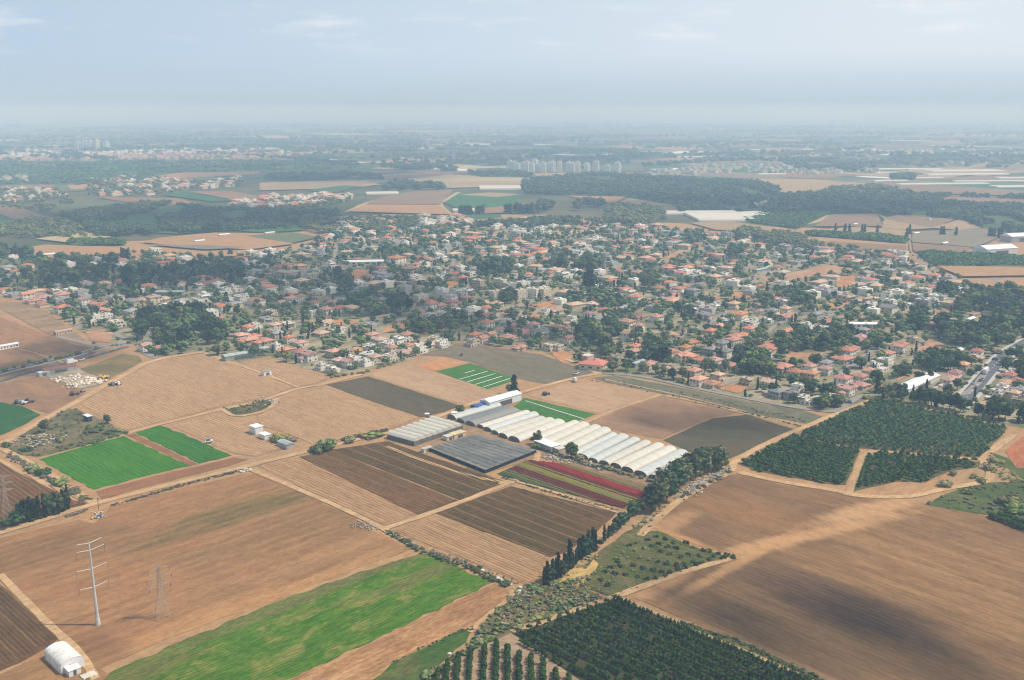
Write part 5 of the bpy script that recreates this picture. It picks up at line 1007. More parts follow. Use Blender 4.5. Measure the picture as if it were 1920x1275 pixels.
hut(448, 672, 24, 7, 3.6, ANG_A - .1, 'long greenish shed at the edge of town behind the tan field', plain('greenish_wall', S(150, 158, 146, .9), .8), plain('greenish_roof', S(176, 184, 176, .9), .6), 'shed', 'farm_shed', False); hut(484, 663, 15, 7, 3.8, ANG_A - .1, 'pale sheet-roofed shed joining the long greenish shed', W_['grey'], m_gsheet, 'shed', 'farm_shed', False)
hut(940, 757, 28, 8, 4.4, ANG_A, 'long white packing shed behind the first white tunnel', m_tank, m_wsheet, 'packing shed', 'packing_shed', False); hut(915, 760, 8, 6, 3.4, ANG_A, 'small white shed between the blue tarp shelter and packing shed', m_tank, m_wsheet, 'shed', 'farm_shed'); hut(899, 767, 10, 5, 2.8, ANG_A, 'blue-tarp shelter beside the white tunnels', W_['grey'], m_blue, 'shelter', 'tarp_shelter', False)
hut(1026, 841, 14, 6.5, 3.2, ANG_B - .1, 'white flat-roofed shed in the gap of the tunnel row', W_['grey'], m_wsheet, 'shed', 'farm_shed'); hut(1045, 847, 8, 5, 2.6, ANG_B - .1, 'low cream lean-to right of the white shed by the tunnels', W_['tan'], m_flat, 'shed', 'farm_shed'); hut(858, 819, 9, 4.5, 2.4, ANG_A, 'low yellowish canopy behind the black shade net', W_['tan'], plain('straw_roof', S(216, 196, 150, .9), .8), 'canopy', 'farm_canopy'); hut(841, 824, 5, 3.5, 2.2, ANG_A, 'small cream hut left of the yellowish canopy', W_['cream'], m_flat); hut(800, 846, 6, 2.5, 1.8, ANG_A, 'low pale stack of crates at the left corner of the black net', W_['cream'], m_flat, 'store', 'crate_store')
hut(801, 789, 2.2, 2.2, 4.2, 0, 'slim grey water tank stand behind the joined greenhouse', W_['grey'], m_wsheet, 'tank', 'water_tank_stand'); hut(852, 783, 3, 3, 3, 0, 'small white tank hut by the bush at the tunnel corner', m_tank, m_wsheet)
hut(111, 697, 22, 7, 3.2, ANG_A, 'rust-red roofed shed in the pale construction yard', W_['grey'], m_rust, 'shed', 'yard_shed', False); hut(82, 704, 7, 4, 2.6, ANG_A, 'pale green container at the road end of the construction yard', plain('pale_green_paint', S(176, 196, 184), .6), None, 'container', 'container')
hut(289, 654, 3, 3, 6.5, 0, 'slim white stair tower between two tiled roofs at the grove', m_tank, m_wsheet, 'tower', 'stair_tower')
hut(1102, 687, 7, 5.5, 8.2, ANG_A, 'tall beige block beside the red-roofed house at the town corner', W_['tan'], m_flat, 'tower house', 'tower_house')
e = build_house('r', *P(1112, 690), ANG_A + math.pi / 2 + .4, 1.35, 1.15, 0); tag(e, 'red-roofed cream house alone at the town corner beside the fallow verge', 'house'); TOWNH.append((*P(1112, 690), 14))
hut(1720, 724, 50, 9, 3.4, ANG_A, 'very long white shed beside the tree row behind the citrus grove', m_tank, m_wsheet, 'shed', 'long_white_shed', False); hut(1865, 476, 50, 24, 8, .35, 'large white warehouse with a pale roof among brown fields', m_tank, m_wsheet, 'warehouse', 'warehouse', False); hut(1910, 452, 46, 22, 8, .3, 'white warehouse behind the large warehouse beyond the dark hedge', W_['grey'], m_wsheet, 'warehouse', 'warehouse', False)
# water tower and other upright landmarks of the town
e = solo('water_tower', 1132, 506, 0, 'slim pale concrete water tower rising from trees in mid town', 'water tower'); m = MB(); m.tube((0, 0, 0), (0, 0, 15), 2.6, 2.4, 12); m.build('shaft', m_stain, e); m = MB(); m.tube((0, 0, 15), (0, 0, 20), 3.6, 3.8, 14); m.build('tank', W_['grey'], e); m = MB(); m.tube((0, 0, 20), (0, 0, 21.4), .5, .3, 6); m.build('mast', m_gal, e)
# ------------------------------------------------------------------ vehicles and implements
def car(px, py, rz, body, label, kind='car'):
    e = solo({'car': 'parked_car', 'van': 'delivery_van', 'truck': 'lorry', 'bus': 'bus'}[kind], px, py, rz, label, kind); e.location.z = .6
    L, w_, h = {'car': (4.3, 1.8, .75), 'van': (5.4, 2, 1.1), 'truck': (8, 2.4, 1.2), 'bus': (11, 2.5, 1.4)}[kind]
    m = MB(); m.box(-L / 2, L / 2, -w_ / 2, w_ / 2, .35, .35 + h); m.build('body', body, e)
    m = MB(); c0, c1, t = {'car': (-L * .38, L * .22, .62), 'van': (-L * .5, L * .3, 1.1), 'truck': (-L * .5, L * .22, 1.6), 'bus': (-L * .5, L * .5, 1.5)}[kind]; z = .352 + h
    m.add([(c0, -w_ / 2 + .05, z), (c1, -w_ / 2 + .05, z), (c1, w_ / 2 - .05, z), (c0, w_ / 2 - .05, z), (c0 + .3, -w_ / 2 + .22, z + t), (c1 - .5, -w_ / 2 + .22, z + t), (c1 - .5, w_ / 2 - .22, z + t), (c0 + .3, w_ / 2 - .22, z + t)], [(4, 5, 6, 7), (0, 1, 5, 4), (1, 2, 6, 5), (2, 3, 7, 6), (3, 0, 4, 7)]); m.build('cabin' if kind == 'car' else 'cargo_box', body if kind != 'car' else m_glass, e)
    for sx in (-.32, .32):
        for sy in (-1, 1): m = MB(); m.tube((L * sx, sy * (w_ / 2 - .1), .33), (L * sx, sy * (w_ / 2 + .02), .33), .34, .34, 10); m.build('wheel', m_hem, e)
    return e
P_W = plain('white_car_paint', S(232, 232, 230, .9), .3, .5, .03); P_R = plain('red_car_paint', S(170, 40, 40), .3, .5, .05); P_G = plain('grey_car_paint', S(120, 124, 130), .3, .5, .05); P_B = plain('blue_car_paint', S(52, 74, 120), .3, .5, .05); P_Y = plain('yellow_machine_paint', S(214, 166, 50), .5, .4, .05)
aR = math.atan2(P(120, 673)[1] - P(60, 686)[1], P(120, 673)[0] - P(60, 686)[0]); aM = math.atan2(P(1878, 671)[1] - P(1822, 735)[1], P(1878, 671)[0] - P(1822, 735)[0])
car(135, 682, aR, P_W, 'white lorry driving on the asphalt road above the construction yard', 'truck'); car(154, 677, aR, P_W, 'white car ahead of the white lorry on the asphalt road'); car(177, 645, aR + .6, P_R, 'red car on the pale road by the bare plots'); car(172, 670, aR, P_G, 'grey car on the asphalt road near the junction')
car(1848, 700, aM, P_W, 'white bus on the wide asphalt road at the town edge', 'bus'); car(1898, 660, aM, P_W, 'white lorry at the far end of the wide asphalt road', 'truck'); car(1893, 664, aM, P_R, 'red van behind the white lorry on the wide road', 'van'); car(1838, 716, aM, P_G, 'grey car nearest the viewer on the wide asphalt road')
for k, (x, y, pm, lb) in enumerate(((1080, 703, P_W, 'white car parked by the track below the fallow verge'), (1078, 716, P_W, 'white van parked below the track at the fallow corner'), (1591, 757, P_G, 'grey car parked at the kerb of the lane before the citrus grove'), (1810, 722, P_B, 'blue car parked beside the wide asphalt road'), (1832, 690, P_W, 'white car parked on the pavement of the wide road'), (1866, 676, P_B, 'blue car parked near the far bend of the wide road'), (392, 831, P_W, 'white pickup standing at the corner of the deep green field'), (866, 667, P_R, 'red car parked by the last houses above the grey fallow'), (1510, 700, P_W, 'white car parked on the lane between tiled houses'))): car(x, y, ANG_A + k, pm, lb, 'van' if 'van' in lb else 'car')
def implement(px, py, rz, col, label, s=1.0):
    e = solo('farm_implement', px, py, rz, label, 'farm machine'); e.scale = (s, s, s); m = MB(); m.box(-2.2, 2.2, -.9, .9, .7, 1.3); m.box(-2.0, -.4, -.7, .7, 1.302, 2.4); m.build('chassis', col, e)
    for sx, r in ((-1.5, .8), (1.6, .5)):
        for sy in (-1, 1): m = MB(); m.tube((sx, sy * .95, r), (sx, sy * 1.3, r), r, r, 12); m.build('wheel', m_hem, e)
    m = MB(); m.tube((2.2, 0, .9), (3.6, 0, .7), .09, .07, 5); m.build('drawbar', m_frame, e)
for a in ((37, 757, .3, P_G, 'grey harvesting machine at the corner of the green field', 1.3), (46, 758, 1.2, P_W, 'pale trailer beside the grey harvesting machine', 1.0), (56, 755, .2, plain('brown_machine', S(120, 88, 70), .6), 'brown trailer behind the harvesting machines', 1.2), (140, 741, ANG_A, bpy.data.materials['brown_machine'], 'low brown trailer left on the brown field', 1.2), (155, 736, ANG_A, bpy.data.materials['brown_machine'], 'small brown drawbar trailer near the track at the brown field', .7), (210, 723, ANG_B, P_G, 'grey tractor standing beside the track at the tan beds', 1.2), (221, 722, ANG_B, P_W, 'pale trailer behind the grey tractor at the tan beds', 1.1), (193, 711, ANG_A, P_Y, 'yellow loader in the pale construction yard', 1.3), (1024, 741, ANG_A, bpy.data.materials['brown_machine'], 'brown trailer at the end of the brown plot behind the greenhouses', 1.1)): implement(*a)
# heaps, stones, rubble
m_rock = plain('pale_limestone', S(208, 202, 190), .9, .1, .15, .8); m_rub = plain('rubble', S(186, 172, 152), .9, .1, .25, .5)
def stones(name, pts, n, r0, r1, spread, mat, label=None):
    V = []; F = []; nv = 0
    for _ in range(n):
        x, y = P(*random.choice(pts)); x += random.gauss(0, spread); y += random.gauss(0, spread); r = random.uniform(r0, r1)
        v = ICO1[0] * r * np.array([random.uniform(.7, 1.4), random.uniform(.7, 1.4), random.uniform(.5, .9)]) * (1 + rng.uniform(-.2, .2, (len(ICO1[0]), 1))) + np.array([x, y, .3 + r * .3])
        V.append(v); F.append(ICO1[1] + nv); nv += len(v)
    o = link(name, mesh_np(name, np.concatenate(V), [np.concatenate(F)], mat)); o['kind'] = 'stuff'; return o
for k, (x, y) in enumerate(((934, 1086), (938, 1088), (941, 1091), (956, 1097), (975, 1103), (973, 1110), (896, 1068), (904, 1071), (915, 1075), (985, 1120), (843, 1228))):
    X, Y = P(x, y); r = random.uniform(.5, .95); v = ICO2[0] * r * np.array([1.3, .9, .8]) * (1 + rng.uniform(-.15, .15, (len(ICO2[0]), 1)))
    o = link('boulder', mesh_np('boulder', v, [ICO2[1]], m_rock)); o.location = (X, Y, .4); tag(o, 'white boulder, %s from the left along the ditch by the green field' % ordw(sorted([934, 938, 941, 956, 975, 973, 896, 904, 915, 985, 843]).index(x) + 1), 'boulder', 'white boulders along the ditch')
stones('rubble', [(1285, 925), (1305, 912), (1320, 905), (1340, 895), (1355, 885), (1300, 920)], 240, .25, .7, 2.2, m_rub)
stones('rubble', [(976, 1106), (980, 1112), (968, 1120), (972, 1128)], 24, .15, .4, 1.2, m_rock)
stones('rubble', [(182, 966), (186, 970), (178, 972)], 40, .3, .7, 1.0, plain('yellow_rubble', S(196, 178, 140), .9)); e = hut(187, 971, 1.5, 1.2, 1.0, .3, 'small blue bin beside the yellow rubble heap', m_blue, m_blue, 'bin', 'rubble_bin')
stones('rubble', [(120, 712), (140, 708), (160, 716), (175, 712), (185, 714), (150, 722)], 160, .4, 1.4, 4.5, plain('white_rubble', S(222, 208, 188), .9)); stones('rubble', [(1035, 858), (1048, 862), (1080, 866), (1100, 872), (1130, 880), (1060, 862)], 150, .25, .8, 2.0, m_rub)
stones('rubble', [(60, 822), (80, 818), (100, 826), (70, 832)], 120, .3, .8, 3.5, m_rub); stones('rubble', [(672, 985), (684, 988), (695, 990)], 70, .2, .5, 1.8, plain('grey_rubble', S(150, 144, 138), .9)); stones('rubble', [(453, 884), (460, 882)], 30, .25, .6, 1.5, m_rock); stones('rubble', [(495, 750), (508, 752), (514, 756)], 50, .3, .8, 2.0, m_rub)

# ================================================================== FAR BUILDINGS
def tower_mesh(seed):
    r = random.Random(seed); w_, d, h = r.uniform(15, 19), r.uniform(13, 16), r.uniform(27, 38); a, b, c_, g = MB(), MB(), MB(), MB()
    a.box(-w_ / 2, -w_ * .12, -d / 2, d / 2, 0, h); a.box(w_ * .12, w_ / 2, -d / 2, d / 2, 0, h - r.uniform(0, 3)); a.box(-w_ * .12 + .01, w_ * .12 - .01, -d * .3, d * .3, 0, h + 2.5)
    n = int(h / 3)
    for k in range(n):
        z = k * 3 + 1
        for x in (-w_ * .31, w_ * .31):
            for s in (-1, 1): g.box(x - 1.4, x + 1.4, s * d / 2 - .1, s * d / 2 + .1, z, z + 1.4)
    c_.box(-2, 2, -2, 2, h + 2.51, h + 5.5)
    for k in range(n): b.box(-w_ * .12 + .02, w_ * .12 - .02, -d * .3 - 1.6, -d * .3 - .02, k * 3 + .1, k * 3 + 1.0)
    return a.mesh('facade', [m_tank, W_['white'], m_tank][seed % 3]), b.mesh('balconies', W_['white']), c_.mesh('roof_hut', W_['grey']), g.mesh('glazing', m_glass)
TM = [tower_mesh(k) for k in range(5)]
def tower(px, py, k, s, label, group):
    X, Y = P(px, py); e = empty('residential_tower', (X, Y, .3), ANG_A + .3 * (k % 3)); e.scale = (s, s, s); tag(e, label, 'tower block', group); e.rotation_euler = (0, 0, R(62) + .12 * (k % 3))
    for nm, me in zip(('facade', 'balconies', 'roof_hut', 'glazing'), TM[k % 5]):
        o = link(nm, me, e)
        if nm in ('glazing', 'balconies'): o['kind'] = 'stuff'
LX = [170, 190, 208, 242, 264, 292, 310, 332, 356, 384, 405, 446, 500, 520, 550, 600, 652, 716, 774]
for i, x in enumerate(LX): tower(900 + x / 3, 322.5 + (i % 3) * .9 + (2.4 if x > 590 else 0), i, 1.0 - .12 * (i % 2), 'pale tower block, %s from the left in the row of nineteen on the hazy plain' % ordw(i + 1), 'tower blocks in the right-hand far row')
for i, x in enumerate((441, 475, 490, 512, 546, 600)): tower(x / 3, 281.5, i + 2, 1.3, 'white tower, %s from the left of the six beyond the far town' % ordw(i + 1), 'tower blocks of the far left town')
# far towns: small houses, the largest as things, the rest as one mass
def small_house(seed, mat, rm):
    r = random.Random(seed); m = MB(); x, y, h = r.uniform(6, 9), r.uniform(5, 7), r.uniform(4, 8); m.box(-x, x, -y, y, 0, h, 0)
    if rm == 1: m.hip(-x, x, -y, y, h, 2.4, .5, .15, 1)
    else: m.box(-x + .4, x - .4, -y + .4, y - .4, h, h + .5, 1); m.box(-x * .3, x * .3, -y * .3, y * .3, h + .5, h + 2.4, 0)
    return m, [mat, T_['r'] if rm == 1 else m_flat]
SH = [small_house(k, [W_['white'], W_['cream'], W_['tan'], W_['white']][k % 4], 1 if k % 3 == 0 else 0) for k in range(8)]
SHM = [a.mesh('distant_house', b) for a, b in SH]
FT = [('the far left town strip', Z4(0, 200, 3, [(-40, 325), (-40, 262), (150, 245), (420, 262), (1100, 240), (1500, 250), (1760, 268), (1600, 288), (1300, 300), (600, 302), (300, 306)]), 420), ('the hazy village below the far orchard', Z4(0, 200, 3, [(500, 410), (760, 395), (1180, 430), (1340, 400), (1360, 450), (1060, 470), (900, 500), (620, 505), (480, 500), (640, 450)]), 90), ('the left hillside hamlet', Z4(0, 200, 3, [(-30, 480), (60, 470), (340, 480), (360, 520), (200, 540), (20, 560), (-30, 550)]), 34), ('the hamlet left of the far orchards', Z4(0, 200, 3, [(-30, 405), (160, 400), (150, 425), (-30, 428)]), 18),
      ('the row before the orange field', Z4(500, 200, 3, [(-240, 575), (-160, 540), (0, 515), (330, 500), (480, 510), (460, 530), (280, 560), (0, 575)]), 110), ('the far right suburb', Z4(900, 200, 3, [(900, 385), (1000, 350), (1300, 330), (1700, 330), (2100, 340), (2300, 375), (1900, 385), (1500, 370), (1280, 385), (1100, 392)]), 190), ('the hazy belt beyond the towers', Z4(500, 200, 3, [(700, 300), (860, 285), (1120, 290), (1050, 310), (760, 312)]), 36),
      ('the orchard hamlet beyond town', Z4(500, 200, 3, [(820, 640), (1060, 625), (1180, 660), (1040, 700), (900, 690)]), 26), ('the tree-covered edge behind town', Z4(500, 200, 3, [(330, 640), (700, 640), (780, 690), (640, 720), (300, 700)]), 26), ('the hazy plain at right', Z4(1280, 200, 3, [(700, 250), (1900, 240), (1980, 330), (1500, 350), (900, 320), (600, 290)]), 120), ('the farm in the right forest', Z4(900, 200, 3, [(1520, 560), (1620, 545), (1650, 590), (1560, 600)]), 5)]
FARH = []
for nm, px, n in FT:
    for (k_, x, y, h, s) in fill(px, n, ['broad'], (1, 1)): FARH.append((x, y, nm))
FARH.sort(key=lambda t: math.hypot(t[0], t[1])); cnt = {}
for i, (x, y, nm) in enumerate(FARH[:285]):
    o = link('distant_house', SHM[i % 8]); o.location = (x, y, .4); o.rotation_euler = (0, 0, ANG_A + random.uniform(-.3, .3)); s = random.uniform(.8, 1.25); o.scale = (s, s, s)
    tag(o, None, 'house', 'small far houses'); SPEC.append([*PX(x, y, 3)[:2], x, y, 'far:' + nm, 10, o])
m = MB()
Vs = []; Fs = []; nv = 0; Ms = []
for i, (x, y, nm) in enumerate(FARH[285:]):
    b, _ = SH[i % 8]; a = ANG_A + random.uniform(-.3, .3); c, s = math.cos(a), math.sin(a); k = random.uniform(.8, 1.3) * (1.35 if y > 5200 else 1)
    for f, mi in zip(b.f, b.m): m.f.append([q + len(m.v) for q in f]); m.m.append(mi)
    m.v += [((vx * c - vy * s) * k + x, (vx * s + vy * c) * k + y, vz * k + .4) for vx, vy, vz in b.v]
n3 = len(m.f); third = n3 // 3
for q in range(3):
    sub_ = MB(); used = {}
    for f, mi in list(zip(m.f, m.m))[q * third:(q + 1) * third]: sub_.add([m.v[i] for i in f], [list(range(len(f)))], mi)
    o = sub_.build('far_town', [W_[('cream', 'tan', 'white')[q]], [m_gflat, T_['t'], m_flat][q]]); o['kind'] = 'stuff'
def polyblock(px, py, L, Wd, n, rz, label, rows_=1):
    e = solo('greenhouse_block', px, py, rz, label, 'greenhouse')
    for k in range(n):
        m = MB(); y0 = (k - n / 2) * Wd; K = 5; prof = [(y0 + Wd * (.5 - .48 * math.cos(math.pi * j / K)), 1.2 + Wd * .34 * math.sin(math.pi * j / K)) for j in range(K + 1)]
        ring = [(y0 + .1, 0)] + prof + [(y0 + Wd * .98, 0)]; nn = len(ring)
        m.add([(-L / 2, y, z) for y, z in ring] + [(L / 2, y, z) for y, z in ring], [(j, j + 1, nn + j + 1, nn + j) for j in range(nn - 1)] + [tuple(range(nn))[::-1], tuple(range(nn, 2 * nn))]); m.build('span', F_WARM, e)
polyblock(900 + 1330 / 3, 200 + 622 / 3, 95, 12, 12, .05, 'broad white greenhouse block below the forest on the right'); polyblock(900 + 1520 / 3, 200 + 612 / 3, 70, 9, 7, .4, 'smaller white greenhouse block joined to the broad one by the forest'); polyblock(900 + 1060 / 3, 200 + 604 / 3, 60, 10, 4, .1, 'small white greenhouse group left of the broad greenhouse block')
polyblock(500 + 1330 / 3, 200 + 462 / 3, 110, 14, 5, .05, 'long white arched greenhouse beside the far pine forest'); polyblock(500 + 650 / 3, 200 + 492 / 3, 70, 10, 4, .2, 'white greenhouse at the far end of the orange field'); polyblock(500 + 1110 / 3, 200 + 588 / 3, 40, 9, 3, .1, 'small white greenhouse beside the far cypress row')
for k, (x, y, L, n) in enumerate(((1180, 355, 170, 4), (1145, 376, 70, 3), (1355, 356, 110, 3), (1580, 365, 230, 6), (1590, 385, 240, 4), (1460, 440, 230, 3), (1720, 424, 190, 2), (1350, 406, 110, 2), (1880, 405, 120, 3), (1890, 455, 130, 4), (1165, 422, 90, 2), (800, 340, 90, 2), (500, 384, 80, 2), (430, 244, 170, 3), (60, 286, 160, 3))): polyblock(1280 + x / 3, 200 + y / 3, L, 10, n, ANG_A * .15, 'pale greenhouse strip, %s of fifteen on the hazy right-hand plain' % ordw(k + 1))

# ================================================================== TREES AND PLANTING
random.seed(21)
BAREW = [[P(*p) for p in q] for q in BARE]; LANEW = []
for q in LANES + [[(1795, 765), (1822, 735), (1850, 702), (1878, 671), (1905, 652), (1960, 622)], [(1130, 700), (1200, 705), (1280, 724), (1400, 748), (1512, 769), (1565, 772)]]:
    w2 = [Vector(P(*p)) for p in q]; LANEW += list(zip(w2, w2[1:]))
GRID = {}
for (x, y, r) in TOWNH: GRID.setdefault((int(x // 40), int(y // 40)), []).append((x, y, r))
def near_house(x, y, m=0.0):
    gx, gy = int(x // 40), int(y // 40)
    for i in (-1, 0, 1):
        for j in (-1, 0, 1):
            for (a, b, r) in GRID.get((gx + i, gy + j), ()):
                if (a - x) ** 2 + (b - y) ** 2 < (r + m) ** 2: return True
    return False
def seg_d(x, y, a, b):
    p = Vector((x, y)); d = b - a; t = max(0, min(1, (p - a).dot(d) / max(1e-6, d.length_squared))); return (p - a - d * t).length
def avoid_town(x, y):
    if near_house(x, y, .4): return True
    if any(inside(q, x, y) for q in BAREW): return True
    return any(seg_d(x, y, a, b) < 4.2 for a, b in LANEW)
# the closely built back of the town, beyond what can be told apart
BK = [MB() for _ in range(6)]; BP = [small_house(300 + k, None, 1 if k < 4 else 0)[0] for k in range(6)]
for (k_, x, y, h, s) in fill([p for p in TOWN], 520, ['broad'], (1, 1), (1, 1), lambda x, y: near_house(x, y, 5.5) or PX(x, y)[1] > 590 or any(inside(q, x, y) for q in BAREW) or any(seg_d(x, y, a, b) < 9 for a, b in LANEW)):
    i = random.randrange(6); b = BP[i]; a = ANG_A + random.uniform(-.2, .2) + random.choice((0, math.pi / 2)); c, s_ = math.cos(a), math.sin(a); k = random.uniform(.75, 1.0); M_ = BK[i]; o_ = len(M_.v)
    M_.v += [((vx * c - vy * s_) * k + x, (vx * s_ + vy * c) * k + y, vz * k * .85 + .1) for vx, vy, vz in b.v]; M_.f += [[q + o_ for q in f] for f in b.f]; M_.m += b.m
    GRID.setdefault((int(x // 40), int(y // 40)), []).append((x, y, 7.0))
for i, M_ in enumerate(BK): o = M_.build('back_town', [W_[['cream', 'white', 'tan', 'cream', 'white', 'grey'][i]], [T_['r'], T_['R'], T_['t'], T_['k'], m_flat, m_gflat][i]]); o['kind'] = 'stuff'
# single trees and clumps of the fields
for x, y, h, s in ((32, 985, 5.5, 1.5), (45, 981, 8, .95), (58, 978, 9.5, .8), (66, 975, 7.5, .9), (74, 973, 9, .75), (84, 971, 9.5, .6), (92, 969, 8, .9), (104, 966, 9, .75), (112, 963, 7.5, .8), (119, 960, 9, .65), (128, 955, 9.8, .5), (124, 957, 7, .8)): tree('dark' if h < 8.2 else 'cypress', x, y, h * 1.3, s * (1.0 if h < 8.2 else 1.7))
tree('dark', 11, 992, 5.0, 1.4); tree('bush', 61, 882, 4.2, 1.5); tree('bush', 70, 886, 3.6, 1.5); tree('bush', 81, 891, 4.2, 1.4); tree('bush', 117, 908, 4.2, 1.2); tree('bush', 111, 910, 3, 1.3); tree('bush', 138, 927, 2.6, 1.4); tree('bush', 156, 937, 2.2, 1.6)
tree('broad', 84, 812, 8.4, 1.05, 0); tree('dark', 201, 795, 6.0, 1.2); tree('bush', 180, 808, 4.2, 1.7); tree('bush', 172, 812, 3.4, 1.6); tree('bush', 113, 828, 3.8, 1.3); tree('bush', 14, 838, 3.6, 1.3); tree('bush', 50, 846, 2.4, 2.2); tree('bush', 205, 812, 2.6, 1.8); tree('bush', 222, 810, 2.2, 1.8)
tree('bush', 594, 849, 5.2, 1.2); tree('bush', 603, 846, 5.6, 1.2); tree('bush', 613, 843, 6.2, 1.1); tree('bush', 622, 839, 6, 1.2); tree('bush', 658, 830, 4.6, 1.3); tree('bush', 519, 829, 5.5, 1.0); tree('bush', 530, 825, 3.4, 1.8); tree('bush', 548, 828, 2.8, 2); tree('bush', 690, 822, 3, 1.8); tree('bush', 704, 818, 3.4, 1.7)
tree('broad', 863, 778, 6.5, 1.2); tree('bush', 888, 770, 5, 1.1); tree('cypress', 964, 739, 14, 2.2); tree('broad', 955, 739, 7, 1.1); tree('broad', 1072, 860, 9, 1.1, 1); tree('gum', 1008, 834, 8, 1.2); tree('bush', 1086, 862, 4, 1.4); tree('bush', 1016, 840, 4, 1.5); tree('bush', 1005, 840, 3.4, 1.5)
for i, (x, y, h) in enumerate(((1020, 1098, 8.5), (1026, 1094, 11.5), (1031, 1091, 10), (1036, 1089, 12), (1042, 1086, 9), (1046, 1082, 12.5), (1053, 1080, 10), (1058, 1076, 11), (1063, 1073, 8.5), (1068, 1065, 11.5), (1074, 1062, 10.5), (1080, 1057, 8), (1086, 1050, 12.5), (1092, 1046, 13), (1097, 1044, 14), (1103, 1040, 10), (1111, 1034, 11.5), (1116, 1031, 9), (1125, 1026, 6), (1133, 1014, 8), (1141, 1009, 10), (1150, 1002, 8.5), (1157, 996, 10), (1164, 990, 11), (1171, 983, 9), (1178, 975, 10), (1185, 969, 12), (1192, 966, 9), (1200, 962, 11))): tree('cypress' if i % 4 != 2 and i < 20 or i % 5 == 0 else 'dark', x, y, h * (random.uniform(.72, 1.12) if i % 4 != 2 and i < 20 else .62), random.uniform(1.0, 1.35) if i % 4 != 2 and i < 20 else 1.15)
for i, (x, y, h, s) in enumerate(((1226, 955, 12, 1.25), (1238, 948, 14, 1.1), (1232, 940, 11, 1.2), (1250, 940, 13, 1.2), (1244, 930, 14, 1.1), (1258, 930, 12, 1.2), (1264, 922, 15, 1.1), (1272, 915, 13, 1.2), (1280, 912, 15, 1.1), (1288, 905, 14, 1.15), (1295, 900, 15, 1.1), (1304, 898, 13, 1.2), (1312, 892, 14, 1.1), (1320, 890, 13, 1.2), (1328, 886, 14, 1.1), (1337, 884, 12, 1.2), (1345, 880, 12, 1.2), (1353, 876, 9, 1.3))): tree('gum' if i % 3 else 'dark', x, y, h, s)
tree('dark', 1224, 958, 10, 1.5); tree('broad', 1352, 880, 8, 1.4, 2); tree('broad', 1343, 884, 8, 1.4, 2)
for x, y, h in ((1894, 949, 6), (1912, 962, 5.5), (1815, 926, 3), (1867, 868, 4), (1857, 881, 4.5), (1771, 913, 4.5), (1786, 890, 3), (1840, 905, 3), (1825, 896, 2.5)): tree('bush', x, y, h, 1.3)
for x, y in ((1858, 971), (1864, 974), (1870, 976), (1876, 977), (1882, 980), (1888, 982), (1894, 985), (1900, 987), (1906, 990), (1912, 991), (1918, 994), (1876, 970), (1884, 973), (1892, 975), (1900, 979), (1908, 981), (1916, 984), (1926, 996), (1924, 988)): tree('citrus', x, y, 2.9, 1.1)
for x, y, h, s in ((1693, 752, 11, .9), (1688, 754, 9, 1), (1712, 756, 8, 1.2), (1724, 757, 10, 1), (1735, 760, 9, 1.1), (1746, 760, 11, 1), (1757, 763, 9, 1.2), (1768, 765, 10, 1), (1780, 767, 9, 1.1), (1790, 768, 10, 1.1), (1800, 773, 9, 1.2), (1834, 782, 8, 1.2), (1860, 786, 13, 1.3), (1872, 786, 14, 1.2), (1884, 788, 12, 1.2), (1918, 790, 11, 1.2), (1930, 792, 12, 1.2), (1743, 715, 9, .8)): tree('dark', x, y, h, s)
tree('cypress', 1644, 738, 14, 1.6)
SMALL = []                                                            # young trees of the weedy grove
for x, y in ((1231, 1008), (1246, 1013), (1262, 1019), (1288, 1020), (1236, 1022), (1252, 1027), (1270, 1030), (1300, 1028), (1318, 1034), (1332, 1036), (1346, 1040), (1362, 1043), (1374, 1047), (1214, 1014), (1222, 1026), (1208, 1030), (1240, 1036), (1256, 1041), (1276, 1046), (1292, 1042), (1310, 1044), (1330, 1050), (1192, 1020), (1180, 1024), (1190, 1034), (1168, 1038), (1176, 1048), (1200, 1048), (1218, 1052), (1234, 1056), (1250, 1060), (1268, 1062), (1284, 1060), (1300, 1056), (1316, 1056), (1158, 1054), (1164, 1064), (1186, 1062), (1206, 1068), (1224, 1072), (1240, 1074), (1256, 1076), (1272, 1070), (1146, 1066), (1136, 1074), (1152, 1078), (1172, 1080), (1196, 1084), (1212, 1088), (1228, 1086), (1248, 1082), (1128, 1090), (1140, 1100), (1286, 1066), (1306, 1060), (1152, 1050), (1338, 1044), (1356, 1048)): tree('bush', x, y, random.uniform(1.5, 2.2), 1.0, 1)
# road-side trees at the left
for x, y, h in ((10, 697, 4), (27, 694, 5), (44, 690, 4), (56, 686, 6.5), (66, 683, 4), (76, 682, 4), (84, 679, 4), (95, 676, 5), (101, 674, 3), (108, 674, 4), (116, 672, 4), (124, 671, 3.5), (132, 668, 4), (146, 665, 4), (170, 662, 3.5), (182, 656, 4), (212, 650, 3), (220, 649, 3), (227, 648, 3)): tree('bush' if h < 5 else 'broad', x, y, h * .8, .9)
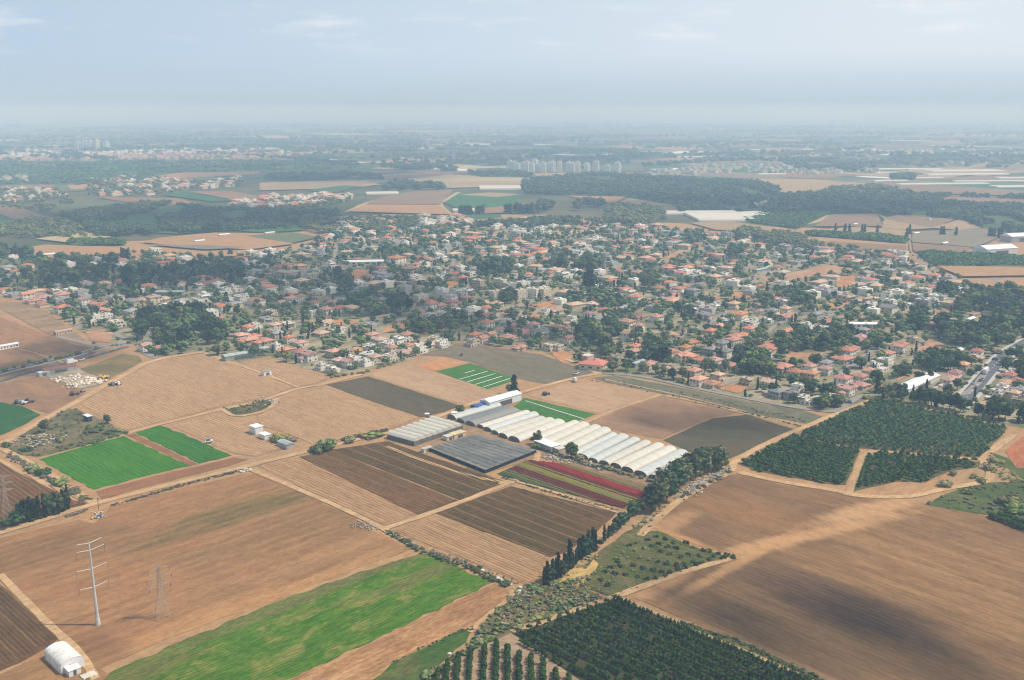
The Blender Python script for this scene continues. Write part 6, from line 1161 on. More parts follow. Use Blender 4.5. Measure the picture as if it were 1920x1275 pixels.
# groves of the town
pz = lambda ox, oy, s, *q: Z4(ox, oy, s, q)
GROVES = [(pz(0, 400, 3.983, (920, 900), (1120, 800), (1300, 770), (1500, 760), (1690, 850), (1660, 980), (1480, 1020), (1160, 1010), (1000, 900)), 46, ['dark', 'dark', 'broad'], (11, 17), (1.1, 1.4)), (pz(0, 400, 3.983, (1110, 1050), (1300, 980), (1400, 1010), (1380, 1050), (1150, 1075)), 14, ['broad'], (5, 8), (1.2, 1.5)),
          (pz(0, 400, 3.983, (150, 500), (260, 420), (480, 360), (660, 370), (680, 470), (600, 560), (300, 560), (170, 540)), 60, ['dark', 'broad', 'gum'], (11, 16), (1, 1.3)), (pz(0, 400, 3.983, (930, 560), (930, 480), (1080, 440), (1330, 480), (1360, 560), (1150, 580)), 40, ['dark', 'cypress'], (12, 17), (1, 1.4)), (pz(0, 400, 3.983, (1190, 470), (1440, 440), (1800, 470), (1900, 490), (1780, 510), (1300, 500)), 46, ['dark', 'gum', 'cypress'], (11, 16), (1, 1.3)),
          (pz(0, 400, 3.983, (700, 480), (790, 460), (800, 500), (720, 510)), 9, ['dark'], (11, 15), (1, 1.3)), (pz(0, 400, 3.983, (770, 390), (870, 400), (860, 370), (780, 360)), 9, ['dark', 'cypress'], (11, 14), (1, 1.6)), (pz(0, 400, 3.983, (890, 360), (980, 350), (970, 330), (900, 320)), 8, ['dark', 'cypress'], (11, 14), (1, 1.5)), (pz(0, 400, 3.983, (-60, 350), (255, 350), (250, 330), (-60, 300)), 30, ['dark', 'cypress'], (12, 17), (1, 1.5)),
          (pz(0, 400, 3.983, (970, 300), (1160, 320), (1390, 330), (1380, 345), (1000, 330)), 18, ['broad'], (6, 9), (1.1, 1.4)), (pz(0, 400, 3.983, (1400, 350), (1600, 350), (1860, 400), (1890, 430), (1500, 400)), 22, ['dark', 'broad'], (8, 12), (1, 1.3)), (pz(0, 400, 3.983, (920, 640), (1110, 620), (1100, 590), (930, 600)), 10, ['cypress', 'broad'], (8, 12), (1, 1.5)),
          (pz(400, 400, 3.983, (880, 560), (1040, 600), (1020, 520), (920, 490)), 14, ['dark', 'gum'], (11, 15), (1.1, 1.3)), (pz(400, 400, 3.983, (1010, 760), (1040, 670), (1200, 620), (1280, 700), (1260, 770), (1120, 780)), 20, ['gum', 'broad'], (10, 14), (1.2, 1.5)), (pz(400, 400, 3.983, (1320, 750), (1330, 670), (1480, 660), (1490, 740)), 14, ['dark', 'gum'], (9, 13), (1.2, 1.5)), (pz(400, 400, 3.983, (1460, 890), (1480, 820), (1800, 830), (1830, 920), (1600, 900)), 24, ['gum', 'broad'], (7, 11), (1.2, 1.5)),
          (pz(400, 400, 3.983, (1130, 320), (1480, 320), (1560, 300), (1540, 270), (1200, 300)), 26, ['dark', 'broad'], (8, 12), (1, 1.3)), (pz(800, 400, 3.983, (380, 450), (640, 470), (640, 390), (520, 370), (400, 380)), 24, ['dark', 'dark', 'broad'], (10, 15), (1.1, 1.4)), (pz(800, 400, 3.983, (950, 420), (1060, 420), (1070, 340), (960, 340)), 12, ['dark', 'gum'], (11, 15), (1.1, 1.3)), (pz(800, 400, 3.983, (1100, 450), (1300, 450), (1300, 340), (1120, 370)), 26, ['dark', 'broad'], (9, 14), (1.1, 1.4)),
          (pz(800, 400, 3.983, (1160, 600), (1250, 600), (1250, 560), (1160, 560)), 5, ['cypress'], (22, 27), (1.1, 1.6)), (pz(800, 400, 3.983, (990, 690), (1100, 590), (1400, 620), (1500, 700), (1200, 690)), 34, ['broad', 'dark'], (6, 10), (1.2, 1.5)), (pz(800, 400, 3.983, (1100, 1000), (1150, 900), (1260, 920), (1400, 1010), (1380, 1090), (1300, 1090)), 26, ['gum', 'dark', 'broad'], (9, 13), (1.2, 1.5)), (pz(800, 400, 3.983, (1180, 860), (1420, 850), (1440, 930), (1280, 930)), 16, ['dark', 'broad'], (7, 11), (1.2, 1.4)), (pz(800, 400, 3.983, (1620, 1090), (1640, 990), (1760, 980), (1800, 1080), (1700, 1130)), 14, ['dark', 'broad'], (9, 12), (1.2, 1.5)), (pz(800, 400, 3.983, (570, 690), (590, 630), (690, 640), (690, 690)), 7, ['dark'], (10, 13), (1.2, 1.5)),
          (pz(800, 400, 3.983, (1540, 600), (1560, 500), (1680, 490), (1700, 600)), 12, ['gum'], (11, 15), (1, 1.3)), (pz(1200, 440, 3.983, (330, 100), (340, 20), (470, 0), (480, 80)), 12, ['dark', 'broad'], (11, 15), (1.1, 1.4)), (pz(1200, 440, 3.983, (670, 190), (690, 110), (780, 130), (780, 200)), 10, ['dark'], (10, 14), (1.1, 1.4)), (pz(1200, 440, 3.983, (700, 1000), (720, 880), (860, 870), (1010, 960), (1000, 1060), (800, 1050)), 34, ['broad', 'dark'], (7, 11), (1.2, 1.5)), (pz(1200, 440, 3.983, (1000, 880), (1060, 780), (1200, 730), (1300, 800), (1250, 870), (1100, 860)), 30, ['broad', 'dark'], (7, 11), (1.2, 1.5)), (pz(1200, 440, 3.983, (1300, 850), (1320, 760), (1560, 750), (1580, 840), (1440, 870)), 28, ['dark', 'broad'], (8, 11), (1.2, 1.5)),
          (pz(1200, 440, 3.983, (410, 820), (560, 740), (680, 690), (640, 770), (480, 840)), 18, ['broad'], (5, 8), (1.2, 1.5)), (pz(1200, 440, 3.983, (900, 680), (1000, 690), (900, 780), (800, 830)), 10, ['broad'], (5, 8), (1.2, 1.4)), (pz(1200, 440, 3.983, (30, 980), (40, 880), (180, 860), (190, 960)), 12, ['dark'], (9, 12), (1.2, 1.4)), (pz(1200, 440, 3.983, (860, 550), (880, 490), (980, 500), (970, 550)), 8, ['broad'], (8, 11), (1.2, 1.4)), (pz(1200, 440, 3.983, (250, 590), (420, 630), (400, 600), (260, 560)), 7, ['dark'], (7, 10), (1.2, 1.4)),
          (pz(1200, 440, 3.983, (0, 560), (220, 570), (230, 520), (20, 510)), 14, ['broad'], (6, 9), (1.2, 1.5)), (pz(1200, 440, 3.983, (1120, 530), (1160, 460), (1300, 470), (1280, 520)), 12, ['broad', 'dark'], (8, 11), (1.2, 1.4)), (pz(1520, 520, 4.8, (1100, 480), (1130, 400), (1330, 470), (1500, 520), (1660, 540), (1760, 600), (1740, 660), (1500, 660), (1250, 640), (1180, 560)), 42, ['dark', 'broad', 'gum'], (9, 13), (1.1, 1.4)), (pz(1520, 520, 4.8, (1560, 500), (1600, 300), (1500, 180), (1800, 150), (1990, 200), (1990, 600), (1800, 640), (1700, 560)), 62, ['dark', 'broad', 'gum'], (10, 15), (1.1, 1.4)), (pz(1520, 520, 4.8, (1350, 250), (1450, 190), (1560, 250), (1400, 330), (1300, 350)), 22, ['dark', 'broad'], (10, 14), (1.1, 1.4)),
          (pz(1520, 520, 4.8, (1020, 850), (1040, 780), (1230, 710), (1380, 790), (1280, 860), (1100, 840)), 26, ['dark', 'broad'], (9, 12), (1.2, 1.4)), (pz(1520, 520, 4.8, (780, 860), (940, 780), (990, 800), (900, 890), (760, 920)), 14, ['broad'], (5, 8), (1.2, 1.4)), (pz(1520, 520, 4.8, (1130, 180), (1290, 190), (1280, 120), (1150, 110)), 12, ['cypress', 'dark'], (9, 13), (1.2, 1.5)), (pz(1520, 520, 4.8, (920, 480), (1000, 470), (1000, 380), (930, 400)), 9, ['cypress', 'dark'], (11, 15), (1.2, 1.6)), (pz(1520, 520, 4.8, (40, 1200), (60, 1130), (260, 1130), (300, 1160), (150, 1210)), 12, ['broad'], (6, 9), (1.2, 1.4)), (pz(1520, 520, 4.8, (1840, 920), (1860, 820), (1990, 800), (1990, 1000)), 16, ['dark', 'broad'], (8, 12), (1.2, 1.4)),
          (pz(1520, 520, 4.8, (360, 640), (600, 700), (780, 640), (720, 520), (560, 560)), 20, ['broad', 'dark'], (6, 9), (1.2, 1.4))]
for px, n, kinds, hr, sp in GROVES:
    for (k, x, y, h, s) in fill(px, n, kinds, hr, sp, lambda x, y: near_house(x, y, -2.5)): any(seg_d(x, y, a, b) < 12 for a, b in RD) or TREES.append((k, x, y, h, s * (1.5 if k == 'cypress' else 1), random.randrange(len(PROTO[k])), None, 'town'))
for (k, x, y, h, s) in fill(TOWN, 5600, ['broad', 'broad', 'dark', 'bush', 'gum', 'cypress'], (4.0, 9.0), (1.1, 1.6), avoid_town):
    TREES.append((k, x, y, h * (.5 if k == 'bush' else 1), s, random.randrange(len(PROTO[k])), None, 'town'))
# low garden bushes and hedges between the houses: past counting
gb = [('bush', x, y, .1, random.uniform(1.2, 2.8), random.uniform(1.1, 1.8)) for (k, x, y, h, s) in fill(TOWN, 2600, ['bush'], (1, 2), (1, 1), avoid_town)]
join_low('garden_shrubbery', gb[:1300], G_MID); join_low('garden_shrubbery', gb[1300:1900], G_LIT); join_low('garden_shrubbery', gb[1900:2250], G_DARK); join_low('garden_shrubbery', gb[2250:2500], G_DRY); join_low('garden_shrubbery', gb[2500:], G_RED)
# the largest of each kind become objects, the rest one mass
def size(t): u, v, zc = PX(t[1], t[2]); return t[3] / zc if -60 < u < 1980 and v < 1320 else 0
CAP = {'broad': 290, 'dark': 270, 'gum': 160, 'cypress': 150, 'bush': 260, 'citrus': 300}
# citrus: the near orchards
CIT = []
def orchard(px, dirv, row, step, h, sp, jit=.25, nm=None):
    for k, a, b in clip_lines([P(*p) for p in px], dirv, row):
        d = (a - b); L = d.length; t = step * .5 + random.uniform(0, .6); j = 0
        while t < L - step * .3:
            if random.random() > .045:
                p = b + d * (t / L); j += 1
                CIT.append((p.x + random.uniform(-jit, jit), p.y + random.uniform(-jit, jit), h * random.uniform(.9, 1.1), sp * random.uniform(.92, 1.08), 'citrus tree, %s from the upper end of the %s row counted from the fallow field' % (ordw(j), ordw(k + 1)) if nm else None))
            t += step
orchard(O1, DB, 4.3, 1.7, 2.7, .60, .08, 'O1')
for ci, (x, y) in enumerate(((822, 1262), (840, 1246), (860, 1236), (883, 1224), (909, 1216), (931, 1209), (952, 1218), (973, 1229), (995, 1236), (1017, 1246), (1041, 1262), (1065, 1272))):
    X, Y = P(x, y); y1 = P(x, 1310)[1]; yy = Y - .6; j = 0
    while yy > y1: j += 1; CIT.append((X + random.uniform(-.15, .15), yy, random.uniform(2.7, 3.4), random.uniform(.58, .68), 'citrus tree, %s from the top of the %s separate column from the left' % (ordw(j), ordw(ci + 1)))); yy -= 1.7
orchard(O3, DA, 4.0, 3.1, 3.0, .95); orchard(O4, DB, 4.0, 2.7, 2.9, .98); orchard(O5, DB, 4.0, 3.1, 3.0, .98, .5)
def csz(t): u, v, zc = PX(t[0], t[1]); return t[2] / zc if -25 < u < 1945 and v < 1300 else 0
CIT.sort(key=lambda t: -csz(t))
for (x, y, h, s, lb) in CIT[:280]:
    e = place_tree(('citrus', x, y, h, s, random.randrange(4), None, None)); tag(e, lb or 'citrus tree', None, 'citrus trees of the near orchard')
rest = [('citrus', x, y, .1, h, s) for (x, y, h, s, lb) in CIT[280:]]
O3W = [P(*p) for p in O3]
join_low('citrus_orchard', [t for t in rest if inside(O3W, t[1], t[2])], leaf('grove_foliage', S(46, 74, 46), S(80, 106, 60), .02, .2)); join_low('citrus_orchard', [t for t in rest if not inside(O3W, t[1], t[2])])
byk = {}
for t in TREES: byk.setdefault(t[0], []).append(t)
PLACED = []
for k, L in byk.items():
    L.sort(key=lambda t: -size(t))
    for t in L[:CAP[k]]:
        if size(t) <= 0: continue
        PLACED.append((t, place_tree(t)))
    join_low('town_trees', [(t[0], t[1], t[2], .1, t[3], t[4]) for t in L[CAP[k]:]])
# far woods, hedges and orchards
woods = []
from mathutils import noise as mnoise
def holes(x, y): return mnoise.noise(Vector((x / 95, y / 150, 3.1))) + .5 * mnoise.noise(Vector((x / 30, y / 45, 9))) < -.22
def wood(px, n, h, kind='dark', sp=1.5, mat=None): woods.extend([(k, x, y, .3, hh, s) for (k, x, y, hh, s) in fill(px, n, [kind], (h * .65, h * 1.25), (sp * .8, sp * 1.2), holes)])
wood(pz(900, 200, 3, (240, 425), (620, 384), (1000, 404), (1560, 434), (1680, 470), (1680, 500), (1500, 602), (1300, 592), (1130, 602), (1080, 552), (860, 512), (600, 502), (245, 492)), 2300, 11, 'dark', 1.7)
wood(pz(1280, 200, 3, (540, 514), (800, 494), (1300, 514), (1560, 562), (1960, 574), (1960, 712), (1700, 692), (1560, 640), (1200, 612), (830, 602), (640, 600), (450, 602)), 2000, 11, 'dark', 1.7)
wood(pz(1280, 200, 3, (330, 645), (640, 690), (800, 612), (640, 570), (520, 575)), 700, 5, 'citrus', 1.5)
wood(pz(0, 200, 3, (340, 620), (800, 560), (1050, 558), (1150, 582), (1900, 594), (1900, 640), (1700, 692), (1300, 702), (1000, 720), (500, 704), (430, 662)), 1500, 8, 'dark', 1.7); wood(pz(0, 200, 3, (340, 625), (800, 560), (1000, 556), (860, 600), (500, 640)), 420, 11, 'broad', 1.5)
wood(pz(0, 200, 3, (-60, 332), (300, 314), (1000, 304), (2000, 312), (2000, 350), (1400, 366), (1000, 374), (700, 418), (500, 443), (-60, 443)), 1500, 7, 'citrus', 2.6)
wood(pz(1280, 200, 3, (690, 713), (1260, 738), (1260, 774), (720, 734)), 420, 6, 'citrus', 1.4); wood(pz(1280, 200, 3, (1320, 842), (1380, 824), (1960, 854), (1960, 910), (1430, 900)), 760, 5, 'citrus', 1.4); wood(pz(1280, 200, 3, (340, 700), (640, 740), (760, 790), (700, 810), (500, 780), (300, 740)), 200, 10, 'broad', 1.4)
wood(pz(0, 200, 3, (500, 415), (760, 395), (1180, 430), (1360, 400), (1360, 460), (1060, 470), (900, 505), (620, 510), (480, 505)), 330, 9, 'broad', 1.5); wood(pz(0, 200, 3, (-60, 470), (350, 470), (420, 560), (250, 600), (-60, 565)), 240, 9, 'broad', 1.5); wood(pz(0, 200, 3, (100, 640), (420, 660), (480, 740), (200, 745), (-40, 740), (-40, 690)), 220, 9, 'broad', 1.4)
wood(pz(0, 200, 3, (500, 700), (1080, 690), (1060, 725), (540, 735)), 260, 10, 'dark', 1.4); wood(pz(0, 200, 3, (1160, 705), (1280, 690), (1280, 705), (1170, 720)), 16, 13, 'cypress', 2); wood(pz(0, 200, 3, (385, 782), (400, 760), (690, 758), (690, 785)), 130, 6, 'citrus', 1.4)
wood(pz(500, 200, 3, (-240, 580), (-100, 545), (330, 500), (480, 515), (460, 540), (200, 580)), 300, 8, 'broad', 1.5); wood(pz(500, 200, 3, (100, 640), (700, 640), (1060, 640), (1180, 670), (1000, 720), (300, 720)), 420, 9, 'broad', 1.4); wood(pz(500, 200, 3, (1180, 672), (1600, 640), (1760, 640), (1760, 665), (1300, 680)), 320, 8, 'dark', 1.5)
wood(pz(500, 200, 3, (0, 390), (480, 385), (650, 400), (660, 425), (500, 415), (0, 415)), 260, 11, 'dark', 1.7); wood(pz(500, 200, 3, (650, 470), (700, 430), (980, 450), (1000, 470), (700, 470)), 180, 12, 'dark', 1.7); wood(pz(500, 200, 3, (640, 335), (880, 328), (1060, 350), (1060, 372), (880, 362), (660, 350)), 240, 12, 'dark', 1.8); wood(pz(500, 200, 3, (1120, 375), (1500, 380), (1480, 400), (1200, 396)), 160, 12, 'dark', 1.8)
wood(pz(500, 200, 3, (1330, 605), (1540, 600), (1540, 592), (1330, 596)), 22, 16, 'cypress', 2); wood(pz(500, 200, 3, (1080, 610), (1230, 606), (1230, 600), (1080, 602)), 12, 15, 'cypress', 2); wood(pz(500, 200, 3, (1520, 600), (1600, 580), (1620, 540), (1540, 540)), 40, 14, 'dark', 1.5); wood(pz(500, 200, 3, (1740, 610), (1880, 600), (1880, 560), (1750, 560)), 50, 14, 'dark', 1.5)
wood(pz(900, 200, 3, (700, 660), (720, 560), (960, 580), (1080, 620), (1060, 660), (900, 680)), 240, 11, 'broad', 1.5); wood(pz(900, 200, 3, (400, 330), (900, 300), (960, 280), (880, 265), (480, 270), (0, 280), (0, 260), (500, 245), (900, 250)), 420, 13, 'dark', 2.4); wood(pz(1280, 200, 3, (560, 330), (900, 330), (1080, 350), (1000, 370), (600, 350), (540, 300), (900, 300)), 300, 12, 'dark', 2.2)
wood(pz(1280, 200, 3, (1160, 400), (1310, 395), (1310, 415), (1180, 420)), 60, 12, 'dark', 2.0); wood(pz(1280, 200, 3, (780, 490), (840, 470), (1000, 470), (1060, 450), (1120, 470), (1300, 500), (800, 505)), 130, 13, 'broad', 1.6); wood(pz(1280, 200, 3, (1280, 502), (1500, 498), (1500, 514), (1300, 518)), 90, 9, 'dark', 1.5); wood(pz(1280, 200, 3, (1560, 515), (1960, 528), (1960, 512), (1580, 500)), 70, 9, 'dark', 1.5)
for i in range(340):                                                  # field hedges and copses out to the haze
    d = 3300 * (13000 / 3300) ** frnd.random(); az = frnd.uniform(-.52, .52); X, Y = d * math.sin(az), d * math.cos(az); a = (ANG_A if frnd.random() < .5 else ANG_B) + frnd.uniform(-.3, .3); L = frnd.uniform(80, 420) * (d / 4000) ** .6; n = int(frnd.uniform(14, 40))
    for k in range(n): t = frnd.uniform(-1, 1); wd = frnd.gauss(0, 12 * (d / 4000)); woods.append(('dark' if i % 2 else 'broad', X + math.cos(a) * L * t - math.sin(a) * wd, Y + math.sin(a) * L * t + math.cos(a) * wd, .3, frnd.uniform(8, 14) * (1 + d / 16000), 2.0))
for kd in ('dark', 'broad', 'citrus', 'cypress'): join_low('far_woods', [t for t in woods if t[0] == kd])
for x, y in [(1280 + a / 3, 200 + b / 3) for a, b in ((858, 708), (912, 710), (936, 712), (1008, 714), (1022, 714), (1094, 718), (1260, 736), (1276, 716), (1452, 726), (1466, 727), (1536, 732), (1724, 735), (1736, 736), (1750, 738), (1776, 740), (1790, 741), (1832, 738))]:
    t = ('cypress', *P(x, y), 15, 2.0, random.randrange(4), None, None); PLACED.append((t, place_tree(t)))
# weeds and brush: stuff
def brush(name, px, n, hr, mat, sp=(1.0, 1.8)): join_low(name, [('bush', x, y, .2, h, s) for (k, x, y, h, s) in fill(px, n, ['bush'], hr, sp)], mat)
def brush_line(name, px, n, wd, hr, mat):
    pts = [Vector(P(*p)) for p in px]; sp = []
    for _ in range(n):
        i = random.randrange(len(pts) - 1); p = pts[i].lerp(pts[i + 1], random.random()); sp.append(('bush', p.x + random.gauss(0, wd), p.y + random.gauss(0, wd), .1, random.uniform(*hr), random.uniform(1, 1.8)))
    join_low(name, sp, mat)
SCR = [(868, 1222), (905, 1172), (958, 1113), (985, 1096), (1015, 1098), (1080, 1085), (1120, 1075), (1095, 1100), (1132, 1122), (1155, 1117), (1040, 1156), (960, 1183), (880, 1222), (830, 1258), (800, 1290), (760, 1300)]
m_greyb = leaf('grey_brush', S(100, 96, 76), S(128, 120, 98)); brush('undergrowth', SCR, 170, (.4, 1.5), G_MID); brush('undergrowth', SCR, 190, (.3, 1.3), G_DRY); brush('undergrowth', SCR, 150, (.4, 1.4), m_greyb); brush('undergrowth', SCR, 60, (.4, 1.2), G_LIT)
for x, y, h, s in ((1003, 1163, 2.4, 1.6), (1022, 1160, 1.8, 1.6), (935, 1182, 2.2, 1.5), (947, 1180, 1.7, 1.6), (972, 1178, 1.8, 1.6), (920, 1200, 1.6, 1.9), (900, 1206, 1.6, 1.9), (890, 1212, 1.5, 1.7), (1005, 1105, 2.4, 1.6), (985, 1140, 1.8, 1.4), (818, 1258, 2.0, 1.5), (804, 1268, 2.4, 1.6), (1045, 1145, 1.7, 1.9), (1060, 1138, 1.6, 1.8)):
    t = ('bush', *P(x, y), h, s, random.randrange(4), None, None); PLACED.append((t, place_tree(t)))
brush_line('undergrowth', [(725, 996), (800, 1040), (880, 1066), (960, 1104)], 120, .9, (.5, 1.6), G_MID); brush_line('undergrowth', [(725, 996), (800, 1035), (870, 1056), (975, 1098)], 120, .9, (.4, 1.3), m_greyb); brush_line('undergrowth', [(205, 950), (330, 914), (455, 882)], 150, .6, (.3, 1.1), m_greyb); brush_line('undergrowth', [(205, 950), (330, 915), (455, 882)], 60, .5, (.3, .9), G_MID)
brush_line('undergrowth', [(20, 856), (60, 880), (110, 908), (165, 938)], 150, 1.2, (.5, 1.7), m_greyb); brush_line('undergrowth', [(120, 972), (170, 955)], 40, .6, (.3, 1.0), m_greyb); brush_line('undergrowth', [(150, 838), (235, 812)], 80, 1.2, (.5, 1.5), G_MID); brush('undergrowth', [(62, 800), (125, 766), (147, 768), (200, 792), (233, 811), (150, 838), (70, 858), (15, 848), (20, 835)], 160, (.4, 1.4), m_greyb); brush('undergrowth', [(62, 800), (125, 766), (147, 768), (200, 792), (233, 811), (150, 838), (70, 858), (15, 848)], 70, (.4, 1.3), G_MID)
brush('undergrowth', GROVE, 260, (.25, .7), G_LIT); brush('undergrowth', GROVE, 160, (.25, .7), G_DRY); brush('undergrowth', [(419, 766), (460, 757), (500, 749), (514, 752), (502, 766), (470, 775), (440, 779)], 70, (.4, 1.2), m_greyb); brush('undergrowth', [(422, 768), (440, 765), (455, 770), (440, 777)], 24, (.4, 1.2), G_MID); brush_line('undergrowth', [(640, 826), (724, 808)], 60, .8, (.6, 1.8), m_greyb)
brush_line('undergrowth', [(1110, 712), (1280, 740), (1400, 765), (1520, 790)], 150, 3, (.4, 1.1), m_greyb); brush_line('undergrowth', [(1238, 738), (1400, 775), (1500, 800)], 80, .5, (.4, 1.0), G_MID); brush_line('undergrowth', [(1270, 940), (1330, 905), (1370, 885)], 70, 1.4, (.4, 1.4), m_greyb); brush_line('undergrowth', [(1195, 990), (1215, 975), (1262, 935)], 60, 1.6, (.4, 1.3), G_DRY)
brush('undergrowth', [(1732, 946), (1800, 916), (1860, 906), (1930, 902), (1940, 985), (1850, 964), (1790, 957)], 140, (.4, 1.3), m_greyb); brush('undergrowth', [(1856, 848), (1880, 872), (1925, 905), (1880, 900), (1850, 880)], 70, (.4, 1.4), G_MID); brush_line('undergrowth', [(1282, 1170), (1384, 1205), (1460, 1240), (1553, 1284)], 130, .5, (.5, 1.3), G_DARK); brush_line('undergrowth', [(1030, 848), (1100, 872), (1160, 886), (1230, 905)], 110, .9, (.5, 1.7), m_greyb); brush_line('undergrowth', [(1030, 848), (1100, 872), (1160, 886)], 40, .8, (.5, 1.7), G_DARK)
brush_line('undergrowth', [(940, 895), (1050, 930), (1160, 958)], 120, .5, (.3, .8), G_MID); brush_line('undergrowth', [(1040, 1094), (1090, 1060), (1120, 1040)], 60, 1.2, (.3, .9), G_DRY); brush_line('undergrowth', [(735, 1242), (860, 1186), (885, 1180)], 60, .5, (.3, .8), G_MID); brush_line('undergrowth', [(785, 664), (690, 698), (620, 708)], 60, 1.0, (.8, 2), G_MID)
brush_line('weeds', [(400, 980), (520, 950), (480, 965), (430, 985), (470, 940), (390, 975)], 90, 5, (.12, .3), G_DRY); brush_line('weeds', [(205, 1172), (180, 1176), (310, 1158), (322, 1154)], 40, 1.0, (.15, .35), G_MID)

# ================================================================== LABELS: what sets each house and tree apart
LMK = [('the dark tree grove', 355, 622), ('the striped green plot', 895, 706), ('the tunnel greenhouses', 1100, 815), ('the largest citrus grove', 1690, 800), ('the road junction', 232, 648), ('the construction yard', 135, 705), ('the long white shed', 1720, 724), ('the wide asphalt road', 1860, 690), ('the orange bare lot', 1500, 672), ('the concrete water tower', 1132, 506), ('the cypress pair', 1098, 545), ('the white apartment blocks', 975, 550),
       ('the tan bedded field', 350, 730), ('the black shade net', 905, 850), ('the near citrus orchard', 1250, 1210), ('the young grove', 1240, 1055), ('the white barrel hangar', 120, 1240), ('the ploughed field', 450, 1010), ('the bright green field', 215, 868), ('the right fallow field', 1560, 1080), ('the grey fallow field', 960, 682), ('the dark evergreen belt', 270, 530), ('the white-roofed school shed', 680, 490), ('the orange dirt patch', 665, 522),
       ('the red earth field', 1540, 512), ('the white warehouse', 1865, 478), ('the sandy track crossing', 180, 950), ('the flower field', 1080, 905), ('the lone corner house', 1112, 690), ('the sandy lot', 1790, 655), ('the evergreen wood', 1860, 590), ('the far forest', 1330, 380), ('the brown barns', 750, 595), ('the far orange field', 745, 395), ('the straw-coloured field', 380, 450), ('the fallow verge', 1340, 750), ('the long pale roof', 1620, 608), ('the tree-lined lane', 1410, 645), ('the pale concrete lane', 1350, 595), ('the white greenhouse block', 1345, 408)]
def relation(x, y):
    best = min(LMK, key=lambda l: ((l[1] - x) * .7) ** 2 + ((l[2] - y) * 1.7) ** 2); dx, dy = x - best[1], y - best[2]
    if abs(dx) > 1.6 * abs(dy): return ('right of ' if dx > 0 else 'left of ') + best[0]
    return ('behind ' if dy < 0 else 'in front of ') + best[0]
TW = {'broad': ('leafy green {}', 'tree'), 'dark': ('dark evergreen {}', 'tree'), 'gum': ('grey-green eucalyptus {}', 'tree'), 'cypress': ('slim dark cypress {}', 'tree'), 'citrus': ('small citrus {}', 'tree'), 'bush': ('low green {}', 'shrub')}
items = []
for s in SPEC:
    px, py, X, Y, code = s[:5]; o = s[-1]
    if code.startswith('far:'): items.append((o, 'tiny pale {}', 'house', px, 'in ' + code[4:]))
    else:
        k = KIND[code]; items.append((o, k[2], k[3], px, relation(px, py)))
for t, o in PLACED:
    u, v, zc = PX(t[1], t[2], t[3] * .5); a, b = TW[t[0]]
    if t[0] == 'bush' and t[3] > 3.4: a = 'round bushy {}'
    items.append((o, a, b, u, relation(u, v)))
for q in LANES[:3] + LANES[3:4] + [LANES[i] for i in (4, 5, 9, 12, 13)]:   # cars along the lanes
    w2 = [Vector(P(*p)) for p in q]
    for a, b in zip(w2, w2[1:]):
        L = (b - a).length; t = random.uniform(4, 14); d = (b - a).normalized(); n_ = Vector((-d.y, d.x))
        while t < L - 3:
            p = a + d * t + n_ * random.choice((-1.6, 1.6)); u, v, _z = PX(p.x, p.y, .7); k = random.randrange(4)
            if 0 < u < 1920:
                c_ = car(u, v, math.atan2(d.y, d.x), (P_W, P_G, P_B, P_R)[k] if k != 3 or random.random() < .5 else P_W, 'parked'); c_.location.x, c_.location.y = p.x, p.y; items.append((c_, 'small parked {}', 'car', u, relation(u, v)))
            t += random.uniform(9, 30)
def finer(items):
    grp = {}
    for it in items: grp.setdefault((it[1], it[2], it[4]), []).append(it)
    for (a, b, rel), L in grp.items():
        L.sort(key=lambda i: i[3]); n = len(L)
        for k, it in enumerate(L):
            if n == 1: lab = a.format(b) + ' just ' + rel
            else:
                w_ = 'leftmost of ' if k == 0 else 'rightmost of ' if k == n - 1 else ordw(k + 1) + ' from left of '
                lab = w_ + cardw(n) + ' ' + a.format(b + 's') + ' ' + rel
            it[0]['label'] = lab
            if n > 1: it[0]['group'] = (a.format(b + 's') + ' ' + rel)
finer(items)

# ================================================================== CLOUDS above the haze, and the haze itself
m = NT('cloud_vapour'); tc = m.n('ShaderNodeTexCoord').outputs['Object']; ln = m.n('ShaderNodeVectorMath', operation='LENGTH'); m.t.links.new(tc, ln.inputs[0]); oi = m.n('ShaderNodeObjectInfo')
ad = m.n('ShaderNodeVectorMath', operation='ADD'); m.t.links.new(tc, ad.inputs[0]); cv = m.n('ShaderNodeCombineXYZ'); m.put(cv.inputs[0], m.math('MULTIPLY', oi.outputs['Random'], 40)); m.t.links.new(cv.outputs[0], ad.inputs[1])
mp = m.n('ShaderNodeSeparateXYZ'); m.t.links.new(tc, mp.inputs[0]); r2 = m.math('SQRT', m.math('ADD', m.math('MULTIPLY', mp.outputs[0], mp.outputs[0]), m.math('MULTIPLY', mp.outputs[1], mp.outputs[1])))
nz = m.noise(ad.outputs[0], 2.2, 6, .62); q = m.n('ShaderNodeMapRange', interpolation_type='SMOOTHSTEP'); m.put(q.inputs[0], m.math('ADD', r2, m.math('MULTIPLY', m.math('SUBTRACT', nz, .5), 1.5))); q.inputs[1].default_value = 1.0; q.inputs[2].default_value = -.25
alp = m.math('MULTIPLY', q.outputs[0], .92); tb = m.n('ShaderNodeBsdfTransparent'); df = m.n('ShaderNodeBsdfDiffuse'); df.inputs[0].default_value = (.9, .9, .9, 1); tl = m.n('ShaderNodeBsdfTranslucent'); tl.inputs[0].default_value = (.9, .9, .9, 1)
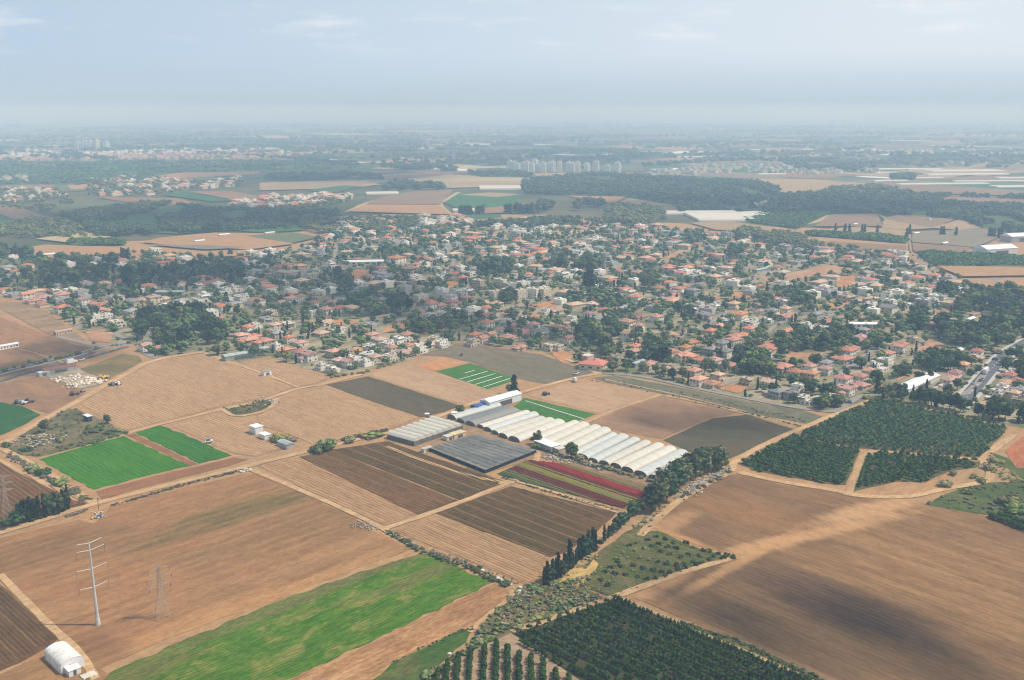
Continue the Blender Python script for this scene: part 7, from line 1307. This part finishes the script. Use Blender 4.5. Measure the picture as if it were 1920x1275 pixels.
m1 = m.n('ShaderNodeMixShader'); m1.inputs[0].default_value = .5; m.t.links.new(df.outputs[0], m1.inputs[1]); m.t.links.new(tl.outputs[0], m1.inputs[2]); m2 = m.n('ShaderNodeMixShader'); m.put(m2.inputs[0], alp); m.t.links.new(tb.outputs[0], m2.inputs[1]); m.t.links.new(m1.outputs[0], m2.inputs[2]); m.t.links.new(m2.outputs[0], m.out.inputs[0]); m_cloud = m.mat
bmc = bmesh.new(); bmesh.ops.create_icosphere(bmc, subdivisions=4, radius=1.0); cme = bpy.data.meshes.new('cloud')
for v in bmc.verts:
    if v.co.z < 0: v.co.z *= .25
bmc.to_mesh(cme); bmc.free(); cme.materials.append(m_cloud); cme.polygons.foreach_set('use_smooth', np.ones(len(cme.polygons), bool))
def cloud(X, Y, Z, rx, ry, rz_, ang=0.0):
    o = link('cloud', cme); o.location = (X, Y, Z); o.scale = (rx, ry, rz_); o.rotation_euler = (0, 0, ang); o['kind'] = 'structure'; return o
def shade_cloud(px, py, rx, ry, ang=0.0, Z=820.0):                    # a cumulus overhead whose shadow falls on that ground
    X, Y = P(px, py); cloud(X + Z / math.tan(R(SUN_EL)), Y, Z, rx, ry, 55, ang)
for a in ((1570, 1150, 80, 30, ANG_B), (1660, 1215, 60, 22, ANG_B), (1350, 1145, 40, 14, ANG_B), (1345, 790, 60, 34, ANG_B), (420, 520, 330, 170, .1), (700, 560, 170, 120, .2), (900, 610, 150, 60, ANG_B), (300, 405, 520, 220, 0), (560, 415, 340, 150, 0), (30, 695, 70, 40, 0), (150, 660, 60, 36, ANG_B), (1330, 385, 420, 220, 0), (1640, 395, 360, 160, 0), (1000, 300, 700, 500, 0), (650, 330, 600, 420, 0)): shade_cloud(*a)
hm = NT('haze_air'); pv = hm.n('ShaderNodeVolumePrincipled'); pv.inputs['Color'].default_value = (.50, .75, 1.0, 1); pv.inputs['Absorption Color'].default_value = (.62, .58, 1, 1); pv.inputs['Density'].default_value = HAZE; pv.inputs['Anisotropy'].default_value = .0; hm.t.links.new(pv.outputs[0], hm.out.inputs['Volume'])
m = MB(); m.box(-34500, 34500, -3500, 34500, -1.5, 205); o = m.build('haze', hm.mat); o['kind'] = 'stuff'; o.display_type = 'WIRE'
